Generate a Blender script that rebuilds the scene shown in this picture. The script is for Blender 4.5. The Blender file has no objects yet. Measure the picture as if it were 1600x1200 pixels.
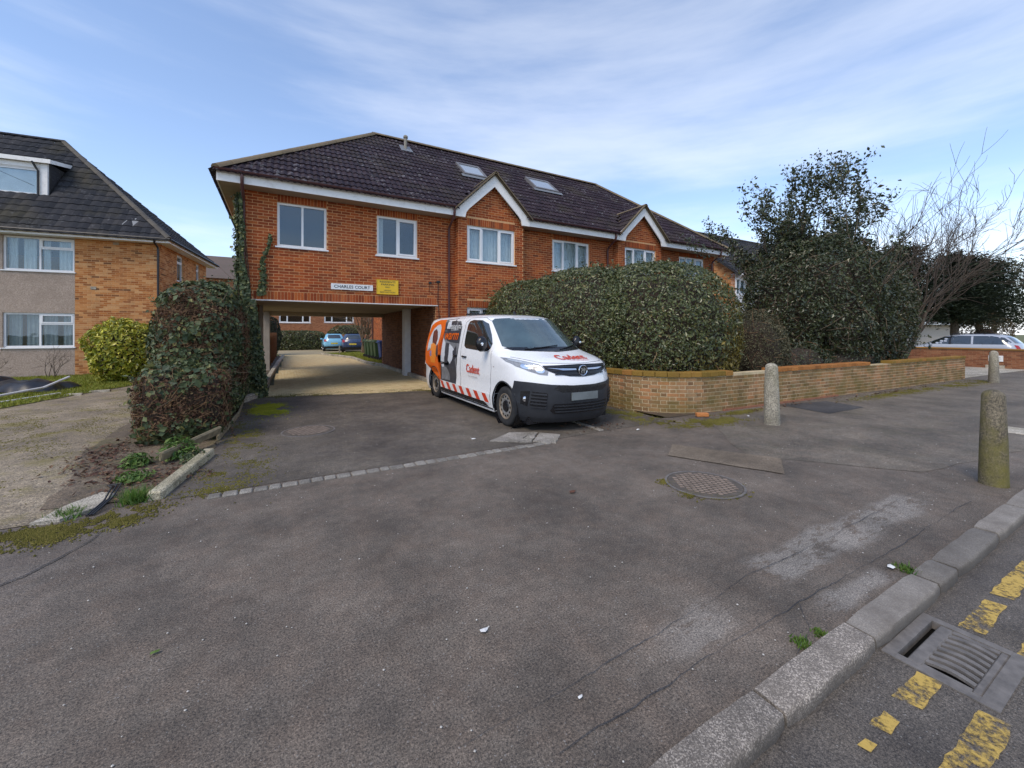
import bpy, bmesh, math, random
import numpy as np
from mathutils import Vector, Matrix

R = math.radians
random.seed(11)
rng = np.random.default_rng(11)
scene = bpy.context.scene
col = scene.collection

# ------------------------------------------------------------------ camera
# site axes: +X runs along the street, +Y away from it, camera above the origin
CAM_H = 1.58
cam_data = bpy.data.cameras.new("camera")
cam = bpy.data.objects.new("camera", cam_data)
col.objects.link(cam)
cam.location = (0, 0, CAM_H)
cam.rotation_euler = (R(90), 0, R(-29.4))
cam_data.sensor_width = 36
cam_data.lens = 14.4
cam_data.shift_y = -81 / 1600
cam_data.clip_start = 0.05
cam_data.clip_end = 2000
scene.camera = cam

# ------------------------------------------------------------------ sky, sun, exposure
SUN_AZ, SUN_EL = 242.0, 50.0          # clockwise from +Y, above the horizon
world = bpy.data.worlds.new("World")
scene.world = world
world.use_nodes = True
wt = world.node_tree
wt.nodes.clear()
wo = wt.nodes.new("ShaderNodeOutputWorld")
bg = wt.nodes.new("ShaderNodeBackground")
bg.inputs[1].default_value = 0.15
sky = wt.nodes.new("ShaderNodeTexSky")
sky.sky_type = 'NISHITA'
sky.sun_disc = False
sky.sun_elevation = R(SUN_EL)
sky.sun_rotation = R(SUN_AZ)
sky.air_density = 1.0
sky.dust_density = 0.1
sky.ozone_density = 5.5
# thin high cloud, the same all round the sky
tc = wt.nodes.new("ShaderNodeTexCoord")
sep = wt.nodes.new("ShaderNodeSeparateXYZ")
wt.links.new(tc.outputs["Generated"], sep.inputs[0])
def wmath(op, a, b=None, clamp=False):
    n = wt.nodes.new("ShaderNodeMath"); n.operation = op; n.use_clamp = clamp
    for i, q in enumerate((a, b)):
        if q is None: continue
        if isinstance(q, (int, float)): n.inputs[i].default_value = q
        else: wt.links.new(q, n.inputs[i])
    return n.outputs[0]
zz = wmath('MAXIMUM', sep.outputs[2], 0.0)
mp = wt.nodes.new("ShaderNodeMapping")
mp.inputs["Rotation"].default_value = (R(2), R(-3), 0)
mp.inputs["Scale"].default_value = (0.8, 0.8, 4.6)
mp.inputs["Location"].default_value = (1.3, 0.4, 0.0)
wt.links.new(tc.outputs["Generated"], mp.inputs[0])
n1 = wt.nodes.new("ShaderNodeTexNoise")
n1.inputs["Scale"].default_value = 1.35; n1.inputs["Detail"].default_value = 11
n1.inputs["Roughness"].default_value = 0.56; n1.inputs["Distortion"].default_value = 0.12
wt.links.new(mp.outputs[0], n1.inputs["Vector"])
cr = wt.nodes.new("ShaderNodeMapRange"); cr.interpolation_type = 'SMOOTHSTEP'
cr.inputs[1].default_value = 0.36; cr.inputs[2].default_value = 0.70
cr.inputs[3].default_value = 0.055; cr.inputs[4].default_value = 0.29      # optical depth straight up
wt.links.new(n1.outputs[0], cr.inputs[0])
# a thin even layer: its share grows as the line of sight gets longer towards the horizon
od = wmath('DIVIDE', cr.outputs[0], wmath('ADD', zz, 0.05))
cov3 = wmath('SUBTRACT', 1.0, wmath('POWER', 2.71828, wmath('MULTIPLY', od, -1.0)), True)
mixc = wt.nodes.new("ShaderNodeMix"); mixc.data_type = 'RGBA'
wt.links.new(cov3, mixc.inputs[0])
wt.links.new(sky.outputs[0], mixc.inputs[6])
mixc.inputs[7].default_value = (5.25, 5.4, 5.7, 1)
wt.links.new(mixc.outputs[2], bg.inputs[0])
wt.links.new(bg.outputs[0], wo.inputs[0])

sun_data = bpy.data.lights.new("sun", 'SUN')
sun_data.energy = 1.5
sun_data.angle = R(28)        # thin high cloud in front of the sun
sun_data.color = (1.0, 0.87, 0.70)
sun = bpy.data.objects.new("sun", sun_data)
col.objects.link(sun)
sd = Vector((math.sin(R(SUN_AZ)) * math.cos(R(SUN_EL)), math.cos(R(SUN_AZ)) * math.cos(R(SUN_EL)), math.sin(R(SUN_EL))))
sun.rotation_euler = (-sd).to_track_quat('-Z', 'Y').to_euler()
sun.location = sd * 60

vs = scene.view_settings
vs.view_transform = 'Standard'
vs.look = 'None'
vs.exposure = 0.68
vs.gamma = 1.0
vs.use_curve_mapping = False

# ------------------------------------------------------------------ node helpers
class NG:
    def __init__(s, name):
        s.mat = bpy.data.materials.new(name); s.mat.use_nodes = True
        s.t = s.mat.node_tree; s.t.nodes.clear()
        s.out = s.t.nodes.new("ShaderNodeOutputMaterial")
        s._pos = None
    def add(s, typ, props=None, ins=None):
        n = s.t.nodes.new("ShaderNode" + typ)
        for k, v in (props or {}).items(): setattr(n, k, v)
        for k, v in (ins or {}).items():
            sock = n.inputs[k]
            if isinstance(v, bpy.types.NodeSocket): s.t.links.new(v, sock)
            else:
                if isinstance(v, tuple) and len(v) == 3 and sock.type == 'RGBA': v = (*v, 1)
                sock.default_value = v
        return n
    def pos(s):
        if s._pos is None: s._pos = s.add("NewGeometry").outputs["Position"]
        return s._pos
    def math(s, op, a, b=0.0, clamp=False):
        return s.add("Math", {"operation": op, "use_clamp": clamp}, {0: a, 1: b}).outputs[0]
    def noise(s, scale, detail=4, rough=0.55, vec=None, dist=0.0):
        return s.add("TexNoise", None, {"Scale": scale, "Detail": detail, "Roughness": rough, "Distortion": dist,
                                        "Vector": vec if vec is not None else s.pos()}).outputs[0]
    def voro(s, scale, vec=None, feature='F1', out="Distance", rnd=1.0):
        return s.add("TexVoronoi", {"feature": feature}, {"Scale": scale, "Vector": vec if vec is not None else s.pos(), "Randomness": rnd}).outputs[out]
    def ramp(s, fac, stops, interp='LINEAR'):
        n = s.add("ValToRGB", None, {0: fac}); r = n.color_ramp; r.interpolation = interp
        while len(r.elements) < len(stops): r.elements.new(0.5)
        for e, (p, c) in zip(r.elements, stops):
            e.position = p
            e.color = (c, c, c, 1) if isinstance(c, (int, float)) else (*c, 1)
        return n.outputs[0]
    def mix(s, fac, a, b, mode='MIX'):
        n = s.add("Mix", {"data_type": 'RGBA', "blend_type": mode}, {0: fac, 6: a, 7: b})
        return n.outputs[2]
    def bump(s, h, strength=0.3, dist=0.01, normal=None):
        ins = {"Height": h, "Strength": strength, "Distance": dist}
        if normal is not None: ins["Normal"] = normal
        return s.add("Bump", None, ins).outputs[0]
    def tint(s):
        a = s.add("Attribute", {"attribute_name": "tint"}).outputs["Fac"]
        o = s.add("ObjectInfo").outputs["Random"]
        return s.math('FRACT', s.math('ADD', a, o))
    def bsdf(s, color, rough=0.7, normal=None, metal=0.0, spec=0.5, **kw):
        ins = {"Base Color": color, "Roughness": rough, "Metallic": metal, "Specular IOR Level": spec}
        if normal is not None: ins["Normal"] = normal
        ins.update(kw)
        b = s.add("BsdfPrincipled", None, ins)
        s.t.links.new(b.outputs[0], s.out.inputs[0])
        return b
    def sepz(s):
        return s.add("SeparateXYZ", None, {0: s.pos()}).outputs[2]

MATS = {}
def plain(name, color, rough=0.6, metal=0.0, spec=0.5, vary=0.12, scale=9.0, bump=0.0, **kw):
    """one colour with faint uneven wear"""
    if name in MATS: return MATS[name]
    g = NG(name)
    f = g.noise(scale, 5, 0.6)
    lo = tuple(max(0, c * (1 - vary)) for c in color); hi = tuple(min(1, c * (1 + vary)) for c in color)
    c = g.ramp(f, [(0.3, lo), (0.7, hi)])
    rr = g.ramp(g.noise(scale * 2.3, 3), [(0.3, max(0, rough - 0.06)), (0.7, min(1, rough + 0.06))])
    nrm = g.bump(g.noise(scale * 12, 4), bump, 0.004) if bump else None
    g.bsdf(c, rr, nrm, metal, spec, **kw)
    MATS[name] = g.mat
    return g.mat

def asphalt(name, dark, light, chip=(0.42, 0.40, 0.37), chips=0.5, brown=(0.16, 0.13, 0.11), bump=0.6, moss=0.0, stain=0.0, grain=95.0, mossz=0.0, mossc=(0.105, 0.10, 0.022), worn=()):
    g = NG(name)
    big = g.noise(0.55, 5, 0.6)
    mid = g.noise(4.2, 5, 0.65)
    fine = g.noise(grain, 3, 0.7)
    c = g.mix(g.ramp(big, [(0.35, 0.0), (0.68, 1.0)]), dark, light)
    c = g.mix(g.math('MULTIPLY', g.ramp(mid, [(0.42, 0.0), (0.7, 1.0)]), 0.45), c, brown)
    for (x0, x1, y0, y1, soft, amt, wc) in worn:      # traffic-polished places with their own outline
        sx = g.add("SeparateXYZ", None, {0: g.add("VectorMath", {"operation": 'ADD'}, {0: g.pos(), 1: g.add("VectorMath", {"operation": 'SCALE'}, {0: g.add("VectorMath", {"operation": 'SUBTRACT'}, {0: g.add("TexNoise", None, {"Scale": 2.4, "Detail": 5.0, "Vector": g.pos()}).outputs["Color"], 1: (.5, .5, .5)}).outputs[0], "Scale": 0.22}).outputs[0]}).outputs[0]})
        def edge(v, lo, hi): return g.add("MapRange", {"interpolation_type": 'SMOOTHSTEP'}, {0: v, 1: lo, 2: hi, 3: 0.0, 4: 1.0}).outputs[0]
        mk = g.math('MULTIPLY', g.math('MULTIPLY', edge(sx.outputs[0], x0 - soft, x0 + soft), edge(sx.outputs[0], x1 + soft, x1 - soft)), g.math('MULTIPLY', edge(sx.outputs[1], y0 - soft * .35, y0 + soft * .35), edge(sx.outputs[1], y1 + soft * .35, y1 - soft * .35)))
        mk = g.math('MULTIPLY', mk, g.ramp(g.noise(7.0, 8, 0.78, g.add("VectorMath", {"operation": 'MULTIPLY'}, {0: g.pos(), 1: (.55, 1.3, 1.0)}).outputs[0]), [(0.43, 0.0), (0.49, 1.0)]))
        c = g.mix(g.math('MULTIPLY', mk, amt), c, wc)
    c = g.mix(0.9, c, g.ramp(fine, [(0.32, 0.16), (0.5, 0.5), (0.68, 0.88)]), 'OVERLAY')
    c = g.mix(0.8, c, g.ramp(g.noise(1.1, 7, 0.72), [(0.3, 0.27), (0.5, 0.5), (0.7, 0.70)]), 'OVERLAY')
    c = g.mix(0.5, c, g.ramp(g.noise(11, 6, 0.75), [(0.3, 0.30), (0.5, 0.5), (0.7, 0.72)]), 'OVERLAY')
    c = g.mix(g.math('MULTIPLY', g.ramp(g.noise(0.9, 6, 0.75, dist=1.2), [(0.58, 0.0), (0.72, 1.0)]), 0.45), c, tuple(q * .5 for q in dark))
    fine2 = g.noise(grain * 2.6, 2, 0.6)
    c = g.mix(0.7, c, g.ramp(fine2, [(0.35, 0.2), (0.5, 0.5), (0.65, 0.84)]), 'OVERLAY')
    warp = g.add("VectorMath", {"operation": 'ADD'}, {0: g.pos(), 1: g.add("VectorMath", {"operation": 'SCALE'}, {0: g.add("TexNoise", None, {"Scale": grain * .8, "Vector": g.pos()}).outputs["Color"], "Scale": 0.012}).outputs[0]}).outputs[0]
    vd = g.voro(grain * 0.9, warp)
    vc = g.voro(grain * 0.9, warp, out="Color")
    sepc = g.add("SeparateColor", None, {0: vc}).outputs[0]
    patchy = g.ramp(g.noise(2.3, 4, .6), [(.35, .25), (.7, 1.0)])
    sel = g.math('GREATER_THAN', sepc, 1.0 - 0.10 * chips)
    near = g.ramp(vd, [(0.15, 1.0), (0.40, 0.0)])
    c = g.mix(g.math('MULTIPLY', g.math('MULTIPLY', g.math('MULTIPLY', sel, near), patchy), 0.7), c, chip)
    sel2 = g.math('LESS_THAN', sepc, 0.30)
    c = g.mix(g.math('MULTIPLY', g.math('MULTIPLY', sel2, near), 0.6), c, (0.035, 0.033, 0.032))
    if stain:
        st = g.noise(2.2, 7, 0.68, dist=0.8)
        c = g.mix(g.math('MULTIPLY', g.ramp(st, [(0.46, 0.0), (0.66, 1.0)]), stain), c, (0.36, 0.325, 0.28))
    if moss:
        ms = g.noise(1.7, 7, 0.68)
        if mossz: ms = g.math('ADD', ms, g.ramp(g.sepz(), [(0.0, mossz), (0.45, mossz * .4), (0.7, -mossz * .5), (1.0, 0.0)]))
        c = g.mix(g.math('MULTIPLY', g.ramp(ms, [(0.5, 0.0), (0.66, 1.0)]), moss), c, mossc)
    h = g.math('ADD', g.math('MULTIPLY', fine, 0.6), g.math('MULTIPLY', near, 0.5))
    n = g.bump(h, bump, 0.006)
    n = g.bump(mid, 0.25, 0.03, n)
    g.bsdf(c, g.ramp(fine, [(0.3, 0.62), (0.7, 0.9)]), n, spec=0.4)
    return g.mat

def brickmat(name, stops, moss=0.0, stain=0.0, soot=0.0, rough=0.85):
    g = NG(name)
    c = g.ramp(g.tint(), stops)
    sp = g.noise(60, 4, 0.7)
    c = g.mix(0.55, c, g.ramp(sp, [(0.25, 0.30), (0.75, 0.72)]), 'OVERLAY')
    stv = g.add("VectorMath", {"operation": 'MULTIPLY'}, {0: g.pos(), 1: (3.2, 3.2, 0.45)}).outputs[0]
    c = g.mix(g.math('MULTIPLY', g.ramp(g.noise(1.0, 6, .65, stv), [(.5, 0), (.75, 1)]), .35), c, (0.11, 0.055, 0.035))
    c = g.mix(g.math('MULTIPLY', g.ramp(g.noise(.7, 5, .6), [(.5, 0), (.8, 1)]), .25), c, (0.42, 0.23, 0.12))
    if soot:
        c = g.mix(g.math('MULTIPLY', g.ramp(g.noise(9, 4, 0.6), [(0.52, 0), (0.68, 1)]), soot), c, (0.05, 0.03, 0.025))
    if moss:
        z = g.sepz()
        m = g.noise(1.6, 6, 0.7)
        mz = g.math('ADD', m, g.ramp(z, [(0.0, 0.05), (0.12, 0.12), (0.45, 0.0), (0.7, 0.07)]))
        c = g.mix(g.math('MULTIPLY', g.ramp(mz, [(0.46, 0.0), (0.66, 1.0)]), moss), c, (0.13, 0.115, 0.03))
    if stain:
        c = g.mix(g.math('MULTIPLY', g.ramp(g.noise(2.1, 6, 0.7), [(0.55, 0), (0.7, 1)]), stain), c, (0.42, 0.37, 0.28))
    g.bsdf(c, rough, g.bump(sp, 0.35, 0.004), spec=0.1)
    return g.mat

def tilemat(name, stops, lichen=0.0, mossc=(0.07, 0.06, 0.03), rough=0.5, spec=0.5):
    g = NG(name)
    c = g.ramp(g.tint(), stops)
    nz = g.noise(14, 5, 0.65)
    c = g.mix(0.5, c, g.ramp(nz, [(0.3, 0.32), (0.7, 0.66)]), 'OVERLAY')
    c = g.mix(g.math('MULTIPLY', g.ramp(g.noise(0.8, 5, 0.6), [(0.5, 0), (0.72, 1)]), 0.45), c, mossc)
    if lichen:
        v = g.noise(7.5, 7, 0.75)
        w = g.noise(0.9, 3, 0.5)
        c = g.mix(g.math('MULTIPLY', g.ramp(g.math('ADD', v, g.math('MULTIPLY', w, 0.25)), [(0.71, 0), (0.765, 1)]), lichen), c, (0.42, 0.42, 0.43))
    g.bsdf(c, g.ramp(nz, [(0.3, rough - 0.1), (0.7, rough + 0.15)]), g.bump(nz, 0.25, 0.006), spec=spec)
    return g.mat

def leafmat(name, stops, rough=0.45, trans=0.25, spec=0.4):
    g = NG(name)
    c = g.ramp(g.tint(), stops)
    c = g.mix(0.7, c, g.ramp(g.noise(2.6, 5, 0.65), [(0.3, 0.30), (0.7, 0.70)]), 'OVERLAY')
    b = g.add("BsdfPrincipled", None, {"Base Color": c, "Roughness": rough, "Specular IOR Level": spec})
    t = g.add("BsdfTranslucent", None, {"Color": c})
    m = g.add("MixShader", None, {0: trans, 1: b.outputs[0], 2: t.outputs[0]})
    g.t.links.new(m.outputs[0], g.out.inputs[0])
    return g.mat

def glassmat(name, tint=(0.74, 0.87, 1.0), base=0.02, rough=0.015, gain=1.3):
    g = NG(name)
    fc = g.add("LayerWeight", None, {"Blend": 0.5}).outputs["Facing"]
    fr = g.math('ADD', g.math('MULTIPLY', g.math('POWER', fc, 5.0), 0.9), 0.04)     # the same seen from either face of the pane
    f = g.math('ADD', g.math('MULTIPLY', fr, gain), base, True)
    tr = g.add("BsdfTransparent", None, {"Color": (0.80, 0.84, 0.84)})
    wob = g.bump(g.noise(1.3, 2), 0.05, 0.05)
    gl = g.add("BsdfGlossy", None, {"Color": tint, "Roughness": rough, "Normal": wob})
    m = g.add("MixShader", None, {0: f, 1: tr.outputs[0], 2: gl.outputs[0]})
    g.t.links.new(m.outputs[0], g.out.inputs[0])
    return g.mat

# ------------------------------------------------------------------ mesh helpers
MW = {}           # world matrix of every thing and part
def set_props(o, label=None, cat=None, group=None, kind=None):
    if label: o["label"] = label
    if cat: o["category"] = cat
    if group: o["group"] = group
    if kind: o["kind"] = kind
    return o

def thing(name, label, cat, loc=(0, 0, 0), rz=0.0, group=None):
    o = bpy.data.objects.new(name, None)
    col.objects.link(o)
    o.empty_display_size = 0.2
    o.location = loc; o.rotation_euler = (0, 0, rz)
    MW[o] = Matrix.Translation(loc) @ Matrix.Rotation(rz, 4, 'Z')
    return set_props(o, label, cat, group)

def link_mesh(name, me, mat, parent=None, label=None, cat=None, group=None, kind=None):
    o = bpy.data.objects.new(name, me)
    col.objects.link(o)
    if mat is not None and len(me.materials) == 0:
        for m in (mat if isinstance(mat, (list, tuple)) else [mat]): me.materials.append(m)
    if parent is not None:
        o.parent = parent
        MW[o] = MW[parent]
    else:
        MW[o] = Matrix.Identity(4)
    return set_props(o, label, cat, group, kind)

def np_mesh(name, V, F, tint=None, smooth=False):
    """V (n,3) array, F (m,k) array with one face size"""
    me = bpy.data.meshes.new(name)
    V = np.asarray(V, dtype=np.float32); F = np.asarray(F, dtype=np.int32)
    m, k = F.shape
    me.vertices.add(len(V)); me.vertices.foreach_set("co", V.ravel())
    me.loops.add(m * k); me.loops.foreach_set("vertex_index", F.ravel())
    me.polygons.add(m)
    me.polygons.foreach_set("loop_start", np.arange(0, m * k, k, dtype=np.int32))
    me.polygons.foreach_set("loop_total", np.full(m, k, dtype=np.int32))
    me.polygons.foreach_set("use_smooth", np.full(m, bool(smooth)))
    me.update(calc_edges=True)
    if tint is not None:
        a = me.attributes.new("tint", 'FLOAT', 'FACE')
        a.data.foreach_set("value", np.asarray(tint, dtype=np.float32))
    return me

class MB:
    def __init__(s, M=None):
        s.v = []; s.f = []; s.t = []; s.mi = []; s.M = M; s.cur = 0
    def pts(s, P):
        b = len(s.v)
        for p in P:
            p = Vector(p)
            s.v.append(tuple(s.M @ p) if s.M is not None else tuple(p))
        return b
    def face(s, idx, t=0.0):
        s.f.append(tuple(idx)); s.t.append(t); s.mi.append(s.cur)
    def poly(s, P, t=0.0):
        b = s.pts(P); s.face(range(b, b + len(P)), t); return s
    def box(s, x0, x1, y0, y1, z0, z1, t=0.0, skip=""):
        b = s.pts([(x0, y0, z0), (x1, y0, z0), (x1, y1, z0), (x0, y1, z0), (x0, y0, z1), (x1, y0, z1), (x1, y1, z1), (x0, y1, z1)])
        for k, q in (("b", (0, 3, 2, 1)), ("t", (4, 5, 6, 7)), ("f", (0, 1, 5, 4)), ("k", (2, 3, 7, 6)), ("l", (3, 0, 4, 7)), ("r", (1, 2, 6, 5))):
            if k not in skip: s.face([b + i for i in q], t)
        return s
    def bevbox(s, x0, x1, y0, y1, z0, z1, c=0.01, t=0.0):
        """box with chamfered edges"""
        xs = (x0, x1); ys = (y0, y1); zs = (z0, z1); idx = {}
        P = []
        for i in (0, 1):
            for j in (0, 1):
                for k in (0, 1):
                    sx, sy, sz = (c if i == 0 else -c), (c if j == 0 else -c), (c if k == 0 else -c)
                    for ax, q in enumerate(((xs[i], ys[j] + sy, zs[k] + sz), (xs[i] + sx, ys[j], zs[k] + sz), (xs[i] + sx, ys[j] + sy, zs[k]))):
                        idx[(i, j, k, ax)] = len(P); P.append(q)
        b = s.pts(P); g = lambda *a: b + idx[a]
        for i in (0, 1):
            q = [g(i, 0, 0, 0), g(i, 1, 0, 0), g(i, 1, 1, 0), g(i, 0, 1, 0)]; s.face(q if i else q[::-1], t)
            q = [g(0, i, 0, 1), g(1, i, 0, 1), g(1, i, 1, 1), g(0, i, 1, 1)]; s.face(q[::-1] if i else q, t)
            q = [g(0, 0, i, 2), g(1, 0, i, 2), g(1, 1, i, 2), g(0, 1, i, 2)]; s.face(q if i else q[::-1], t)
        for i in (0, 1):
            for j in (0, 1):
                s.face([g(i, j, 0, 0), g(i, j, 1, 0), g(i, j, 1, 1), g(i, j, 0, 1)], t)
                s.face([g(i, 0, j, 0), g(i, 1, j, 0), g(i, 1, j, 2), g(i, 0, j, 2)], t)
                s.face([g(0, i, j, 1), g(1, i, j, 1), g(1, i, j, 2), g(0, i, j, 2)], t)
                for k in (0, 1):
                    s.face([g(i, j, k, 0), g(i, j, k, 1), g(i, j, k, 2)], t)
        return s
    def prism(s, poly, h0, h1, f=lambda a, b, h: (a, b, h), t=0.0):
        """extrude a 2D outline from h0 to h1; f places (a, b, h)"""
        n = len(poly)
        b0 = s.pts([f(a, b, h0) for a, b in poly]); b1 = s.pts([f(a, b, h1) for a, b in poly])
        s.face([b0 + i for i in range(n)][::-1], t); s.face([b1 + i for i in range(n)], t)
        for i in range(n):
            j = (i + 1) % n; s.face([b0 + i, b0 + j, b1 + j, b1 + i], t)
        return s
    def tube(s, P, r, n=6, cap=True, t=0.0):
        P = [Vector(p) for p in P]
        rr = r if isinstance(r, (list, tuple)) else [r] * len(P)
        rings = []
        ref = None
        for i, p in enumerate(P):
            d = (P[min(i + 1, len(P) - 1)] - P[max(i - 1, 0)]).normalized()
            if ref is None:
                ref = Vector((0, 0, 1)) if abs(d.z) < 0.9 else Vector((1, 0, 0))
            a = d.cross(ref).normalized(); ref = a.cross(d).normalized()
            rings.append(s.pts([p + (a * math.cos(2 * math.pi * k / n) + ref * math.sin(2 * math.pi * k / n)) * rr[i] for k in range(n)]))
        for i in range(len(P) - 1):
            for k in range(n):
                k2 = (k + 1) % n
                s.face([rings[i] + k, rings[i] + k2, rings[i + 1] + k2, rings[i + 1] + k], t)
        if cap:
            s.face([rings[0] + k for k in range(n)][::-1], t); s.face([rings[-1] + k for k in range(n)], t)
        return s
    def lathe(s, prof, n=24, f=lambda a, b, h: (a, b, h), t=0.0, cap=True):
        """prof [(radius, height)]"""
        rings = [s.pts([f(r * math.cos(2 * math.pi * k / n), r * math.sin(2 * math.pi * k / n), h) for k in range(n)]) for r, h in prof]
        for i in range(len(prof) - 1):
            for k in range(n):
                k2 = (k + 1) % n
                s.face([rings[i] + k, rings[i] + k2, rings[i + 1] + k2, rings[i + 1] + k], t)
        if cap:
            s.face([rings[0] + k for k in range(n)][::-1], t); s.face([rings[-1] + k for k in range(n)], t)
        return s
    def mesh(s, name, world_parent=None, smooth=False, sharp=35):
        me = bpy.data.meshes.new(name)
        V = s.v
        if world_parent is not None:
            Mi = MW[world_parent].inverted()
            V = [tuple(Mi @ Vector(p)) for p in V]
        me.from_pydata(V, [], s.f)
        a = me.attributes.new("tint", 'FLOAT', 'FACE')
        a.data.foreach_set("value", np.array(s.t, dtype=np.float32))
        if any(s.mi): me.polygons.foreach_set("material_index", np.array(s.mi, dtype=np.int32))
        bm = bmesh.new(); bm.from_mesh(me)
        bmesh.ops.recalc_face_normals(bm, faces=bm.faces)
        bm.to_mesh(me); bm.free()
        if smooth:
            me.polygons.foreach_set("use_smooth", np.ones(len(me.polygons), dtype=bool))
            me.set_sharp_from_angle(angle=R(sharp))
        me.update()
        return me
    def build(s, name, mat, parent=None, smooth=False, local=False, sharp=35, **kw):
        me = s.mesh(name, None if (local or parent is None) else parent, smooth, sharp)
        return link_mesh(name, me, mat, parent, **kw)

def box_part(name, mat, parent, x0, x1, y0, y1, z0, z1, c=0.0, **kw):
    b = MB()
    b.bevbox(x0, x1, y0, y1, z0, z1, c) if c else b.box(x0, x1, y0, y1, z0, z1)
    return b.build(name, mat, parent, **kw)

def copy_tree(o, parent=None):
    c = o.copy(); col.objects.link(c); c.parent = parent
    MW[c] = MW[parent] if parent else MW[o]
    for ch in list(o.children): copy_tree(ch, c)
    return c

# ------------------------------------------------------------------ bricks
def lay(u0, u1, z0, z1, holes=(), gable=None, bond='s', joint=0.013, L=0.215, Hc=0.075, phase=0.0):
    rows = []
    n = int(round((z1 - z0) / Hc))
    for i in range(n):
        za = z0 + i * Hc; zb = za + Hc - joint
        iv = [(u0, u1)]
        if gable:
            gl, gr = gable(zb)
            iv = [(max(u0, gl), min(u1, gr))]
        for (a, b, c, d) in holes:
            if zb > c + 0.012 and za < d - 0.012:
                new = []
                for p, q in iv:
                    if b <= p or a >= q: new.append((p, q)); continue
                    if a > p: new.append((p, a))
                    if b < q: new.append((b, q))
                iv = new
        u = u0 - ((0.1125 if bond == 's' else 0.16875) if i % 2 else 0.0) + phase - 0.45
        k = 0
        while u < u1:
            ln = L if (bond == 's' or k % 2 == 0) else 0.1025
            for p, q in iv:
                a, b = max(u, p + joint * 0.3), min(u + ln, q - joint * 0.3)
                if b - a > 0.03: rows.append((a, b, za, zb))
            u += ln + joint; k += 1
    return rows

def straight(x0, y0, tx, ty):
    return lambda u: (x0 + tx * u, y0 + ty * u, tx, ty)

def place_bricks(parent, rows, path, mat, proud=0.004, nsingle=0, score=None, name="brick", stuff="brickwork", jit=0.0012):
    """rows of (u0,u1,z0,z1) on a path; the nsingle best-scored ones become objects, the rest one mesh"""
    if not rows: return
    rows = list(rows)
    if nsingle:
        cs = []
        for i, (a, b, c, d) in enumerate(rows):
            x, y, tx, ty = path((a + b) / 2)
            cs.append((score(x, y, (c + d) / 2, b - a), i))
        cs.sort(reverse=True)
        pick = {i for sc, i in cs[:nsingle] if sc > 0}
    else: pick = set()
    um = MATS.get("_unit_brick")
    if um is None or um.get("m") != mat.name:
        b = MB(); b.box(-0.5, 0.5, -1, 0, -0.5, 0.5, skip="k")
        um = b.mesh("brick"); um.materials.append(mat); um["m"] = mat.name
        MATS["_unit_brick"] = um
    V = []; T = []
    Mi = MW[parent].inverted()
    for i, (a, b, c, d) in enumerate(rows):
        x, y, tx, ty = path((a + b) / 2)
        pr = proud + random.uniform(-jit, jit)
        if i in pick:
            o = bpy.data.objects.new(name, um); col.objects.link(o); o.parent = parent
            M = Matrix.Translation((x, y, (c + d) / 2)) @ Matrix.Rotation(math.atan2(ty, tx) + random.uniform(-.004, .004), 4, 'Z') @ Matrix.Diagonal((b - a, pr, d - c, 1))
            o.matrix_basis = Mi @ M
            continue
        h = (b - a) / 2; nx, ny = ty, -tx
        for sgn, nn, z in ((-1, 0, c), (1, 0, c), (1, 0, d), (-1, 0, d), (-1, pr, c), (1, pr, c), (1, pr, d), (-1, pr, d)):
            V.append((x + tx * h * sgn + nx * nn, y + ty * h * sgn + ny * nn, z))
        T.append(random.random())
    n = len(T)
    if not n: return
    V = np.array(V); A = np.array(Mi)
    V = V @ A[:3, :3].T + A[:3, 3]
    base = np.arange(n)[:, None] * 8
    q = np.array([(4, 5, 6, 7), (3, 7, 6, 2), (0, 1, 5, 4), (0, 4, 7, 3), (1, 2, 6, 5)])
    F = (base[:, None, :] + q[None]).reshape(-1, 4)
    me = np_mesh(stuff, V, F, np.repeat(T, 5))
    return link_mesh(stuff, me, mat, parent, kind="stuff")

def soldiers(u0, u1, z0, h=0.215, pitch=0.075):
    n = max(1, int(round((u1 - u0) / pitch))); p = (u1 - u0) / n
    return [(u0 + i * p + 0.005, u0 + (i + 1) * p - 0.005, z0 + 0.004, z0 + h - 0.006) for i in range(n)]

def wall_panels(mb, u0, u1, z0, z1, holes, path, thick):
    """solid wall of the given thickness behind the path line, with openings"""
    us = sorted({u0, u1, *[min(max(q, u0), u1) for h in holes for q in h[:2]]})
    zs = sorted({z0, z1, *[min(max(q, z0), z1) for h in holes for q in h[2:]]})
    for i in range(len(us) - 1):
        j = 0
        while j < len(zs) - 1:
            uc = (us[i] + us[i + 1]) / 2
            inside = lambda zc: any(a < uc < b and c < zc < d for a, b, c, d in holes)
            if inside((zs[j] + zs[j + 1]) / 2): j += 1; continue
            k = j
            while k < len(zs) - 1 and not inside((zs[k] + zs[k + 1]) / 2): k += 1
            P = []
            for z in (zs[j], zs[k]):
                for u, dpt in ((us[i], 0), (us[i + 1], 0), (us[i + 1], thick), (us[i], thick)):
                    x, y, tx, ty = path(u); P.append((x - ty * dpt, y + tx * dpt, z))
            b = mb.pts(P)
            for q in ((0, 3, 2, 1), (4, 5, 6, 7), (0, 1, 5, 4), (2, 3, 7, 6), (3, 0, 4, 7), (1, 2, 6, 5)): mb.face([b + w for w in q])
            j = k

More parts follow.
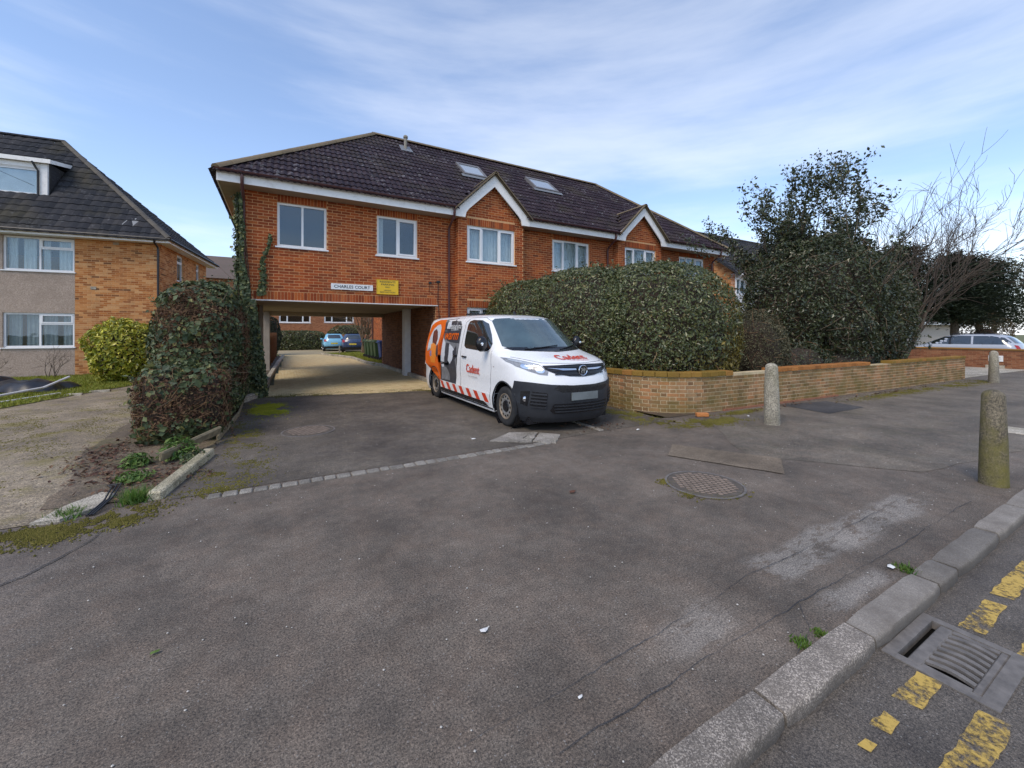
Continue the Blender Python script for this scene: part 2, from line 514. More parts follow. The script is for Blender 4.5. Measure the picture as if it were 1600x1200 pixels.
# ------------------------------------------------------------------ roof tiles
def tile_mesh_arrays(w=0.30, ln=0.40, rolls=2, amp=0.029, lift=0.030):
    nseg = 4 * rolls
    us = np.linspace(0, w, nseg + 1)
    prof = amp * (0.5 - 0.5 * np.cos(2 * np.pi * rolls * us / w)) ** 0.85
    V = []
    for u, p in zip(us, prof): V.append((u, 0.0, p + lift - 0.03))
    for u, p in zip(us, prof): V.append((u, 0.0, p + lift))
    for u, p in zip(us, prof): V.append((u, ln, p + 0.002))
    m = nseg + 1; F = []
    for i in range(nseg):
        F.append((i, i + 1, m + i + 1, m + i)); F.append((m + i, m + i + 1, 2 * m + i + 1, 2 * m + i))
    return np.array(V), np.array(F)

def tile_slope(parent, origin, U, S, ulen, slen, mat, inside, cuts=(), nsingle=0, score=None, w=0.30, gauge=0.335, rolls=2):
    """tiles on a slope: origin at the eaves' left end, U along the eaves, S up the slope"""
    TV, TF = tile_mesh_arrays(w, gauge + 0.06, rolls)
    U = Vector(U).normalized(); S = Vector(S).normalized(); Nn = U.cross(S).normalized()
    O = Vector(origin); items = []
    rws = int(math.ceil(slen / gauge)); cls = int(math.ceil(ulen / w))
    for r in range(rws):
        for c in range(cls):
            u, s_ = c * w, r * gauge
            P = O + U * (u + w / 2) + S * (s_ + gauge / 2)
            if inside(u + w / 2, s_ + gauge / 2, P): items.append((u, s_, P))
    pick = set()
    if nsingle:
        cs = sorted(((score(p), i) for i, (u, s_, p) in enumerate(items)), reverse=True)
        pick = {i for sc, i in cs[:nsingle] if sc > 0}
    Mi = MW[parent].inverted()
    B = Matrix(((U.x, S.x, Nn.x, 0), (U.y, S.y, Nn.y, 0), (U.z, S.z, Nn.z, 0), (0, 0, 0, 1)))
    shared = np_mesh("roof_tile", TV, TF, np.zeros(len(TF))); shared.materials.append(mat)
    VV = []; FF = []; TT = []; k = 0
    Bn = np.array(B)[:3, :3]
    for i, (u, s_, p) in enumerate(items):
        jz = random.uniform(-.004, .004)
        o = O + U * u + S * s_ + Nn * jz
        if i in pick:
            ob = bpy.data.objects.new("roof_tile", shared); col.objects.link(ob); ob.parent = parent
            ob.matrix_basis = Mi @ Matrix.Translation(o) @ B
        else:
            VV.append(TV @ Bn.T + np.array(o)); FF.append(TF + k); k += len(TV); TT.append(np.full(len(TF), random.random()))
    if VV:
        V = np.concatenate(VV); A = np.array(Mi); V = V @ A[:3, :3].T + A[:3, 3]
        me = np_mesh("roof_tiling", V, np.concatenate(FF), np.concatenate(TT))
        if cuts:
            bm = bmesh.new(); bm.from_mesh(me)
            for co, no in cuts:   # drop what lies on the side the normal points to
                co = Mi @ Vector(co); no = Mi.to_3x3() @ Vector(no)
                bmesh.ops.bisect_plane(bm, geom=bm.verts[:] + bm.edges[:] + bm.faces[:], plane_co=co, plane_no=no, clear_outer=True)
            bm.to_mesh(me); bm.free()
        link_mesh("roof_tiling", me, mat, parent, kind="stuff")

def ridge_tiles(parent, a, b, mat, r=0.12, ln=0.42, name="ridge_tile", slope=0.55):
    a, b = Vector(a), Vector(b); L = (b - a).length; n = max(1, round(L / ln)); d = (b - a) / n
    dn = d.normalized(); side = dn.cross(Vector((0, 0, 1))).normalized(); up = side.cross(dn).normalized()
    m = MB()
    ang = [math.radians(q) for q in (-78, -50, -20, 20, 50, 78)]
    for rr, y in ((r, 0.0), (r * 0.95, d.length * 1.06)):
        m.pts([(math.sin(t) * rr, y, (math.cos(t) - 0.55) * rr) for t in ang])
    for i in range(5): m.face((i, i + 1, 7 + i, 6 + i))
    m.face((0, 1, 2, 3, 4, 5))
    me = m.mesh(name, smooth=True, sharp=60); me.materials.append(mat)
    B = Matrix(((side.x, dn.x, up.x, 0), (side.y, dn.y, up.y, 0), (side.z, dn.z, up.z, 0), (0, 0, 0, 1)))
    Mi = MW[parent].inverted()
    for i in range(n):
        o = bpy.data.objects.new(name, me); col.objects.link(o); o.parent = parent
        o.matrix_basis = Mi @ Matrix.Translation(a + d * i) @ B @ Matrix.Rotation(random.uniform(-.02, .02), 4, 'Y')

# ------------------------------------------------------------------ windows
def curtain_mesh(u0, u1, z0, z1, y, M, waves=9, amp=0.02):
    n = int(waves * 8); m = MB(M)
    us = [u0 + (u1 - u0) * i / n for i in range(n + 1)]
    a = m.pts([(u, y + amp * math.sin(i / n * waves * 2 * math.pi + 0.6 * math.sin(i * .31)), z0) for i, u in enumerate(us)])
    b = m.pts([(u, y + amp * 0.7 * math.sin(i / n * waves * 2 * math.pi + 0.5), z1) for i, u in enumerate(us)])
    for i in range(n): m.face((a + i, a + i + 1, b + i + 1, b + i))
    return m

def window(parent, M, u0, u1, z0, z1, lights, frame, glass, curtain=None, inset=0.05, sill=True, fw=0.055, curt_spans=None):
    """M maps (u along the wall, depth inwards, z); lights: list of (u0,u1,z0,z1) fractions, opening sash flag"""
    W, Hh = u1 - u0, z1 - z0
    m = MB(M); y0, y1 = inset, inset + 0.07
    m.box(u0, u0 + fw, y0, y1, z0, z1); m.box(u1 - fw, u1, y0, y1, z0, z1)
    m.box(u0 + fw, u1 - fw, y0, y1, z0, z0 + fw); m.box(u0 + fw, u1 - fw, y0, y1, z1 - fw, z1)
    panes = []
    for (a, b, c, d, sash) in lights:
        pa, pb, pc, pd = u0 + W * a, u0 + W * b, z0 + Hh * c, z0 + Hh * d
        e = fw if sash else fw * 0.55
        if a > 0: m.box(pa - fw * .45, pa + fw * .45, y0 + .002, y1 - .002, pc + .004, pd - .004)
        if c > 0: m.box(pa + .004, pb - .004, y0 + .004, y1 - .004, pc - fw * .45, pc + fw * .45)
        ia, ib = pa + (fw if a == 0 else fw * .45), pb - (fw if b == 1 else fw * .45)
        ic, id_ = pc + (fw if c == 0 else fw * .45), pd - (fw if d == 1 else fw * .45)
        if sash:
            q = 0.042; ys = y0 - 0.014
            m.box(ia, ia + q, ys, y1 - .01, ic, id_); m.box(ib - q, ib, ys, y1 - .01, ic, id_)
            m.box(ia + q, ib - q, ys + .001, y1 - .01, ic, ic + q); m.box(ia + q, ib - q, ys + .001, y1 - .01, id_ - q, id_)
            ia += q; ib -= q; ic += q; id_ -= q
        panes.append((ia, ib, ic, id_))
    w = m.build("window", frame, parent)
    for (a, b, c, d) in panes:
        MB(M).box(a - .004, b + .004, y0 + 0.03, y0 + 0.036, c - .004, d + .004).build("pane", glass, w)
    if sill:
        MB(M).bevbox(u0 - 0.05, u1 + 0.05, -0.045, inset + 0.03, z0 - 0.045, z0 - 0.002, 0.008).build("sill", frame, w)
    if curtain is not None:
        for (a, b) in (curt_spans or [(0.0, 1.0)]):
            curtain_mesh(u0 + W * a + .02, u0 + W * b - .02, z0 + 0.03, z1 - 0.02, inset + 0.17, M, waves=max(3, int(W * (b - a) / 0.11))).build("curtain", curtain, w, smooth=True, sharp=180)
    return w

# ------------------------------------------------------------------ lettering
def text_arrays(body, size=1.0, offset=0.0, spacing=1.0, align='LEFT', shear=0.0):
    c = bpy.data.curves.new("lettering", 'FONT'); c.body = body; c.size = size; c.offset = offset
    c.space_character = spacing; c.align_x = align; c.shear = shear; c.resolution_u = 3
    o = bpy.data.objects.new("lettering", c); col.objects.link(o)
    dg = bpy.context.evaluated_depsgraph_get()
    me = bpy.data.meshes.new_from_object(o.evaluated_get(dg))
    V = [tuple(v.co) for v in me.vertices]; F = [tuple(p.vertices) for p in me.polygons]
    bpy.data.objects.remove(o); bpy.data.curves.remove(c); bpy.data.meshes.remove(me)
    return V, F

def text_part(body, mat, parent, place, width=None, height=None, offset=0.0, name="lettering", spacing=1.0, shear=0.0):
    """place(a, b) -> world point for text coordinates scaled to the wanted width and height"""
    V, F = text_arrays(body, 1.0, offset, spacing, 'LEFT', shear)
    xs = [v[0] for v in V]; ys = [v[1] for v in V]
    x0, x1, y0, y1 = min(xs), max(xs), min(ys), max(ys)
    sx = (width / (x1 - x0)) if width else (height / (y1 - y0)); sy = (height / (y1 - y0)) if height else sx
    m = MB(); m.pts([place((v[0] - x0) * sx, (v[1] - y0) * sy) for v in V])
    for f in F: m.face(f)
    return m.build(name, mat, parent)
# ------------------------------------------------------------------ materials
M_fore = asphalt("asphalt_forecourt", (0.110, 0.091, 0.072), (0.155, 0.126, 0.098), chips=0.8, brown=(0.151, 0.107, 0.076),
                 worn=((2.75, 5.2, 1.38, 1.66, .12, .72, (0.245, 0.222, 0.192)), (2.75, 3.45, 1.09, 1.22, .08, .7, (0.24, 0.216, 0.186)), (1.7, 2.15, 1.30, 1.52, .10, .6, (0.225, 0.20, 0.17)), (-3.6, -1.3, 3.0, 4.4, .4, .35, (0.15, 0.13, 0.115))))
M_drive = asphalt("asphalt_drive", (0.085, 0.071, 0.058), (0.121, 0.103, 0.081), chips=0.35, brown=(0.129, 0.103, 0.070), bump=0.45, grain=120)
M_foot = asphalt("asphalt_footway", (0.121, 0.103, 0.081), (0.164, 0.138, 0.106), chips=0.5, brown=(0.162, 0.118, 0.083), moss=0.10)
M_road = asphalt("asphalt_road", (0.080, 0.068, 0.058), (0.121, 0.104, 0.085), chips=0.7, brown=(0.110, 0.089, 0.066))
M_patch = asphalt("asphalt_patch", (0.162, 0.126, 0.088), (0.196, 0.154, 0.109), chips=0.9, brown=(0.191, 0.144, 0.097))
M_black = asphalt("asphalt_fresh", (0.050, 0.047, 0.047), (0.072, 0.068, 0.066), chips=0.25, brown=(0.065, 0.058, 0.052))
M_gravel = asphalt("gravel_drive", (0.215, 0.170, 0.115), (0.30, 0.24, 0.165), chip=(0.60, 0.53, 0.42), chips=2.4, brown=(0.18, 0.135, 0.08), moss=0.7, grain=55, bump=1.0, mossc=(0.20, 0.165, 0.03))
M_soil = asphalt("soil", (0.075, 0.053, 0.036), (0.11, 0.078, 0.052), chip=(0.2, 0.14, 0.08), chips=1.0, brown=(0.08, 0.06, 0.03), moss=0.25, grain=50)
M_turf = asphalt("turf_soil", (0.095, 0.10, 0.025), (0.14, 0.145, 0.032), chip=(0.2, 0.2, 0.06), chips=0.6, brown=(0.13, 0.10, 0.035), grain=50)
M_grass = leafmat("grass_blades", [(0.0, (0.15, 0.18, 0.02)), (0.5, (0.25, 0.28, 0.03)), (1.0, (0.36, 0.34, 0.06))], 0.6)
M_moss = leafmat("moss", [(0.0, (0.16, 0.17, 0.014)), (0.6, (0.25, 0.25, 0.02)), (1.0, (0.30, 0.25, 0.04))], 0.9, 0.05, 0.1)
M_weed = leafmat("weed_leaves", [(0.0, (0.05, 0.11, 0.02)), (0.6, (0.11, 0.20, 0.03)), (1.0, (0.18, 0.24, 0.06))], 0.5)
M_deadleaf = leafmat("dead_leaves", [(0.0, (0.05, 0.022, 0.014)), (0.5, (0.11, 0.05, 0.03)), (1.0, (0.22, 0.13, 0.07))], 0.7, 0.1)
M_sand = plain("joint_sand", (0.33, 0.26, 0.15), 0.95, scale=20)
M_conc = asphalt("concrete_pale", (0.36, 0.32, 0.25), (0.48, 0.43, 0.35), chip=(0.5, 0.47, 0.42), chips=0.5, brown=(0.24, 0.21, 0.15), moss=0.2, grain=70, bump=0.4)
M_concd = asphalt("concrete_dirty", (0.24, 0.215, 0.185), (0.34, 0.31, 0.27), chip=(0.4, 0.38, 0.34), chips=0.5, brown=(0.15, 0.13, 0.09), moss=0.3, grain=70, bump=0.5)
M_bolla = asphalt("concrete_bollard", (0.095, 0.080, 0.055), (0.165, 0.138, 0.095), chip=(0.30, 0.27, 0.20), chips=0.6, brown=(0.075, 0.060, 0.036), moss=0.75, grain=60, bump=0.5, mossz=.14, mossc=(0.16, 0.14, 0.028))
M_white = plain("white_upvc", (0.80, 0.80, 0.79), 0.35, vary=0.04, scale=3)
M_glass = glassmat("window_glass")
M_net = plain("net_curtain", (0.84, 0.85, 0.85), 0.9, vary=0.08)
M_rubber = plain("rubber", (0.022, 0.022, 0.023), 0.75, vary=0.3, scale=15)
M_timber = plain("weathered_timber", (0.21, 0.17, 0.10), 0.85, vary=0.35, scale=14, bump=0.4)
M_darkiron = plain("cast_iron", (0.165, 0.148, 0.132), 0.7, metal=0.1, vary=0.3, scale=18, bump=0.3)
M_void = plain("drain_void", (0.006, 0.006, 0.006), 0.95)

def granite(name, a, b, c):
    g = NG(name)
    v = g.voro(210, out="Color"); s = g.add("SeparateColor", None, {0: v}).outputs[0]
    base = g.ramp(s, [(0.0, a), (0.45, b), (0.8, c), (1.0, tuple(min(1, q * 1.25) for q in c))], 'CONSTANT')
    d = g.ramp(g.noise(5, 6, 0.65), [(0.38, 0.0), (0.7, 0.8)])
    base = g.mix(d, base, (0.13, 0.11, 0.09))
    base = g.mix(0.8, base, g.ramp(g.add("ObjectInfo").outputs["Random"], [(0.0, 0.34), (1.0, 0.62)]), 'OVERLAY')
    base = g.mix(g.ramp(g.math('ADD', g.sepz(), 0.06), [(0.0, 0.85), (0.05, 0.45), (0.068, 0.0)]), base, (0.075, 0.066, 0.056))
    h = g.noise(45, 5, 0.7)
    g.bsdf(base, 0.75, g.bump(h, 0.7, 0.01), spec=0.4)
    return g.mat
M_granite = granite("granite_kerb", (0.16, 0.137, 0.115), (0.29, 0.25, 0.205), (0.50, 0.435, 0.365))
M_kerbc = granite("concrete_kerb", (0.20, 0.178, 0.152), (0.245, 0.218, 0.186), (0.29, 0.26, 0.22))
M_sett = granite("granite_sett", (0.19, 0.175, 0.15), (0.28, 0.26, 0.225), (0.38, 0.35, 0.30))

def worn_paint(name, color):
    g = NG(name)
    n = g.noise(38, 7, 0.75); m = g.noise(5, 4, 0.6)
    f = g.ramp(g.math('ADD', g.math('MULTIPLY', n, 0.55), g.math('MULTIPLY', m, 0.45)), [(0.43, 0.0), (0.54, .92)])
    c = g.mix(g.ramp(g.noise(90, 3), [(0.3, 0.2), (0.7, 0.0)]), color, tuple(q * 0.5 for q in color))
    b = g.add("BsdfPrincipled", None, {"Base Color": c, "Roughness": 0.7})
    tr = g.add("BsdfTransparent")
    mx = g.add("MixShader", None, {0: f, 1: tr.outputs[0], 2: b.outputs[0]})
    g.t.links.new(mx.outputs[0], g.out.inputs[0])
    return g.mat
M_yellow = worn_paint("yellow_road_paint", (0.60, 0.40, 0.09))

# ------------------------------------------------------------------ ground sheets
def sheet(name, poly, z, mat, kind="structure", div=0, **kw):
    m = MB(); m.poly([(x, y, z) for x, y in poly])
    return m.build(name, mat, None, kind=kind, **kw)

def rough_outline(poly, step=0.12, amp=0.02):
    out = []
    for (x0, y0), (x1, y1) in zip(poly, poly[1:] + poly[:1]):
        L = math.hypot(x1 - x0, y1 - y0); n = max(1, int(L / step))
        for i in range(n):
            t = i / n; j = 0 if i == 0 else amp
            out.append((x0 + (x1 - x0) * t + random.uniform(-j, j), y0 + (y1 - y0) * t + random.uniform(-j, j)))
    return out

sheet("ground", [(-400, 1.0), (400, 1.0), (400, 500), (-400, 500)], -0.09, M_turf)
sheet("verge", [(-400, -300), (400, -300), (400, -9), (-400, -9)], -0.05, M_turf)
# the road sheet leaves a real hole for the gully
GX0, GX1, GY0, GY1 = 2.71, 3.21, 0.55, 0.862
road = MB()
for q in ([(-150, -9), (150, -9), (150, GY0), (-150, GY0)], [(-150, GY0), (GX0, GY0), (GX0, GY1), (-150, GY1)], [(GX1, GY0), (150, GY0), (150, GY1), (GX1, GY1)], [(-150, GY1), (150, GY1), (150, 0.925), (-150, 0.925)]):
    road.poly([(x, y, -0.052) for x, y in q])
road.build("road", M_road, None, kind="structure")
sheet("pavement", [(-150, 1.05), (150, 1.05), (150, 5.2), (-150, 5.2)], 0.0, M_fore)
# footway beyond the crossover, a shade greyer
sheet("footway", rough_outline([(5.2, 3.05), (6.3, 1.75), (9.5, 1.3), (40, 1.3), (40, 4.7), (20.5, 4.5), (11.5, 4.75), (6.9, 4.85), (5.6, 3.6)], 0.4, 0.03), 0.004, M_foot)
sheet("driveway", rough_outline([(-0.95, 4.94), (3.3, 4.94), (6.05, 5.0), (6.10, 11.0), (3.3, 10.75), (1.7, 11.05), (-0.25, 11.62), (-0.85, 11.6), (-0.95, 8.0)], 0.3, 0.02), 0.0045, M_drive)
sheet("gravel_drive", rough_outline([(-1.75, 4.85), (-1.62, 5.5), (-1.72, 6.4), (-1.95, 7.6), (-2.1, 12.5), (-3.6, 17.2), (-30, 17.2), (-30, 4.6), (-2.6, 5.0)], 0.15, 0.035), 0.006, M_gravel)
M_bed = asphalt("bed_soil", (0.12, 0.09, 0.06), (0.18, 0.135, 0.09), chip=(0.36, 0.3, 0.22), chips=1.6, brown=(0.10, 0.07, 0.04), moss=0.45, grain=55, bump=.9)
sheet("hedge_bed", rough_outline([(-1.86, 5.2), (-1.05, 5.0), (-0.80, 6.4), (-0.78, 11.9), (-2.4, 12.3), (-2.25, 7.4), (-1.98, 6.2)], 0.15, 0.03), 0.012, M_bed)
sheet("garden_soil", [(6.2, 5.15), (20.0, 4.75), (20.0, 12.0), (6.2, 12.0)], 0.008, M_soil)
sheet("concrete_drive", [(20.25, 4.62), (27.2, 4.3), (27.2, 14), (20.25, 14)], 0.010, M_conc)
sheet("asphalt_patch", rough_outline([(4.78, 3.9), (5.42, 2.80), (4.86, 2.47), (4.30, 3.58)], 0.2, 0.008), 0.010, M_patch)
sheet("asphalt_patch", rough_outline([(9.4, 4.88), (10.84, 4.64), (10.65, 3.84), (9.2, 3.88)], 0.2, 0.01), 0.009, M_black)
# trench joints and a crack, sealed with dark bitumen: thin raised lines
def seam(name, pts, w=0.012, z=0.009, mat=None):
    m = MB(); P = []
    for (a, b) in zip(pts, pts[1:]):
        L = math.hypot(b[0] - a[0], b[1] - a[1]); n = max(2, int(L / 0.05))
        P += [(a[0] + (b[0] - a[0]) * i / n, a[1] + (b[1] - a[1]) * i / n) for i in range(n)]
    P.append(pts[-1]); L_, R_ = [], []
    wx = 0
    for i, p in enumerate(P):
        q = P[min(i + 1, len(P) - 1)]; o = P[max(i - 1, 0)]
        dx, dy = q[0] - o[0], q[1] - o[1]; d = math.hypot(dx, dy) or 1
        wx = wx * 0.86 + random.uniform(-.007, .007); ww = w * max(.12, .55 + .6 * math.sin(i * .23 + len(P)) * random.random())
        L_.append((p[0] - dy / d * (ww + wx), p[1] + dx / d * (ww + wx), z)); R_.append((p[0] + dy / d * (ww - wx), p[1] - dx / d * (ww - wx), z))
    a = m.pts(L_); b = m.pts(R_)
    for i in range(len(P) - 1):
        m.face((a + i, b + i, b + i + 1, a + i + 1))
    return m.build(name, mat or M_black, None, kind="structure")
seam("pavement_joint", [(0.6, 1.45), (1.57, 1.49), (2.61, 1.55), (5.54, 1.56)], 0.0024)
seam("pavement_joint", [(0.9, 1.24), (1.6, 1.255), (2.24, 1.25), (3.15, 1.24), (5.6, 1.235)], 0.0028)
seam("pavement_crack", [(-3.2, 2.9), (-2.2, 3.3), (-1.75, 3.55), (-1.45, 3.85), (-1.25, 4.25), (-1.22, 4.6)], 0.008)
seam("pavement_crack", [(-4.4, 4.4), (-2.9, 4.55), (-2.2, 4.75), (-1.9, 4.78)], 0.010)
seam("pavement_crack", [(2.2, 1.06), (2.45, 1.12), (2.62, 1.25)], 0.004)

# ------------------------------------------------------------------ kerb
kerb = thing("kerb", None, None, (0, 0.98, -0.05)); kerb["kind"] = "structure"
kx = [-14.2]
while kx[-1] < -0.3: kx.append(kx[-1] + 0.9)
kx = [q for q in kx if q < 0.2] + [1.14 - 0.9, 1.14, 1.81, 2.66, 3.58, 3.92, 4.86, 5.75]
kx = sorted(set(round(q, 3) for q in kx))
while kx[-1] < 40: kx.append(kx[-1] + 0.9)
for i in range(len(kx) - 1):
    a, b = kx[i] + 0.008, kx[i + 1] - 0.008
    worn = not (.2 < (a + b) / 2 < 2.66)
    h = 0.012 if (a + b) / 2 < 4.9 else 0.02
    m = MB()
    prof = [(0.902, -0.12), (0.904, -0.016 + h), (0.909, 0.0 + h), (0.922, 0.007 + h), (1.046, 0.009 + h), (1.055, -0.12)]
    n = 7
    rings = []
    for j in range(n + 1):
        u = a + (b - a) * j / n
        end = 0.012 if j in (0, n) else 0.0
        rings.append(m.pts([(u, y + random.uniform(-.003, .003) + (end if k < 3 else 0), z - end + random.uniform(-.0025, .0025)) for k, (y, z) in enumerate(prof)]))
    for j in range(n):
        for k in range(len(prof) - 1):
            m.face((rings[j] + k, rings[j + 1] + k, rings[j + 1] + k + 1, rings[j] + k + 1))
    m.face([rings[0] + k for k in range(6)]); m.face([rings[-1] + k for k in range(6)])
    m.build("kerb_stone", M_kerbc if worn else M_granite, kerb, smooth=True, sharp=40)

# ------------------------------------------------------------------ granite sett line across the driveway mouth
setts = thing("sett_line", None, None, (1.3, 4.83, 0)); setts["kind"] = "structure"
x = -0.62
while x < 3.25:
    w = random.uniform(0.10, 0.17)
    m = MB(); m.bevbox(x + .006, x + w - .004, 4.775 + random.uniform(-.008, .008), 4.885 + random.uniform(-.008, .008), -0.05, 0.016 + random.uniform(-.004, .004), 0.012)
    m.build("sett", M_sett, setts)
    x += w

# ------------------------------------------------------------------ courtyard block paving
pav = thing("block_paving", None, None, (1.9, 20, 0)); pav["kind"] = "structure"
m = MB(); m.poly([(x, y, 0.002) for x, y in [(-0.2, 11.6), (1.7, 11.05), (3.3, 10.75), (4.1, 11.0), (4.1, 20.0), (3.72, 21.5), (3.65, 26.5), (2.4, 32), (3.0, 33.2), (16, 33.2), (16, 42.4), (-0.6, 42.4), (0.1, 27)]])
m.build("paving_bed", M_sand, pav)
M_block = brickmat("paving_block", [(0.0, (0.52, 0.41, 0.22)), (0.4, (0.57, 0.46, 0.26)), (0.75, (0.60, 0.49, 0.28)), (1.0, (0.55, 0.41, 0.23))], moss=0.0, stain=0.2)
def in_pav(x, y):
    if y < 11.62 - 0.26 * (x + 0.22) and x < 3.3: return False
    if y < 10.8: return False
    lx = -0.26 + 0.028 * (y - 12); rx = 4.08 if y < 19.8 else (3.7 if y < 26 else 3.62 - 0.2 * (y - 26))
    return lx < x < rx and y < 32
blocks = []
y = 10.9; r = 0
while y < 32:
    x = -0.4 + (0.1 if r % 2 else 0)
    while x < 4.1:
        if in_pav(x + 0.1, y + .05): blocks.append((x, y))
        x += 0.204
    y += 0.104; r += 1
blocks.sort(key=lambda p: p[0] ** 2 + p[1] ** 2)
um = MB().bevbox(-.098, .098, -.048, .048, -0.02, 0, 0.006).mesh("paving_block"); um.materials.append(M_block)
Mi = MW[pav].inverted()
vis = [p for p in blocks if p[1] > 11.5]
for (x, y) in vis[:300]:
    o = bpy.data.objects.new("paving_block", um); col.objects.link(o); o.parent = pav
    o.matrix_basis = Mi @ Matrix.Translation((x + .1, y + .05, 0.011 + random.uniform(-.002, .002)))
rest = blocks[:0] + [p for p in blocks if p not in set(vis[:300])]
P = np.array(rest); n = len(P)
o8 = np.array([(-.098, -.048, -.01), (.098, -.048, -.01), (.098, .048, -.01), (-.098, .048, -.01), (-.094, -.044, 0), (.094, -.044, 0), (.094, .044, 0), (-.094, .044, 0)])
V = (np.column_stack([P + [.1, .05], 0.011 + rng.uniform(-.002, .002, n)])[:, None, :] + o8[None]).reshape(-1, 3) - np.array(MW[pav].translation)
q = np.array([(4, 5, 6, 7), (0, 1, 5, 4), (1, 2, 6, 5), (2, 3, 7, 6), (3, 0, 4, 7)])
F = (np.arange(n)[:, None, None] * 8 + q[None]).reshape(-1, 4)
link_mesh("paving_blocks", np_mesh("paving_blocks", V, F, np.repeat(rng.random(n), 5)), M_block, pav, kind="stuff")
# edging kerbs of the courtyard lane
edg = thing("lane_edging", None, None, (1.9, 20, 0)); edg["kind"] = "structure"
def edging(pts, w, h, ln=0.9):
    for (a, b) in zip(pts, pts[1:]):
        L = math.hypot(b[0] - a[0], b[1] - a[1]); n = max(1, round(L / ln)); ang = math.atan2(b[1] - a[1], b[0] - a[0])
        for i in range(n):
            t = i / n; x = a[0] + (b[0] - a[0]) * t; y = a[1] + (b[1] - a[1]) * t
            m = MB(Matrix.Translation((x, y, 0)) @ Matrix.Rotation(ang, 4, 'Z')); m.bevbox(.004, L / n - .004, -w / 2, w / 2, -.05, h + random.uniform(-.008, .008), .012)
            m.build("edging_kerb", M_conc, edg)
edging([(-0.78, 10.9), (-0.42, 12.0), (-0.36, 15.9), (-0.10, 25), (0.1, 30)], 0.14, 0.12)
edging([(4.02, 12.1), (4.02, 19.6), (3.72, 21.3), (3.68, 26.3), (2.35, 31.8)], 0.12, 0.13)
sheet("courtyard_verge", [(3.78, 20.0), (5.3, 20.0), (5.3, 28), (9, 31), (5, 32.5), (2.5, 32.0), (3.72, 26.4)], 0.07, M_turf)
sheet("left_lane_bed", [(-0.43, 15.9), (-0.2, 25), (0, 30), (-1.2, 30), (-0.8, 19.8), (-0.5, 15.9)], 0.05, M_soil)
# ================================================================== the flats over the passage
M_brickA = brickmat("brick_red_brown", [(0.0, (0.22, 0.050, 0.020)), (0.3, (0.31, 0.070, 0.024)), (0.6, (0.39, 0.090, 0.028)), (0.85, (0.45, 0.125, 0.036)), (1.0, (0.17, 0.044, 0.022))], soot=0.10)
M_mortA = plain("mortar_orange", (0.64, 0.35, 0.16), 0.95, vary=0.2, scale=25)
M_tileA = tilemat("tile_plum", [(0.0, (0.018, 0.010, 0.014)), (0.5, (0.026, 0.015, 0.020)), (1.0, (0.036, 0.022, 0.027))], lichen=0.35, rough=.62, spec=.22)
M_ridgeA = tilemat("ridge_mossy", [(0.0, (0.13, 0.095, 0.055)), (1.0, (0.19, 0.14, 0.08))], mossc=(0.13, 0.11, 0.04), rough=0.75)
M_fascia = NG("fascia_white")
_g = M_fascia; _d = _g.ramp(_g.noise(7, 7, 0.72), [(0.5, 0.0), (0.75, 0.55)])
_g.bsdf(_g.mix(_d, (0.84, 0.82, 0.78), (0.50, 0.47, 0.42)), 0.55); M_fascia = _g.mat
M_gutter = plain("gutter_brown", (0.085, 0.030, 0.027), 0.42, vary=0.15)
M_soffit = plain("soffit_cream", (0.36, 0.28, 0.19), 0.8, vary=0.10, scale=3)
M_render = plain("painted_pillar", (0.34, 0.295, 0.25), 0.75, vary=0.12, scale=5)
M_pillarw = plain("pillar_white", (0.74, 0.73, 0.71), 0.6, vary=0.08)
M_lead = plain("lead", (0.20, 0.21, 0.22), 0.5, metal=0.2)

FX0, FX1, FY, FYR = -0.85, 17.55, 12.0, 19.67
EZ, PITCH, EY = 5.36, 0.83, 11.55              # roof plane at the eaves line
RZ, RY, RX0, RX1 = 8.92, 15.84, 2.99, 13.71
flats = thing("apartment_building", "two-storey red brown brick flats with plum tiled hipped roof over a driveway passage", "building", (8.35, 15.8, 0))

front = straight(0, FY, 1, 0)
wins = {"a": (-0.09, 1.06, 3.775, 4.90), "b": (2.366, 3.53, 3.775, 4.90), "d": (8.41, 10.10, 3.775, 4.90), "f": (15.13, 16.83, 3.775, 4.90),
        "g": (8.41, 10.10, 1.15, 2.35), "h": (15.13, 16.83, 1.15, 2.35)}
bays = [(4.71, 7.02, 5.87), (11.28, 13.66, 12.45)]
baywins = [(5.0, 6.70), (11.62, 13.33)]
PASS = (-0.587, 4.10, -1.0, 2.40)
holes = [wins[k] for k in "abdfgh"] + [PASS] + [(b0 + .08, b1 - .08, -1, 5.08) for b0, b1, _ in bays]
m = MB(); wall_panels(m, FX0, FX1, 0, 5.12, holes, front, 0.24)
fw_ = m.build("front_wall", M_mortA, flats)
head = [(wins[k][0] - .0, wins[k][1] + .0, wins[k][3], wins[k][3] + 0.2) for k in "abdf"] + [(wins[k][0], wins[k][1], wins[k][3], wins[k][3] + .215) for k in "gh"]
sold = []
for h in head: sold += soldiers(h[0], h[1], h[2], h[3] - h[2])
lint = soldiers(PASS[0] - 0.02, PASS[1] + 0.02, 2.40)
rows = lay(FX0, FX1, 0.0, 2.40, holes + head) + lay(FX0, FX1, 2.40, 5.10, holes + head + [(PASS[0] - .02, PASS[1] + .02, 2.40, 2.615)])
def sc_flat(x, y, z, L):
    if z < 2.45 or x > 4.6 or L < 0.15: return 0
    return 1.0 / math.hypot(x, y, z - 1.58)
place_bricks(fw_, rows, front, M_brickA, 0.004, 300, sc_flat)
place_bricks(fw_, lint, front, M_brickA, 0.005, 300, lambda x, y, z, L: 1.0, name="soldier_brick")
place_bricks(fw_, sold, front, M_brickA, 0.005, 0, stuff="window_heads")
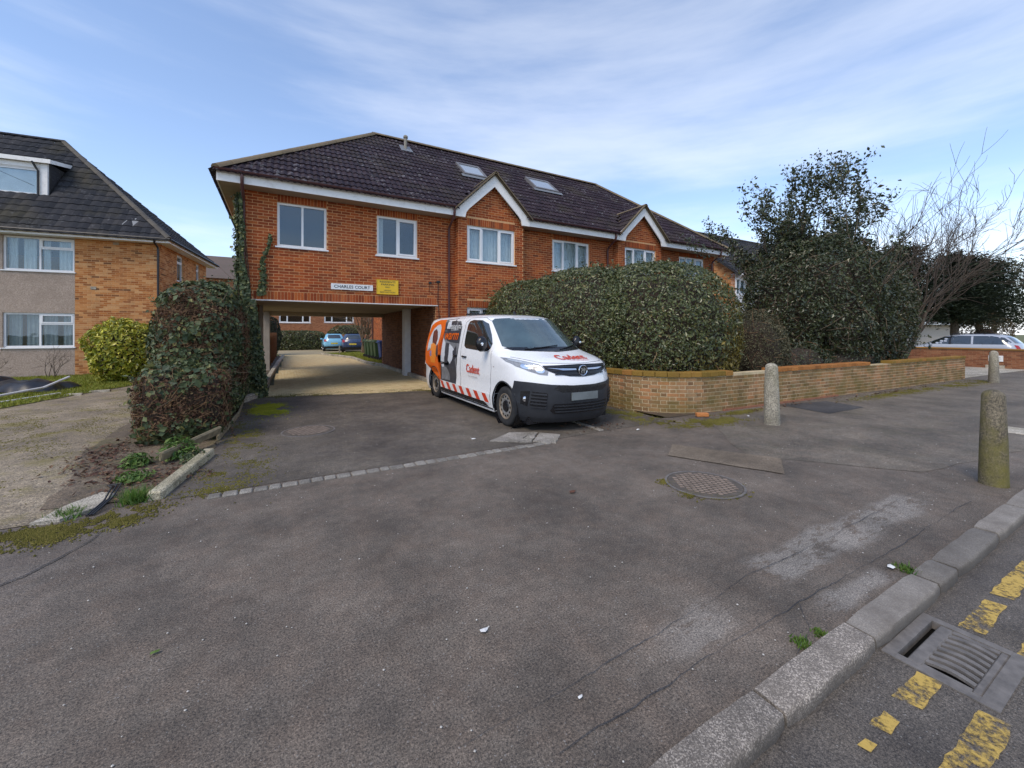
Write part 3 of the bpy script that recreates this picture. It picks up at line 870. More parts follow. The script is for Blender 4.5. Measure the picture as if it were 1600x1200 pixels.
# steel lintel edge and the slab over the passage
box_part("lintel_plate", M_pillarw, flats, PASS[0] - .08, PASS[1] + .06, 11.975, 12.2, 2.375, 2.398)
box_part("passage_ceiling", M_soffit, flats, FX0 + .01, 4.34, 12.245, FYR - .01, 2.42, 2.60)
box_part("upper_ceiling", plain("dim_ceiling", (0.06, 0.06, 0.06), .9), flats, FX0 + .25, FX1 - .25, 12.25, FYR - .25, 5.03, 5.07)  # ceiling coloured dark to make the rooms behind the glass look dim
box_part("ceiling_beam", M_soffit, flats, PASS[0] + .01, 4.09, FYR - 0.45, FYR - 0.02, 2.26, 2.415)
# gable bays
gpitch = 1.05
for bi, ((b0, b1, bc), (w0, w1)) in enumerate(zip(bays, baywins)):
    bp = straight(0, 11.70, 1, 0)
    apex = 6.42
    bh = [(w0, w1, 3.775, 4.90), (w0, w1, 1.15, 2.35)]
    m = MB(); wall_panels(m, b0, b1, 0, 5.12, bh, bp, 0.24)
    hw = (b1 - b0) / 2; cx_ = (b0 + b1) / 2
    m.prism([(b0, 5.12), (b1, 5.12), (cx_, 5.12 + hw * gpitch)], 11.70, 11.94, f=lambda a, b, h: (a, h, b))
    m.box(b0, b0 + 0.2, 11.94, 12.0, 0, 5.12); m.box(b1 - .2, b1, 11.94, 12.0, 0, 5.12)
    bw = m.build("bay_wall", M_mortA, flats)
    hd = [(w0, w1, 4.90, 5.115), (w0, w1, 2.35, 2.565)]
    rr = lay(b0, b1, 0, 5.10, bh + hd) + lay(b0, b1, 5.10, 6.35, hd, gable=lambda z: (cx_ - (5.12 + hw * gpitch - z) / gpitch, cx_ + (5.12 + hw * gpitch - z) / gpitch))
    place_bricks(bw, rr, bp, M_brickA, 0.004, 300 if bi == 0 else 0, lambda x, y, z, L: 0 if z < 3.2 or L < .1 else 1.0 / math.hypot(x, y, z))
    place_bricks(bw, soldiers(w0, w1, 4.90) + soldiers(w0, w1, 2.35), bp, M_brickA, 0.005, 0, stuff="window_heads")
    place_bricks(bw, lay(0, 0.3, 0, 5.10), straight(b0, 12.0, 0, -1), M_brickA, 0.004)
    place_bricks(bw, lay(0, 0.3, 0, 5.10), straight(b1, 11.7, 0, 1), M_brickA, 0.004)
    # bargeboards with a flared foot, in the plane of the fascia
    ap = 6.50; yb0, yb1 = 11.505, 11.545
    ex0, ex1 = cx_ - 1.30, cx_ + 1.30
    outer = [(ex0, 5.07), (ex0, 5.34), (cx_, ap + 0.02), (ex1, 5.34), (ex1, 5.07), (ex1 - .30, 5.07), (ex1 - .33, 5.22), (ex1 - .42, 5.34), (cx_, ap - 0.34), (ex0 + .42, 5.34), (ex0 + .33, 5.22), (ex0 + .30, 5.07)]
    mm = MB()
    for half in ([0, 1, 2, 8, 9, 10, 11], [2, 3, 4, 5, 6, 7, 8]):
        mm.prism([outer[i] for i in half], yb0, yb1, f=lambda a, b, h: (a, h, b))
    mm.build("bargeboard", M_fascia, flats)
    # small roof over the bay: two tiled slopes running back into the main roof
    for sgn in (-1, 1):
        L2 = 1.42; ridge_y = EY + (ap + .04 - EZ) / PITCH
        U = (0, sgn * -1.0, 0); S = (-sgn * 1.0, 0, (ap + .04 - 5.24) / 1.34)
        org = (cx_ + sgn * 1.34, 11.42 if sgn < 0 else 11.42 + 1.8, 5.24)
        if sgn < 0: U = (0, -1, 0); org = (cx_ - 1.34, 11.42 + 1.8, 5.24)
        else: U = (0, 1, 0); org = (cx_ + 1.34, 11.42, 5.24)
        def ins(u, s_, P): return P.z > EZ + PITCH * (P.y - EY) - 0.06
        tile_slope(flats, org, U, S, 1.8, 1.83, M_tileA, ins, cuts=[((cx_, 11, 5), (-sgn, 0, 0))])
        mm = MB(); mm.poly([(cx_ + sgn * 1.34, 11.42, 5.23), (cx_, 11.42, ap + .02), (cx_, ridge_y, ap + .02), (cx_ + sgn * 1.34, 11.45, 5.23)])
        mm.prism([(0, 0), (0.09, 0), (0.09, 0.05), (0, 0.05)], 0, 1, f=lambda a, b, h, sgn=sgn: (cx_ + sgn * 1.36 * (1 - h), 11.40 + a, 5.25 + (ap + .06 - 5.25) * h + b))
        mm.build("bay_roof_deck", M_ridgeA, flats)
    ridge_tiles(flats, (cx_, 11.40, ap + .07), (cx_, ridge_y + .1, ap + .07), M_ridgeA, 0.10, 0.4)

# windows
FM = lambda y: Matrix.Translation((0, y, 0))
two = [(0, .5, 0, 1, True), (.5, 1, 0, 1, False)]; two_b = [(0, .5, 0, 1, False), (.5, 1, 0, 1, True)]
three = [(0, .31, 0, 1, True), (.31, .66, 0, 1, False), (.66, 1, 0, 1, True)]
window(flats, FM(FY), *wins["a"], two_b[:1] + [(.5, 1, 0, 1, False)], M_white, M_glass)
window(flats, FM(FY), *wins["b"], two_b, M_white, M_glass, M_net, curt_spans=[(0.03, 0.2)])
for k in "dfgh": window(flats, FM(FY), *wins[k], three, M_white, M_glass, M_net)
for w0, w1 in baywins:
    window(flats, FM(11.70), w0, w1, 3.775, 4.90, three, M_white, M_glass, M_net)
    window(flats, FM(11.70), w0, w1, 1.15, 2.35, three, M_white, M_glass, M_net)

# other walls
m = MB(); wall_panels(m, -FYR, -12.24, 0, 5.12, [(-FYR + .01, -15, -1, 2.4)], straight(FX0, 0, 0, -1), 0.24)
sw = m.build("side_wall", M_mortA, flats)
place_bricks(sw, lay(-FYR, -12.0, 0, 5.1, [(-FYR, -15, -1, 2.4)]), straight(FX0, 0, 0, -1), M_brickA)
m = MB(); wall_panels(m, 12.24, FYR, 0, 5.12, [], straight(FX1, 0, 0, 1), 0.24)
sw = m.build("side_wall", M_mortA, flats)
place_bricks(sw, lay(12.0, FYR, 0, 5.1), straight(FX1, 0, 0, 1), M_brickA)
m = MB(); wall_panels(m, -FX1 + .24, -FX0 - .24, 0, 5.12, [(-4.1, .6, -1, 2.4)], straight(0, FYR, -1, 0), 0.24)
m.build("rear_wall", M_mortA, flats)
# passage sides
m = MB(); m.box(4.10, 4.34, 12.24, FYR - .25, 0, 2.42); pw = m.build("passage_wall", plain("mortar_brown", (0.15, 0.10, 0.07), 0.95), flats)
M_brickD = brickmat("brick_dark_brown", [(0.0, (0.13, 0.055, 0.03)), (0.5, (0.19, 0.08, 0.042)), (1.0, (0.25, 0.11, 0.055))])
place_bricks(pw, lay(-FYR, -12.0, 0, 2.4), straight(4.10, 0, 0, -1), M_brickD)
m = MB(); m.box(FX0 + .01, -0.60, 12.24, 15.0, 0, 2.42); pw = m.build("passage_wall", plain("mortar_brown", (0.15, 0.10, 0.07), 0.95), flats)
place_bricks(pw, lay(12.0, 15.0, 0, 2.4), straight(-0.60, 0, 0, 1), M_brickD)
box_part("pillar", M_render, flats, FX0 + .01, -0.50, 15.0, 15.4, 0, 2.42, 0.01)
box_part("pillar", M_render, flats, FX0 + .01, -0.40, FYR - .55, FYR - .05, 0, 2.42, 0.01)
box_part("pillar", M_pillarw, flats, 3.86, 4.092, 14.72, 15.05, 0, 2.42, 0.012)
m = MB(); m.box(4.0, 4.09, 15.25, 15.40, 1.16, 1.42); m.box(3.97, 4.0, 15.28, 15.37, 1.2, 1.22); m.build("meter_box", M_pillarw, flats)
# wing behind the passage
m = MB(); wall_panels(m, -28.0, -FYR - .01, 0, 5.0, [], straight(5.30, 0, 0, -1), 0.24); m.box(5.54, 9.5, 27.76, 28.0, 0, 5.0); m.box(5.3, 9.5, FYR + .02, 28, 5.0, 5.15)
ww = m.build("rear_wing_wall", M_mortA, flats)
place_bricks(ww, lay(-28.0, -FYR, 0, 5.0), straight(5.30, 0, 0, -1), M_brickA)
MB().tube([(5.22, 27.9, 0.1), (5.22, 27.9, 4.9)], 0.04, 8).build("downpipe", M_gutter, flats, smooth=True)
MB().box(5.24, 5.30, 24.9, 25.05, 1.2, 1.62).build("meter_box", M_white, flats)

# eaves: soffit, fascia, gutter
m = MB()
gaps = [(b[0] + b[1]) / 2 for b in bays]
segs = [(-1.30, gaps[0] - 1.302), (gaps[0] + 1.302, gaps[1] - 1.302), (gaps[1] + 1.302, 18.0)]
for a, b in segs: m.box(a, b, 11.52, 11.545, 5.08, 5.335)
m.box(-1.30, -1.275, 11.546, 20.10, 5.08, 5.335); m.box(17.975, 18.0, 11.546, 20.1, 5.08, 5.335); m.box(-1.27, 17.97, 20.075, 20.1, 5.08, 5.335)
m.build("fascia", M_fascia, flats)
for a, b in ((-1.272, bays[0][0] - .004), (bays[0][1] + .004, bays[1][0] - .004), (bays[1][1] + .004, 17.972)): MB().box(a, b, 11.548, 11.998, 5.085, 5.10).build("soffit", M_soffit, flats)
for a, b in ((-1.272, FX0 - .002), (FX1 + .002, 17.972)): MB().box(a, b, 12.0, 20.07, 5.085, 5.10).build("soffit", M_soffit, flats)
def gutter(a, b):
    a, b = Vector(a), Vector(b); d = (b - a).normalized(); s_ = d.cross(Vector((0, 0, 1)))
    m = MB(); n = 6
    for p in (a, b):
        m.pts([p + s_ * (0.06 * math.cos(t)) + Vector((0, 0, 0.06 * math.sin(t))) for t in [math.pi + math.pi * k / n for k in range(n + 1)]])
        m.pts([p + s_ * (0.053 * math.cos(t)) + Vector((0, 0, 0.053 * math.sin(t))) for t in [math.pi + math.pi * k / n for k in range(n + 1)]])
    q = n + 1
    for k in range(n):
        m.face((k, k + 1, 2 * q + k + 1, 2 * q + k)); m.face((q + k, q + k + 1, 3 * q + k + 1, 3 * q + k))
    m.face((0, 2 * q, 3 * q, q)); m.face((n, 2 * q + n, 3 * q + n, q + n))
    for e in (0, 2 * q): m.face([e + k for k in range(n + 1)])
    L = (b - a).length
    for i in range(int(L / 0.9)):
        c = a + d * (0.45 + i * 0.9); m.tube([c + Vector((0, 0, -.064)) - s_ * .064, c + Vector((0, 0, -.064)) + s_ * .064], .009, 5)
    return m.build("gutter", M_gutter, flats, smooth=True)
for a, b in segs: gutter((a - (.03 if a < 0 else -.0), 11.455, 5.345), (b, 11.455, 5.345))
def downpipe(x, y, z0=0.1, off=0.0):
    MB().tube([(x + off, 11.46, 5.29), (x + off, 11.46, 5.16), (x + off, 11.50, 5.06), (x, y - .03, 4.80), (x, y, 4.70), (x, y, z0)], .036, 8).build("downpipe", M_gutter, flats, smooth=True)
    m = MB()
    for z in (4.55, 3.4, 2.2, 1.0): m.tube([(x, y, z - .02), (x, y, z + .02)], .043, 8)
    m.build("pipe_clip", M_gutter, flats)
downpipe(-0.80, 11.93); downpipe(4.50, 11.93); downpipe(10.95, 11.93); downpipe(17.3, 11.93)

# main roof
def in_front(u, s_, P):
    x = P.x
    if not (-1.34 + (P.y - EY) - .12 < x < 18.04 - (P.y - EY) + .12) or P.z > RZ - .02: return False
    for bc in gaps:
        if (6.54 - abs(x - bc) * 0.97) > P.z + 0.03 and P.y < 13.3: return False
    for (a, b, c, d) in skyl:
        if a - .05 < x < b + .05 and c - .1 < P.z < d + .05: return False
    return True
skyl = [(5.80, 6.74, 7.28, 8.0), (8.92, 10.06, 7.32, 8.04)]
SL = math.hypot(RY - EY, RZ - EZ)
slope = Vector((0, RY - EY, RZ - EZ)).normalized()
h2 = math.sqrt(0.5)
tile_slope(flats, (-1.36, 11.43, EZ - .10), (1, 0, 0), slope, 19.4, SL + .12, M_tileA, in_front,
           cuts=[((-1.30, 11.55, 0), (-h2, h2, 0)), ((18.0, 11.55, 0), (h2, h2, 0))], nsingle=300,
           score=lambda p: 0 if (p.x < -1.0 + (p.y - EY) or p.x > 12) else 1 / math.hypot(p.x, p.y))
hip = Vector((1, 0, (RZ - EZ) / (RY - EY))).normalized()
tile_slope(flats, (-1.42, 20.13, EZ - .10), (0, -1, 0), hip, 8.7, SL + .1, M_tileA, lambda u, s_, P: abs(P.y - RY) < 4.45 - (P.x + 1.3),
           cuts=[((-1.30, 11.55, 0), (h2, -h2, 0)), ((-1.3, 20.13, 0), (h2, h2, 0))])
hip2 = Vector((-1, 0, (RZ - EZ) / (RY - EY))).normalized()
tile_slope(flats, (18.12, 11.55, EZ - .10), (0, 1, 0), hip2, 8.7, SL + .1, M_tileA, lambda u, s_, P: abs(P.y - RY) < 4.45 - (18.0 - P.x),
           cuts=[((18.0, 11.55, 0), (-h2, -h2, 0)), ((18.0, 20.13, 0), (-h2, h2, 0))])
m = MB()
dz_ = EZ - .06 + PITCH * .62
c0, c1, c2, c3 = (-.68, 12.12, dz_), (17.38, 12.12, dz_), (17.38, 19.5, dz_), (-.68, 19.5, dz_)
r0, r1 = (RX0, RY, RZ - .03), (RX1, RY, RZ - .03)
m.poly([c0, c1, r1, r0]); m.poly([c2, c3, r0, r1]); m.poly([c3, c0, r0]); m.poly([c1, c2, r1])
m.build("roof_deck", M_tileA, flats)
up = Vector((0, 0, .06))
ridge_tiles(flats, Vector((RX0, RY, RZ)) + up, Vector((RX1, RY, RZ)) + up, M_ridgeA, 0.13)
for e, r in ((Vector((-1.33, 11.5, EZ)), Vector((RX0, RY, RZ))), (Vector((18.03, 11.5, EZ)), Vector((RX1, RY, RZ))), (Vector((-1.33, 20.13, EZ)), Vector((RX0, RY, RZ))), (Vector((18.03, 20.13, EZ)), Vector((RX1, RY, RZ)))):
    ridge_tiles(flats, e + Vector((0, 0, .03)), r + up, M_ridgeA, 0.13, name="hip_tile")
# roof windows lying in the slope
M_sky = plain("rooflight_glass", (0.34, 0.38, 0.42), 0.08, spec=1.0, vary=0.05)
M_rl = plain("rooflight_frame", (0.16, 0.15, 0.15), 0.5)
for (a, b, c, d) in skyl:
    ys = lambda z: EY + (z - EZ) / PITCH
    n_ = Vector((0, -slope.z, slope.y))
    def on(x, z, off): return Vector((x, ys(z), z)) + n_ * off
    m = MB()
    for (x0, x1, z0, z1) in ((a, a + .07, c, d), (b - .07, b, c, d), (a + .07, b - .07, c, c + .07), (a + .07, b - .07, d - .09, d)):
        P = [on(x0, z0, -.02), on(x1, z0, -.02), on(x1, z1, -.02), on(x0, z1, -.02), on(x0, z0, .11), on(x1, z0, .11), on(x1, z1, .11), on(x0, z1, .11)]
        k = m.pts(P)
        for q in ((0, 3, 2, 1), (4, 5, 6, 7), (0, 1, 5, 4), (2, 3, 7, 6), (3, 0, 4, 7), (1, 2, 6, 5)): m.face([k + w for w in q])
    rw = m.build("roof_window", M_rl, flats)
    m = MB(); m.poly([on(a + .07, c + .07, .085), on(b - .07, c + .07, .085), on(b - .07, d - .09, .085), on(a + .07, d - .09, .085)]); m.build("pane", M_sky, rw)
    m = MB(); m.poly([on(a - .12, c - .12, .06), on(b + .12, c - .12, .06), on(b + .12, c, .075), on(a - .12, c, .075)]); m.build("flashing", M_lead, rw)
# soil vent pipe near the ridge
m = MB(); m.lathe([(.06, 8.3), (.055, 8.72), (.085, 8.74), (.085, 8.80), (.05, 8.84)], 12, f=lambda a, b, h: (4.0 + a, 15.1 + b, h))
vp = m.build("vent_pipe", M_concd, flats, smooth=True)
m = MB(); k = [Vector((x, y, EZ + PITCH * (y - EY) + .07)) for x, y in ((3.78, 14.85), (4.22, 14.85), (4.2, 15.3), (3.8, 15.3))]; m.poly(k); m.build("flashing", M_lead, vp)
# cable and floodlight bracket by the passage corner
m = MB(); m.tube([(4.17, 11.985, 3.10), (4.16, 11.985, 2.55), (4.20, 11.98, 2.0), (4.2, 11.98, 1.2)], .009, 5); m.tube([(3.92, 11.985, 3.05), (4.05, 11.985, 3.1), (4.17, 11.985, 3.10)], .006, 4); m.tube([(3.9, 11.985, 3.0), (3.88, 11.985, 2.8), (4.0, 11.985, 2.76)], .005, 4)
m.build("wall_cable", M_rubber, flats)
m = MB(); m.bevbox(4.11, 4.22, 11.93, 11.992, 3.08, 3.14, .008); m.bevbox(3.87, 3.95, 11.93, 11.992, 3.03, 3.10, .008); m.build("camera_bracket", M_rubber, flats)

# signs fixed over the passage
def sign(name, label, x0, x1, z0, z1, mat, edge, lines, ink):
    t = thing(name, label, "sign", ((x0 + x1) / 2, 11.97, z0))
    bd = MB().bevbox(x0, x1, 11.955, 11.99, z0, z1, .004).build("board", mat, t)
    if edge:
        m = MB(); e = .016
        m.box(x0, x1, 11.950, 11.9548, z0, z0 + e); m.box(x0, x1, 11.950, 11.9548, z1 - e, z1); m.box(x0, x0 + e, 11.950, 11.9548, z0 + e, z1 - e); m.box(x1 - e, x1, 11.950, 11.9548, z0 + e, z1 - e)
        m.build("border", edge, t)
    for body, cxx, zb, w, h, off in lines:
        text_part(body, ink, t, lambda a, b, cxx=cxx, zb=zb, w=w: (cxx - w / 2 + a, 11.9515, zb + b), w, h, off)
    return t
M_signw = plain("sign_white", (0.78, 0.78, 0.76), 0.4, vary=0.04); M_signy = plain("sign_yellow", (0.80, 0.50, 0.015), 0.45, vary=0.05)
M_ink = plain("sign_ink", (0.012, 0.02, 0.028), 0.5); M_signe = plain("sign_edge", (0.55, 0.34, 0.01), 0.5)
sign("name_sign", "white nameplate reading CHARLES COURT over the passage", 1.165, 2.25, 2.735, 2.895, M_signw, None, [("CHARLES COURT", 1.707, 2.778, .93, .082, .012)], M_ink)
sign("parking_sign", "yellow residents parking sign beside the white nameplate", 2.35, 2.96, 2.655, 3.08, M_signy, M_signe,
     [("RESIDENTS", 2.655, 2.99, .44, .05, .008), ("PARKING", 2.655, 2.915, .36, .05, .008), ("ONLY", 2.655, 2.845, .15, .042, .004), ("HEIGHT", 2.655, 2.755, .21, .036, .004), ("RESTRICTION", 2.655, 2.70, .42, .038, .006)], M_ink)
# ================================================================== the house on the left
M_brickB = brickmat("brick_yellow_stock", [(0.0, (0.33, 0.115, 0.04)), (0.25, (0.48, 0.19, 0.06)), (0.5, (0.58, 0.27, 0.10)), (0.72, (0.62, 0.34, 0.15)), (0.88, (0.45, 0.17, 0.055)), (1.0, (0.17, 0.08, 0.04))], soot=0.15)
M_mortB = plain("mortar_buff", (0.60, 0.36, 0.17), 0.95, vary=0.2, scale=20)
M_tileB = tilemat("tile_slate_grey", [(0.0, (0.024, 0.026, 0.031)), (0.5, (0.036, 0.037, 0.042)), (1.0, (0.052, 0.050, 0.052))], lichen=0.12, rough=0.8, spec=.12)
g = NG("pebbledash")
_n = g.voro(70, out="Color"); _s = g.add("SeparateColor", None, {0: _n}).outputs[0]
_c = g.ramp(_s, [(0.0, (0.30, 0.23, 0.18)), (0.5, (0.42, 0.33, 0.26)), (1.0, (0.55, 0.44, 0.36))])
_c = g.mix(g.math('MULTIPLY', g.ramp(g.noise(1.8, 6, .65), [(.45, 0), (.7, 1)]), .5), _c, (0.28, 0.22, 0.17))
g.bsdf(_c, 0.95, g.bump(g.voro(70), 0.8, 0.012)); M_dash = g.mat
M_black_p = plain("black_plastic", (0.018, 0.017, 0.018), 0.45)
house = thing("house", "yellow brick and pebbledash house with grey tiled hipped roof and dormer", "house", (-4.12, 20.65, 0), R(-6.3))
HM = MW[house]
def hpath(u):
    p = HM @ Vector((u, 0, 0)); t = HM.to_3x3() @ Vector((1, 0, 0)); return (p.x, p.y, t.x, t.y)
def hside(u):
    p = HM @ Vector((0, u, 0)); t = HM.to_3x3() @ Vector((0, 1, 0)); return (p.x, p.y, t.x, t.y)
hw_up, hw_lo = (-4.36, -2.49, 3.77, 4.97), (-4.36, -2.49, 1.04, 2.27)
hw_up2, hw_lo2 = (-9.4, -7.5, 3.77, 4.97), (-9.4, -7.5, 1.04, 2.27)
m = MB(); wall_panels(m, -2.476, 0, 0, 5.08, [], hpath, 0.25); hwl = m.build("brick_wall", M_mortB, house)
place_bricks(hwl, lay(-2.476, 0, 0, 5.05), hpath, M_brickB, 0.004, 300, lambda x, y, z, L: (0 if L < .15 or z < 2.0 else 1 / math.hypot(x, y)))
m = MB(); wall_panels(m, -14, -2.478, 0, 5.08, [hw_up, hw_lo, hw_up2, hw_lo2], hpath, 0.25); m.build("pebbledash_wall", M_dash, house)
swin = [(1.85, 2.62, 3.80, 4.93), (4.45, 4.98, 3.80, 4.93)]
m = MB(); wall_panels(m, 0.252, 6.1, 0, 5.08, swin, hside, 0.25); hsl = m.build("brick_wall", M_mortB, house)
place_bricks(hsl, lay(0.0, 6.1, 0, 5.05, swin), hside, M_brickB, 0.004)
m = MB(HM); m.box(-14, -.26, 5.85, 6.1, 0, 5.08); m.box(-14, -13.75, .26, 5.84, 0, 5.08); m.build("rear_wall", M_mortB, house)
hl = [(0, .5, 0, 1, False), (.5, 1, 0, .68, False), (.5, 1, .68, 1, True)]
M_drape = plain("grey_curtain", (0.42, 0.44, 0.46), 0.9, vary=0.1)
window(house, HM, *hw_up, hl, M_white, M_glass, M_net, curt_spans=[(0.02, .16), (.22, .42), (.5, .62), (.72, .98)], fw=.06)
window(house, HM, *hw_lo, hl, M_white, M_glass, M_drape, curt_spans=[(0.02, .22), (.26, .46), (.5, .72), (.78, .98)], fw=.06)
window(house, HM, *hw_up2, hl, M_white, M_glass, M_net); window(house, HM, *hw_lo2, hl, M_white, M_glass, M_net)
SM = HM @ Matrix(((0, -1, 0, 0), (1, 0, 0, 0), (0, 0, 1, 0), (0, 0, 0, 1)))
for s_ in swin: window(house, SM, *s_, [(0, 1, 0, .7, False), (0, 1, .7, 1, True)], M_white, M_glass, M_net, fw=.05)
HE, HR, HB = 5.15, 9.5, 3.05
hm_ = (HR - HE) / (HB + .4)
m = MB(HM); m.box(-14.4, .40, -.42, -.40, 5.00, 5.13); m.box(.40, .42, -.42, 6.5, 5.0, 5.13); m.build("fascia", M_fascia, house)
m = MB(HM); m.box(-14.4, .398, -.398, -.002, 5.005, 5.02); m.box(.008, .398, 0.0, 6.5, 5.005, 5.02); m.build("soffit", M_fascia, house)
m = MB(HM)
for P in ([(-14.4, -.47, 5.14), (.46, -.47, 5.14)], [(.46, -.47, 5.14), (.46, 6.5, 5.14)]): m.tube(P, .05, 8)
m.tube([(-.04, -.46, 5.1), (-.04, -.42, 5.0), (-.04, -.07, 4.86), (-.04, -.06, 4.7), (-.04, -.06, .1)], .036, 8)
m.build("gutter", M_black_p, house, smooth=True)
# roof
R3 = HM.to_3x3()
def h_in(u, s_, P):
    q = HM.inverted() @ P
    if q.z > HR - .03 or q.x > .4 - (q.y + .4) * 4.55 / 3.45 + .12: return False
    if -7.6 < q.x < -3.50 and q.y > .74 and q.z < 7.95 and q.y < 2.2: return False
    return True
hs = Vector((0, HB + .4, HR - HE)); HSL = hs.length
org = HM @ Vector((-13.1, -.50, HE - .09))
nrm = R3 @ Vector((3.45, 4.55, 0)).normalized()
tile_slope(house, org, R3 @ Vector((1, 0, 0)), R3 @ hs, 13.6, HSL + .1, M_tileB, h_in, cuts=[(HM @ Vector((.42, -.42, 0)), nrm)], nsingle=300,
           score=lambda p: 0 if (HM.inverted() @ p).x < -5.2 or (HM.inverted() @ p).x > -.8 - ((HM.inverted() @ p).y) * 1.3 else 1 / math.hypot(p.x, p.y), rolls=1)
he = Vector((-4.55, 0, HR - HE))
tile_slope(house, HM @ Vector((.50, -.4, HE - .09)), R3 @ Vector((0, 1, 0)), R3 @ he, 6.9, he.length, M_tileB,
           lambda u, s_, P: abs((HM.inverted() @ P).y - HB) < 3.6 - (.4 - (HM.inverted() @ P).x) * 3.45 / 4.55,
           cuts=[(HM @ Vector((.42, -.42, 0)), -nrm), (HM @ Vector((.42, 6.5, 0)), R3 @ Vector((-3.45, 4.55, 0)).normalized())], rolls=1)
m = MB(HM); z0 = HE - .05
m.poly([(-14.4, -.4, z0), (.4, -.4, z0), (-4.15, HB, HR - .05), (-14.4, HB, HR - .05)]); m.poly([(.4, -.4, z0), (.4, 6.5, z0), (-4.15, HB, HR - .05)]); m.poly([(.4, 6.5, z0), (-14.4, 6.5, z0), (-14.4, HB, HR - .05), (-4.15, HB, HR - .05)])
m.build("roof_deck", M_tileB, house)
M_ridgeB = tilemat("ridge_brown_grey", [(0.0, (0.07, 0.062, 0.052)), (1.0, (0.11, 0.095, 0.075))], rough=0.8)
ridge_tiles(house, HM @ Vector((-13, HB, HR + .06)), HM @ Vector((-4.15, HB, HR + .06)), M_tileB, .12)
ridge_tiles(house, HM @ Vector((.44, -.44, HE + .04)), HM @ Vector((-4.15, HB, HR + .06)), M_ridgeB, .12, name="hip_tile")
# dormer with a boarded front
d0, d1, db = -7.4, -3.58, 0.80
rz_at = lambda b: HE + (b + .4) * hm_
DW = [(d0 + .2, -5.62, 6.68, 7.62), (-5.45, d1 - .26, 6.68, 7.62)]
m = MB(); wall_panels(m, d0, d1, 6.60, 7.90, DW, lambda u: (*(HM @ Vector((u, db, 0))).xy, *(R3 @ Vector((1, 0, 0))).xy), .08); m.build("dormer_front", M_fascia, house)
m = MB(HM); m.box(d1 - .20, d1, db - .03, db - .003, 6.60, 7.88); m.box(d0, d1 - .21, db - .03, db - .003, 7.66, 7.88); m.build("dormer_boarding", M_fascia, house)
for q in DW: window(house, HM @ Matrix.Translation((0, db, 0)), *q, [(0, 1, 0, 1, False)], M_white, M_glass, None, inset=.02, sill=False, fw=.05)
for q in DW: MB(HM).box(q[0] + .03, q[1] - .03, db + .062, db + .075, q[2] + .03, q[3] - .03).build("window_sheet", plain("sheer_sheet", (0.86, 0.86, 0.87), .9, vary=.07, scale=3), house)
m = MB(HM); m.tube([(d1 - .36, db - .15, 7.86), (d1 - .30, db - .12, 7.70), (d1 - .24, db - .06, 7.55), (d1 - .24, db - .06, 6.62)], .035, 8); m.build("downpipe", M_black_p, house, smooth=True)
m = MB(HM)
b_top = -.4 + (7.9 - HE) / hm_
for i in range(8):       # slate courses of the cheek
    za = 6.66 + i * .155; b_end = -.4 + (za + .155 - HE) / hm_ + .06
    if b_end > db + .07: m.box(d1 - .03 + (i % 2) * .001, d1 + .012, db + .062, max(b_end, db + .08), za, za + .15)
m.build("dormer_cheek", M_tileB, house)
m = MB(HM); k = m.pts([(d0 - .1, db - .12, 7.93), (d1 + .12, db - .12, 7.93), (d1 + .12, b_top + .55, 8.32), (d0 - .1, b_top + .55, 8.32), (d0 - .1, db - .12, 8.02), (d1 + .12, db - .12, 8.02), (d1 + .12, b_top + .55, 8.42), (d0 - .1, b_top + .55, 8.42)])
for q in ((0, 3, 2, 1), (4, 5, 6, 7), (0, 1, 5, 4), (2, 3, 7, 6), (3, 0, 4, 7), (1, 2, 6, 5)): m.face([k + w for w in q])
m.build("dormer_roof", M_tileB, house)
m = MB(HM); m.box(d0 - .1, d1 + .14, db - .16, db - .125, 7.84, 7.99)
k = m.pts([(d1 + .125, db - .12, 7.84), (d1 + .16, db - .12, 7.84), (d1 + .16, b_top + .3, 8.14), (d1 + .125, b_top + .3, 8.14), (d1 + .125, db - .12, 7.98), (d1 + .16, db - .12, 7.98), (d1 + .16, b_top + .3, 8.28), (d1 + .125, b_top + .3, 8.28)])
for q in ((0, 3, 2, 1), (4, 5, 6, 7), (0, 1, 5, 4), (2, 3, 7, 6), (3, 0, 4, 7), (1, 2, 6, 5)): m.face([k + w for w in q])
m.build("dormer_fascia", M_fascia, house)
m = MB(HM)
m.box(-1.40, -1.22, -.02, 0, 4.87, 4.97)
m.build("air_vent", plain("vent_terracotta", (0.35, 0.28, 0.2), .8), house)
for z in (3.17, .52):
    m = MB(HM); m.box(-2.04, -1.88, -.02, 0, z, z + .10); m.build("air_vent", M_conc, house)
m = MB(HM); z_ = rz_at(.05) + .07; m.poly([(-1.15, -.1, rz_at(-.1) + .08), (-.55, -.1, rz_at(-.1) + .08), (-.62, .12, rz_at(.12) + .08), (-.8, .2, rz_at(.2) + .08), (-1.05, .1, rz_at(.1) + .08)]); m.build("roof_patch", M_lead, house)

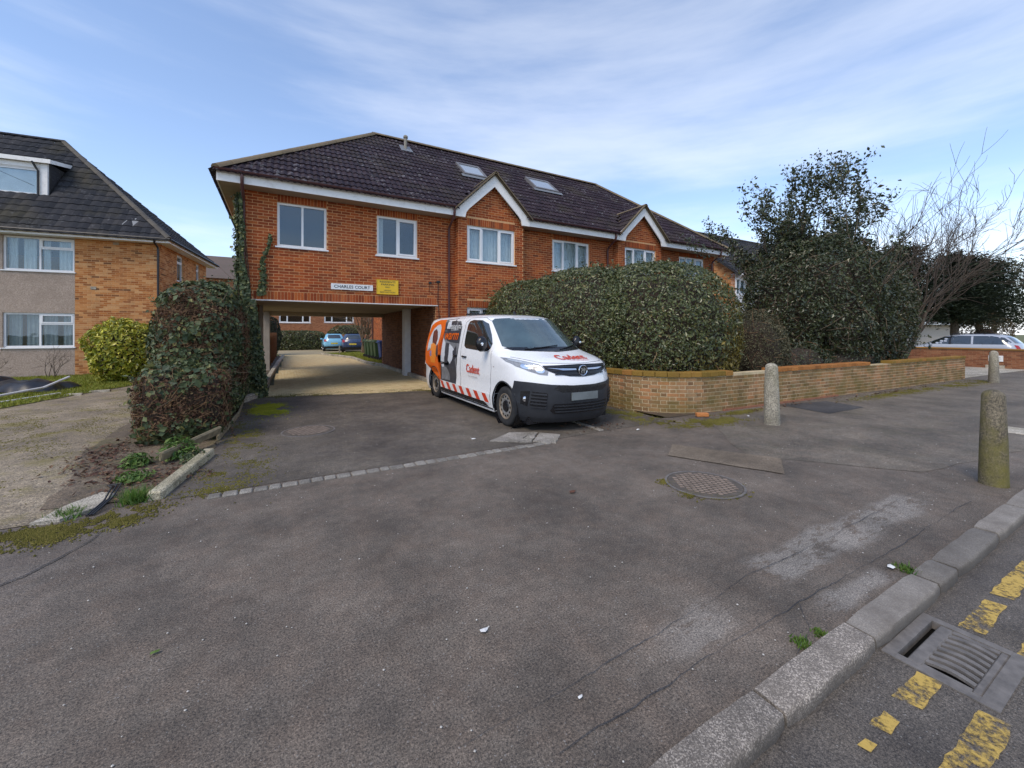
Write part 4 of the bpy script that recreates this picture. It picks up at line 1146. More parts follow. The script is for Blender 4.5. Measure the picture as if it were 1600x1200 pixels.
# ================================================================== neighbours farther off
M_clad = plain("white_cladding", (0.74, 0.74, 0.73), 0.6, vary=0.05)
nb = thing("neighbour_house", "white clad two-storey house with dark tiled roof behind the holly tree", "house", (28, 17, 0))
bp = straight(22.4, 14.0, 1, 0)
nw = [(.12, 1.05, 3.70, 4.66), (5, 6.6, 3.7, 4.66)]
m = MB(); wall_panels(m, 0, 14, 0, 4.9, nw, bp, .25); m.build("front_wall", M_clad, nb)
m = MB()
for i in range(20):
    z = 1.9 + i * .09; m.box(22.39, 36.4, 13.978 - (i % 2) * .004, 13.998, z + .004, z + .086)
m.build("cladding", M_clad, nb)
for w_ in nw: window(nb, Matrix.Translation((22.4, 14.0, 0)), *w_, [(0, .4, 0, 1, False), (.4, 1, 0, 1, True)], M_white, M_glass, M_net, fw=.07)
m = MB(); m.prism([(14.25, 0), (22, 0), (22, 4.9), (18, 8.05), (14.25, 5.1)], 22.4, 22.64, f=lambda a, b, h: (h, a, b)); ns = m.build("gable_wall", M_mortB, nb)
place_bricks(ns, lay(-22, -14, 0, 4.9) + lay(-22, -14, 4.9, 8.0, gable=lambda z: (-18 - (8.05 - z) * 1.27, -18 + (8.05 - z) * 1.27)), straight(22.4, 0, 0, -1), M_brickB)
m = MB()
for (a, b) in (((13.6, 4.75), (18, 8.2)), ((22.4, 4.75), (18, 8.2))):
    k = m.pts([(22.0, a[0], a[1]), (37, a[0], a[1]), (37, b[0], b[1]), (22.0, b[0], b[1]), (22.0, a[0], a[1] + .09), (37, a[0], a[1] + .09), (37, b[0], b[1] + .09), (22.0, b[0], b[1] + .09)])
    for q in ((0, 3, 2, 1), (4, 5, 6, 7), (0, 1, 5, 4), (3, 0, 4, 7), (1, 2, 6, 5)): m.face([k + w for w in q])
m.build("roof", M_tileB, nb)
tile_slope(nb, (22.0, 13.56, 4.82), (1, 0, 0), Vector((0, 4.4, 3.45)), 15, 5.6, M_tileB, lambda u, s_, P: P.y < 18, rolls=1)
ridge_tiles(nb, (22, 18, 8.34), (37, 18, 8.34), M_ridgeB, .12)
m = MB(); m.tube([(22.3, 13.5, 4.8), (22.3, 13.9, 4.5), (22.32, 13.93, .2)], .045, 6); m.build("downpipe", M_white, nb)
m = MB(); m.lathe([(.09, 5.6), (.09, 6.5), (.13, 6.52)], 10, f=lambda a, b, h: (23.7 + a, 14.8 + b, h)); m.build("flue_pipe", M_concd, nb)

bung = thing("bungalow", "low bungalow with brown tiled roof and white fascia beyond the parked estate car", "house", (46, 16, 0))
m = MB(); wall_panels(m, 0, 18, 0, 2.4, [(1.5, 3.5, 1, 2.1), (6, 8, .9, 2.1)], straight(38, 13, 1, 0), .25); m.box(38, 38.25, 13.3, 21, 0, 2.4); m.build("wall", plain("bungalow_render", (0.55, 0.47, 0.40), .9), bung)
for w_ in ((1.5, 3.5, 1, 2.1), (6, 8, .9, 2.1)): window(bung, Matrix.Translation((38, 13, 0)), *w_, [(0, .5, 0, 1, False), (.5, 1, 0, 1, True)], M_white, M_glass, M_net)
M_tileC = tilemat("tile_brown", [(0.0, (0.10, 0.07, 0.055)), (1.0, (0.16, 0.115, 0.085))], rough=.7)
m = MB(); m.poly([(37.4, 12.4, 2.35), (57, 12.4, 2.35), (53, 17, 5.6), (41.4, 17, 5.6)]); m.poly([(37.4, 12.4, 2.35), (41.4, 17, 5.6), (37.4, 21.6, 2.35)]); m.poly([(37.4, 21.6, 2.35), (41.4, 17, 5.6), (53, 17, 5.6), (57, 21.6, 2.35)]); m.poly([(57, 12.4, 2.35), (57, 21.6, 2.35), (53, 17, 5.6)])
m.build("roof", M_tileC, bung)
m = MB(); m.box(37.4, 57, 12.36, 12.40, 2.2, 2.40); m.box(37.36, 37.4, 12.4, 21.6, 2.2, 2.4); m.build("fascia", M_white, bung)

blk = thing("brick_block", "red brick block with white windows behind the courtyard hedge", "building", (5, 54, 0))
bw_ = [(-4.0, -2.2, 2.7, 3.9), (-.2, 2.7, 2.55, 3.9), (4.0, 7.0, 2.6, 3.9), (-4, -2.2, 5.2, 6.3), (-.2, 2.7, 5.2, 6.3), (4, 7, 5.2, 6.3), (10, 12.5, 2.6, 3.9)]
M_brickC = brickmat("brick_rear_block", [(0.0, (0.22, 0.075, 0.04)), (0.5, (0.32, 0.12, 0.06)), (1.0, (0.40, 0.165, 0.085))])
m = MB(); wall_panels(m, -8, 18, 0, 6.8, bw_, straight(0, 48, 1, 0), .3); m.box(-8, -7.7, 48.3, 58, 0, 6.8); m.box(17.7, 18, 48.3, 58, 0, 6.8); m.box(-7.7, 17.7, 57.7, 58, 0, 6.8); m.box(-7.7, 17.7, 51, 51.1, 0, 6.8); b_ = m.build("wall", M_mortA, blk)
place_bricks(b_, lay(-8, 18, 0, 6.8, bw_), straight(0, 48, 1, 0), M_brickC)
for w_ in bw_: window(blk, Matrix.Translation((0, 48, 0)), *w_, [(0, .26, 0, 1, True), (.26, .74, 0, 1, False), (.74, 1, 0, 1, True)], M_white, M_glass, fw=.09)
m = MB(); m.poly([(-8.5, 47.5, 6.7), (18.5, 47.5, 6.7), (18.5, 53, 9.6), (-8.5, 53, 9.6)]); m.poly([(-8.5, 58.5, 6.7), (18.5, 58.5, 6.7), (18.5, 53, 9.6), (-8.5, 53, 9.6)]); m.poly([(-8, 48, 6.7), (-8, 58, 6.7), (-8, 53, 9.5)]); m.build("roof", M_tileC, blk)
MB().box(-7.7, 17.7, 50.9, 50.98, 0, 6.75).build("dark_backing", plain("dark_room", (0.06, 0.06, 0.06), .9), blk)  # dark sheet added behind the windows so the rooms look unlit

# ================================================================== garden wall with curved corner
M_brickG = brickmat("brick_garden_wall", [(0.0, (0.20, 0.115, 0.06)), (0.35, (0.29, 0.17, 0.085)), (0.7, (0.38, 0.22, 0.11)), (0.9, (0.44, 0.20, 0.09)), (1.0, (0.28, 0.21, 0.12))], moss=0.6, stain=0.12)
M_mortG = brickmat("mortar_garden_wall", [(0, (0.62, 0.50, 0.32)), (1, (0.62, 0.50, 0.32))], moss=0.45)
M_cope = brickmat("coping_orange", [(0.0, (0.28, 0.115, 0.035)), (0.6, (0.38, 0.155, 0.045)), (1.0, (0.44, 0.19, 0.06))], moss=0.0, stain=0.0, soot=.3)
M_copem = brickmat("coping_mossy", [(0.0, (0.20, 0.13, 0.03)), (0.6, (0.29, 0.17, 0.04)), (1.0, (0.34, 0.16, 0.045))], soot=.15)
gw = thing("garden_wall", "low mossy brick garden wall curving round the driveway corner", "wall", (12, 5.5, 0))
# centreline: driveway leg, quarter round, then along the footway
pts = [(6.13, 11.6), (6.13, 6.6)]
cxw, cyw, rw_ = 7.43, 6.42, 1.30
for a in range(8, 91, 8): pts.append((cxw - rw_ * math.cos(R(a)), cyw - rw_ * math.sin(R(a))))
pts += [(8.2, 5.07), (12, 4.90), (15.5, 4.72), (20.15, 4.55)]
cum = [0]
for a, b in zip(pts, pts[1:]): cum.append(cum[-1] + math.hypot(b[0] - a[0], b[1] - a[1]))
def gpath(u):
    u = min(max(u, 0), cum[-1] - 1e-4); i = max(k for k in range(len(cum) - 1) if cum[k] <= u)
    t = (u - cum[i]) / (cum[i + 1] - cum[i]); a, b = pts[i], pts[i + 1]
    # smoothed tangent
    def tg(k): k = min(max(k, 0), len(pts) - 2); return np.array([pts[k + 1][0] - pts[k][0], pts[k + 1][1] - pts[k][1]]) / (cum[k + 1] - cum[k])
    d = tg(i); d = d / np.linalg.norm(d)
    return (a[0] + (b[0] - a[0]) * t, a[1] + (b[1] - a[1]) * t, d[0], d[1])
GL = cum[-1]; u_c = [u for u in np.arange(0, GL, .02) if gpath(u)[0] > 8.02][0]; u_d = [u for u in np.arange(0, GL, .02) if gpath(u)[0] > 9.35][0]
u_e = [u for u in np.arange(0, GL, .02) if gpath(u)[0] > 13.6][0]
TH = 0.215
def strip(name, mat, ua, ub, z0, z1, o0, o1, step=.15):
    m = MB(); n = max(1, int((ub - ua) / step)); rings = []
    for i in range(n + 1):
        x, y, tx, ty = gpath(ua + (ub - ua) * i / n); nx, ny = ty, -tx
        rings.append(m.pts([(x + nx * o0, y + ny * o0, z0), (x + nx * o0, y + ny * o0, z1), (x + nx * o1, y + ny * o1, z1), (x + nx * o1, y + ny * o1, z0)]))
    for a, b in zip(rings, rings[1:]):
        for k in range(4): m.face((a + k, b + k, b + (k + 1) % 4, a + (k + 1) % 4))
    for r_ in (rings[0], rings[-1]): m.face([r_ + k for k in range(4)])
    return m.build(name, mat, gw)
core = strip("wall_core", M_mortG, 0, GL, -.05, .70, 0, -TH)
rowsG = lay(0, GL, -0.05, 0.70, bond='f')
def sc_g(x, y, z, L): return 0 if (x < 6.35 and y > 6.9) or L < .08 else 1 / math.hypot(x, y)
place_bricks(core, rowsG, gpath, M_brickG, 0.004, 300, sc_g)
rowsE = lay(0, TH, -.05, .70)
x, y, tx, ty = gpath(GL); place_bricks(core, rowsE, straight(x + .001, y, -ty, tx), M_brickG, .006)
def coping(ua, ub, z, mat, ln=.10, h=.105):
    n = int((ub - ua) / (ln + .008))
    for i in range(n):
        u = ua + (i + .5) * (ub - ua) / n; x, y, tx, ty = gpath(u); w = (ub - ua) / n - .006
        M = Matrix.Translation((x, y, z + random.uniform(-.003, .003))) @ Matrix.Rotation(math.atan2(ty, tx) + random.uniform(-.01, .01), 4, 'Z')
        mm = MB(M); mm.bevbox(-w / 2, w / 2, -.028, TH + .025, 0, h, .006); mm.build("coping_brick", mat, gw)
coping(0.2, u_c, .702, M_copem, .215, .095)
coping(u_d, u_e, .702, M_cope, .225, .085)
coping(u_e + 1.2, GL, .702, M_copem, .225, .075)
strip("wall_top_mortar", M_mortG, u_c + .01, u_d - .01, .701, .735, -.005, -TH + .01)
strip("footing", plain("brick_footing", (0.26, 0.11, 0.06), .9, vary=.3, scale=20), u_c - .3, u_e - 1.6, -.05, .035, .045, .007)
lb = MB(Matrix.Translation((6.86, 4.93, 0)) @ Matrix.Rotation(R(-32), 4, 'Z')); lb.bevbox(-.108, .108, -.05, .05, .004, .072, .008)
lb.build("loose_brick", plain("loose_orange_brick", (0.50, 0.19, 0.055), .85, vary=.2, scale=30, bump=.3), None, label="loose orange brick lying at the foot of the curved garden wall", cat="brick")

# boundary wall and sign at the far right
fw2 = thing("boundary_wall", "red brick boundary wall with white plaque in front of the silver estate car", "wall", (27.2, 9, 0))
m = MB(); m.box(27.2, 27.42, 3.4, 14, -.05, .80); m.box(27.13, 27.49, 3.2, 3.56, -.05, .86); c_ = m.build("wall_core", plain("mortar_dull", (0.30, 0.19, 0.11), .95), fw2)
M_brickH = brickmat("brick_boundary", [(0.0, (0.18, 0.07, 0.04)), (0.5, (0.26, 0.105, 0.055)), (1.0, (0.33, 0.16, 0.085))], soot=.4)
place_bricks(c_, lay(-14, -3.57, -.05, .78), straight(27.2, 0, 0, -1), M_brickH, .008, 300, lambda x, y, z, L: 0 if y > 8 or L < .1 else 1 / math.hypot(x, y))
MB().bevbox(27.14, 27.47, 3.5, 14, .80, .86, .01).build("coping", M_copem, fw2)
m = MB(); m.box(27.165, 27.19, 5.0, 5.42, .30, .56); pl = m.build("plaque", M_signw, fw2)
m = MB()
for (a, b, z0_, z1_) in ((5.07, 5.13, .46, .48), (5.28, 5.34, .46, .48), (5.05, 5.15, .405, .42), (5.25, 5.36, .405, .42), (5.10, 5.32, .35, .36)): m.box(27.162, 27.1645, a, b, z0_, z1_)
m.build("worn_lettering", M_concd, pl)
m = MB(); m.box(27.1, 27.19, 4.95, 5.5, 0, .14); m.build("plinth", M_conc, fw2)
cw = thing("courtyard_wall", "low brown wall behind the parked cars in the courtyard", "wall", (9, 42.5, 0))
m = MB(); m.box(2.8, 16, 42.5, 42.72, 0, 1.35); c_ = m.build("wall_core", M_mortG, cw)
place_bricks(c_, lay(2.8, 16, 0, 1.35), straight(0, 42.5, 1, 0), M_brickC, .006)
# ================================================================== street furniture
def bollard(x, y, h, r, label, mat, tilt=0):
    m = MB(Matrix.Translation((x, y, 0)) @ Matrix.Rotation(R(tilt), 4, 'Y'))
    prof = [(r * 1.02, -.04), (r * 1.02, .02), (r, .06), (r * .93, h * .45), (r * .80, h - r * .62), (r * .74, h - r * .40), (r * .58, h - r * .19), (r * .34, h - r * .05), (r * .08, h)]
    rings = []
    n = 20
    for (q, z) in prof:
        rings.append(m.pts([(q * (1 + random.uniform(-.012, .012)) * math.cos(2 * math.pi * k / n), q * (1 + random.uniform(-.012, .012)) * math.sin(2 * math.pi * k / n), z + random.uniform(-.003, .003)) for k in range(n)]))
    for a, b in zip(rings, rings[1:]):
        for k in range(n): m.face((a + k, a + (k + 1) % n, b + (k + 1) % n, b + k))
    m.face([rings[-1] + k for k in range(n)]); m.face([rings[0] + k for k in range(n)][::-1])
    return m.build("bollard", mat, None, smooth=True, sharp=70, label=label, cat="bollard", group="concrete bollards along the footway")
M_boll2 = asphalt("concrete_bollard_pale", (0.24, 0.215, 0.165), (0.36, 0.325, 0.255), chip=(0.36, 0.34, 0.28), chips=.5, brown=(0.14, 0.12, 0.085), moss=.35, grain=60, bump=.5)
bollard(6.44, 1.25, .985, .108, "largest mossy concrete bollard, nearest the kerb at right", M_bolla)
bollard(7.33, 3.93, 1.05, .122, "grey concrete bollard standing in front of the garden wall", M_boll2, -1)
bollard(19.4, 3.76, 1.0, .12, "distant concrete bollard past the end of the garden wall", M_boll2)

def disc(x, y, r, z, n=40): return [(x + r * math.cos(2 * math.pi * k / n), y + r * math.sin(2 * math.pi * k / n), z) for k in range(n)]
def manhole(x, y, r, label, mat, rz):
    t = thing("manhole_cover", label, "manhole cover", (x, y, 0), rz)
    f = lambda a, b, h: (x + a, y + b, h)
    m = MB(); m.lathe([(r + .03, .004), (r + .03, .0125), (r + .006, .0125), (r + .006, .005)], 40, f=f, cap=False); m.build("frame", M_darkiron, t)
    m = MB(); m.lathe([(r, .006), (r, .0125), (r - .02, .0135)], 40, f=f); m.build("lid", plain("lid_grime", (0.10, 0.082, 0.066), .85, vary=.3, scale=20), t)
    m = MB(Matrix.Translation((x, y, 0)) @ Matrix.Rotation(rz, 4, 'Z'))
    s = .052; k = int(r / s) + 1
    for i in range(-k, k + 1):
        for j in range(-k, k + 1):
            u, v = i * s, j * s + (s / 2 if i % 2 else 0)
            if math.hypot(u, v) < r - .05: m.bevbox(u - .021, u + .021, v - .011, v + .011, .0128, .0215, .003)
    m.build("tread_pattern", mat, t)
M_iron2 = plain("rusty_iron", (0.26, 0.20, 0.155), .75, metal=.2, vary=.3, scale=14, bump=.3)
manhole(.38, 7.28, .36, "round iron manhole cover in the driveway before the passage", M_iron2, .3)
manhole(3.82, 2.72, .355, "round worn manhole cover in the forecourt left of the bollards", M_iron2, R(-35))

# gully with its curved-bar grate
gt = thing("gully_grate", "cast iron road gully grate with curved slots against the kerb", "drain", ((GX0 + GX1) / 2, (GY0 + GY1) / 2, -.05))
zt = -.046
m = MB(); m.box(GX0 - .035, GX1 + .035, GY1 - .012, GY1 + .038, -.09, zt); m.box(GX0 - .035, GX1 + .035, GY0 - .05, GY0 + .012, -.09, zt); m.box(GX0 - .035, GX0 + .012, GY0 + .0125, GY1 - .0125, -.09, zt); m.box(GX1 - .012, GX1 + .035, GY0 + .0125, GY1 - .0125, -.09, zt)
m.build("frame", M_darkiron, gt)
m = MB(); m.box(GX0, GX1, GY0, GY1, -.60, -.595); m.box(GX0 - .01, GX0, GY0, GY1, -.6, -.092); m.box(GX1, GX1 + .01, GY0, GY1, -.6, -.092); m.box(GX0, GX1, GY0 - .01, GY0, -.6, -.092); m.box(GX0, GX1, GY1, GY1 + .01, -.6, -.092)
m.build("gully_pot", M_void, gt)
gx0, gx1, gy0, gy1 = GX0 + .014, GX1 - .014, GY0 + .014, GY1 - .045
m = MB(); m.bevbox(gx0, gx1, gy1 - .055, gy1, -.085, zt - .003, .006); m.build("grate_plate", M_darkiron, gt)
m = MB(); m.bevbox(gx0, gx1, gy0, gy0 + .032, -.085, zt - .003, .006); m.build("grate_plate", M_darkiron, gt)
nb_ = 9; pit = (gx1 - gx0 - .029) / (nb_ - 1)
for i in range(nb_):
    u0 = gx0 + pit * i; w = .029; m = MB(); L_, R_ = [], []
    for j in range(11):
        t = j / 10; y = gy0 + .031 + (gy1 - .054 - gy0 - .031) * t; cv = .022 * math.sin(t * math.pi) * (1 if 0 < i < nb_ - 1 else 0)
        L_.append((u0 + cv, y)); R_.append((u0 + w + cv, y))
    m.prism(L_ + R_[::-1], -.064, zt - .004); m.build("grate_bar", M_darkiron, gt)

# yellow lines, worn
def dash(poly):
    m = MB(); m.poly([(x, y, -.0475) for x, y in rough_outline(poly, .04, .006)]); return m.build("yellow_line", M_yellow, None, kind="structure")
for (a, b) in ((2.38, 2.66), (3.27, 3.74), (3.85, 4.6), (4.7, 7.5), (7.6, 12)): dash([(a, .765), (b, .76), (b + .02, .675), (a + .03, .67)])
dash([(2.13, .755), (2.26, .75), (2.25, .695), (2.15, .69)])
dash([(1.98, .74), (2.04, .735), (2.05, .70), (1.99, .70)])
for (a, b) in ((1.2, 1.9), (2.10, 2.36), (2.38, 2.62), (3.2, 3.5), (3.6, 5.5)): dash([(a, .555), (b, .55), (b + .02, .455), (a, .45)])

# edging stones, slabs and junk along the left hedge
M_edge = asphalt("edging_stone", (0.33, 0.29, 0.19), (0.44, 0.39, 0.28), chip=(.4, .37, .3), chips=.5, brown=(.2, .17, .1), moss=.35, grain=70, bump=.5)
def bar(name, a, b, w, h, mat, label, cat, z=0.0, c=.015, roll=0, parent=None, group=None):
    a, b = Vector(a), Vector(b); d = b - a; L = d.length
    M = Matrix.Translation((a + b) / 2) @ d.to_track_quat('X', 'Z').to_matrix().to_4x4() @ Matrix.Rotation(roll, 4, 'X')
    m = MB(M); n = 6; m.bevbox(-L / 2, L / 2, -w / 2, w / 2, 0, h, c)
    for i, v in enumerate(m.v): m.v[i] = tuple(q + random.uniform(-.004, .004) for q in v)
    return m.build(name, mat, parent, label=label, cat=cat, group=group)
bar("edging_stone", (-1.04, 5.0, -.03), (-.80, 6.45, -.01), .12, .11, M_edge, "long pale edging stone lying at the driveway's front left corner", "edging stone")
bar("edging_stone", (-1.25, 6.25, .05), (-.78, 7.2, .12), .05, .12, M_timber, "leaning timber edging board under the ivy hedge", "board", roll=.25)
bar("edging_board", (-.80, 7.25, .0), (-.70, 9.2, .0), .04, .09, M_timber, "weathered board edging along the ivy hedge beside the driveway", "board")
bar("edging_board", (-.70, 9.25, .0), (-.74, 11.0, .0), .04, .09, M_timber, "farther edging board running to the building's corner", "board")
sl = MB(); sl.prism(rough_outline([(-1.78, 4.82), (-1.60, 4.80), (-1.42, 4.98), (-1.38, 5.30), (-1.52, 5.42), (-1.66, 5.2)], .1, .015), -.03, .03); sl.build("concrete_slab", M_conc, None, label="broken pale concrete slab at the gravel drive's edge", cat="slab")
cb = thing("cable", "loop of black cable sticking out beside the broken slab", "cable", (-1.42, 5.1, 0))
for k in range(3):
    m = MB(); m.tube([(-1.45 + k * .02, 4.83, .012), (-1.40 + k * .03, 5.05, .05 + k * .012), (-1.44 + k * .035, 5.4, .07 + .01 * k), (-1.55 + k * .02, 5.68, .015)], .008, 6); m.build("strand", M_black_p, cb, smooth=True)
# slabs by the van's front wheel
for i, (poly, lab) in enumerate((([(2.62, 5.30), (3.1, 5.6), (3.42, 5.45), (2.95, 5.05)], "cracked paving slab under the van's front wheel"), ([(3.15, 4.98), (3.50, 5.35), (3.72, 5.1), (3.40, 4.76)], "loose paving slab at the end of the sett line"), ([(2.95, 5.02), (3.12, 4.97), (3.48, 5.38), (3.42, 5.44)], "narrow slab piece between two paving slabs near the van"))):
    m = MB(); m.prism(rough_outline(poly, .08, .012), -.03, .014 + .003 * i); m.build("paving_slab", M_concd, None, label=lab, cat="slab")
bar("edging_strip", (4.46, 5.0, -.08), (4.52, 6.3, -.08), .09, .10, M_concd, "flush concrete edging strip in front of the van", "edging strip", c=.006)
m = MB(); m.bevbox(9.95, 10.55, 1.60, 2.05, -.02, .012, .004); m.build("access_cover", M_conc, None, label="square pale access cover beside the large bollard", cat="access cover")

# tarpaulin and pipes on the lawn
M_tarp = plain("black_tarpaulin", (0.014, 0.014, 0.017), .38, vary=.3)
def tarp(cx, cy, sx, sy, h, seed, label):
    r2 = np.random.default_rng(seed); n = 26; m = MB()
    ph = r2.uniform(0, 6, 6)
    for i in range(n + 1):
        for j in range(n + 1):
            u, v = i / n * 2 - 1, j / n * 2 - 1; e = max(0, 1 - (abs(u) ** 3 + abs(v) ** 3) / 1.2)
            z = h * e * (.62 + .25 * math.sin(3 * u + ph[0]) * math.cos(2 * v + ph[1])) + .03 * math.sin(11 * u + 3 * v + ph[2]) * math.sin(5 * v - 4 * u + ph[3]) * (e > .02)
            rr = 1 + .09 * math.sin(5 * math.atan2(v, u) + ph[4])
            m.pts([(cx + u * sx * rr, cy + v * sy * rr, max(.02, z + .03))])
    for i in range(n):
        for j in range(n):
            a = i * (n + 1) + j; m.face((a, a + n + 1, a + n + 2, a + 1))
    return m.build("tarpaulin", M_tarp, None, smooth=True, sharp=180, label=label, cat="tarpaulin")
tarp(-5.95, 15.9, .95, .75, .40, 3, "crumpled black tarpaulin on the lawn above the white pipes")
tarp(-7.6, 17.4, .8, .8, .55, 5, "black plastic heap behind the crumpled tarpaulin")
M_pipe = plain("white_pipe", (0.72, 0.71, 0.68), .4)
MB().tube([(-6.1, 12.7, .06), (-5.3, 15.0, .16), (-5.05, 15.7, .36)], .03, 8).build("pipe", M_pipe, None, smooth=True, label="white plastic pipe leaning on the crumpled tarpaulin", cat="pipe")
MB().tube([(-5.7, 12.6, .035), (-4.86, 14.6, .04)], .024, 8).build("pipe", M_pipe, None, smooth=True, label="thin white pipe lying on the grass in front of the tarpaulin", cat="pipe")
for i, (x, y, s, lab) in enumerate(((-4.5, 14.25, .16, "flat pale stone on the lawn edge right of the white pipe"), (-4.15, 14.75, .2, "broken white board piece on the lawn edge"), (-3.5, 17.6, .14, "small pale rubble piece near the yellow bush"))):
    m = MB(); m.prism(rough_outline([(x - s, y - s * .4), (x + s, y - s * .5), (x + s * .9, y + s * .4), (x - s * .7, y + s * .5)], .08, .02), .0, .05); m.build("rubble", M_conc, None, label=lab, cat="rubble")

# fence on the left of the lane, timber panels
fn = thing("fence", "brown timber fence along the left of the courtyard lane", "fence", (-.6, 24, 0))
M_fence = plain("fence_brown", (0.17, 0.075, 0.03), .8, vary=.25, scale=10)
for i in range(6):
    y = 20.0 + i * 1.8
    box_part("post", M_fence, fn, -.56 + i * .04, -.44 + i * .04, y, y + .12, 0, 1.55, .008)
    for k in range(11):
        box_part("fence_board", M_fence, fn, -.53 + i * .04 + (k % 2) * .012, -.51 + i * .04 + (k % 2) * .012, y + .125 + k * .152, y + .125 + k * .152 + .16, .05, 1.45)
box_part("marker_post", M_conc, None, 3.52, 3.60, 30.9, 30.98, 0, .62, .01, label="short pale post on the courtyard verge in front of the cars", cat="post")

# wheelie bins
M_bing = plain("bin_green", (0.035, 0.075, 0.03), .45, vary=.1); M_binb = plain("bin_blue", (0.015, 0.05, 0.20), .4, vary=.08); M_binl = plain("bin_lid_green", (0.10, 0.13, 0.06), .5, vary=.2)
def wheelie(x, y, rz, mat, lid, label):
    t = thing("wheelie_bin", label, "bin", (x, y, .07), rz, "wheelie bins behind the passage")
    M = MW[t]
    m = MB(M); k = m.pts([(-.22, -.24, .08), (.22, -.24, .08), (.22, .24, .08), (-.22, .24, .08), (-.28, -.34, .98), (.28, -.34, .98), (.28, .32, .98), (-.28, .32, .98)])
    for q in ((0, 3, 2, 1), (4, 5, 6, 7), (0, 1, 5, 4), (2, 3, 7, 6), (3, 0, 4, 7), (1, 2, 6, 5)): m.face([k + w for w in q])
    m.box(-.295, .295, -.355, .34, .94, .985); m.build("body", mat, t)
    m = MB(M); k = m.pts([(-.30, -.37, .99), (.30, -.37, .99), (.30, .36, .99), (-.30, .36, .99), (-.25, -.30, 1.05), (.25, -.30, 1.05), (.26, .34, 1.07), (-.26, .34, 1.07)])
    for q in ((0, 3, 2, 1), (4, 5, 6, 7), (0, 1, 5, 4), (2, 3, 7, 6), (3, 0, 4, 7), (1, 2, 6, 5)): m.face([k + w for w in q])
    m.build("lid", lid, t)
    MB(M).tube([(-.27, .40, .96), (.27, .40, .96)], .018, 6).build("handle", mat, t)
    for sx in (-.27, .22):
        m = MB(M @ Matrix.Translation((sx, .26, .10)) @ Matrix.Rotation(R(90), 4, 'Y')); m.lathe([(.10, 0), (.10, .05)], 14); m.build("wheel", M_rubber, t)
labs = ["green wheelie bin farthest along the row behind the passage", "second green wheelie bin of the courtyard row", "third green wheelie bin with pale lid in the courtyard row", "green wheelie bin standing next to the blue one"]
for i, (x, y) in enumerate(((4.72, 26.1), (4.72, 25.2), (4.74, 24.3), (4.76, 23.45))): wheelie(x, y, R(90 + (i * 7) % 5), M_bing, M_binl if i in (1, 2) else M_bing, labs[i])
wheelie(4.85, 22.55, R(92), M_binb, M_binb, "blue wheelie bin nearest the passage")
# ================================================================== vehicles
class Shell:
    """body given by its front line sf(z), rear line sr(z) and half width hw(z); corners are superellipses in plan"""
    def __init__(s, sf, sr, hw, Lf=.9, nf=2.4, Lr=.18, nr=3.0):
        s.sf, s.sr, s.hw = [np.array(q, float).T for q in (sf, sr, hw)]
        s.Lf, s.nf, s.Lr, s.nr = Lf, nf, Lr, nr
    def f(s, z): return float(np.interp(z, *s.sf))
    def r(s, z): return float(np.interp(z, *s.sr))
    def w(s, z): return float(np.interp(z, *s.hw))
    def half(s, y, z):
        w = s.w(z); a = y - s.f(z); b = s.r(z) - y; k = 1.0
        if a < s.Lf: k *= max(0, 1 - (max(0, s.Lf - a) / s.Lf) ** s.nf) ** (1 / s.nf)
        if b < s.Lr: k *= max(0, 1 - (max(0, s.Lr - b) / s.Lr) ** s.nr) ** (1 / s.nr)
        return w * k
    def front(s, q, z):
        t = min(.9999, abs(q) / s.w(z)); return s.f(z) + s.Lf * (1 - (1 - t ** s.nf) ** (1 / s.nf))
    def rear(s, q, z):
        t = min(.9999, abs(q) / s.w(z)); return s.r(z) - s.Lr * (1 - (1 - t ** s.nr) ** (1 / s.nr))
    def loop(s, z, a=14, b=18, c=7):
        w, f, r = s.w(z), s.f(z), s.r(z); P = []
        for i in range(a + 1):
            th = math.pi / 2 * i / a
            P.append((w * math.sin(th) ** (2 / s.nf), f + s.Lf * (1 - math.cos(th) ** (2 / s.nf))))
        y0, y1 = f + s.Lf, r - s.Lr
        for i in range(1, b): P.append((w, y0 + (y1 - y0) * i / b))
        for i in range(c + 1):
            th = math.pi / 2 * (1 - i / c)
            P.append((w * math.sin(th) ** (2 / s.nr), r - s.Lr * (1 - math.cos(th) ** (2 / s.nr))))
        return P + [(-q, y) for q, y in P[-2:0:-1]]
    def body(s, zs, M):
        m = MB(M); rings = []
        for z in zs:
            L = s.loop(z); rings.append(m.pts([(q, y, z) for q, y in L])); n = len(L)
        for a, b in zip(rings, rings[1:]):
            for k in range(n): m.face((a + k, a + (k + 1) % n, b + (k + 1) % n, b + k))
        m.face([rings[0] + k for k in range(n)][::-1]); m.face([rings[-1] + k for k in range(n)])
        return m
    # maps of flat outlines onto the skin, pushed out along its normal
    def _off(s, base, a, b, o, outdir):
        p = Vector(base(a, b))
        if abs(o) < 1e-9: return p
        e = .004; da = Vector(base(a + e, b)) - Vector(base(a - e, b)); db = Vector(base(a, b + e)) - Vector(base(a, b - e))
        n = da.cross(db)
        if n.length < 1e-12: n = Vector(outdir)
        n.normalize()
        if n.dot(Vector(outdir(p) if callable(outdir) else outdir)) < 0: n = -n
        return p + n * o
    def side(s, sgn): return lambda a, b, o: tuple(s._off(lambda x, z: (sgn * s.half(x, z), x, z), a, b, o, (sgn, 0, 0)))
    def nose(s): return lambda a, b, o: tuple(s._off(lambda x, z: (x, s.front(x, z), z), a, b, o, lambda p: (p.x * .8, -1, .25)))
    def tail(s): return lambda a, b, o: tuple(s._off(lambda x, z: (x, s.rear(x, z), z), a, b, o, lambda p: (p.x * .8, 1, .25)))

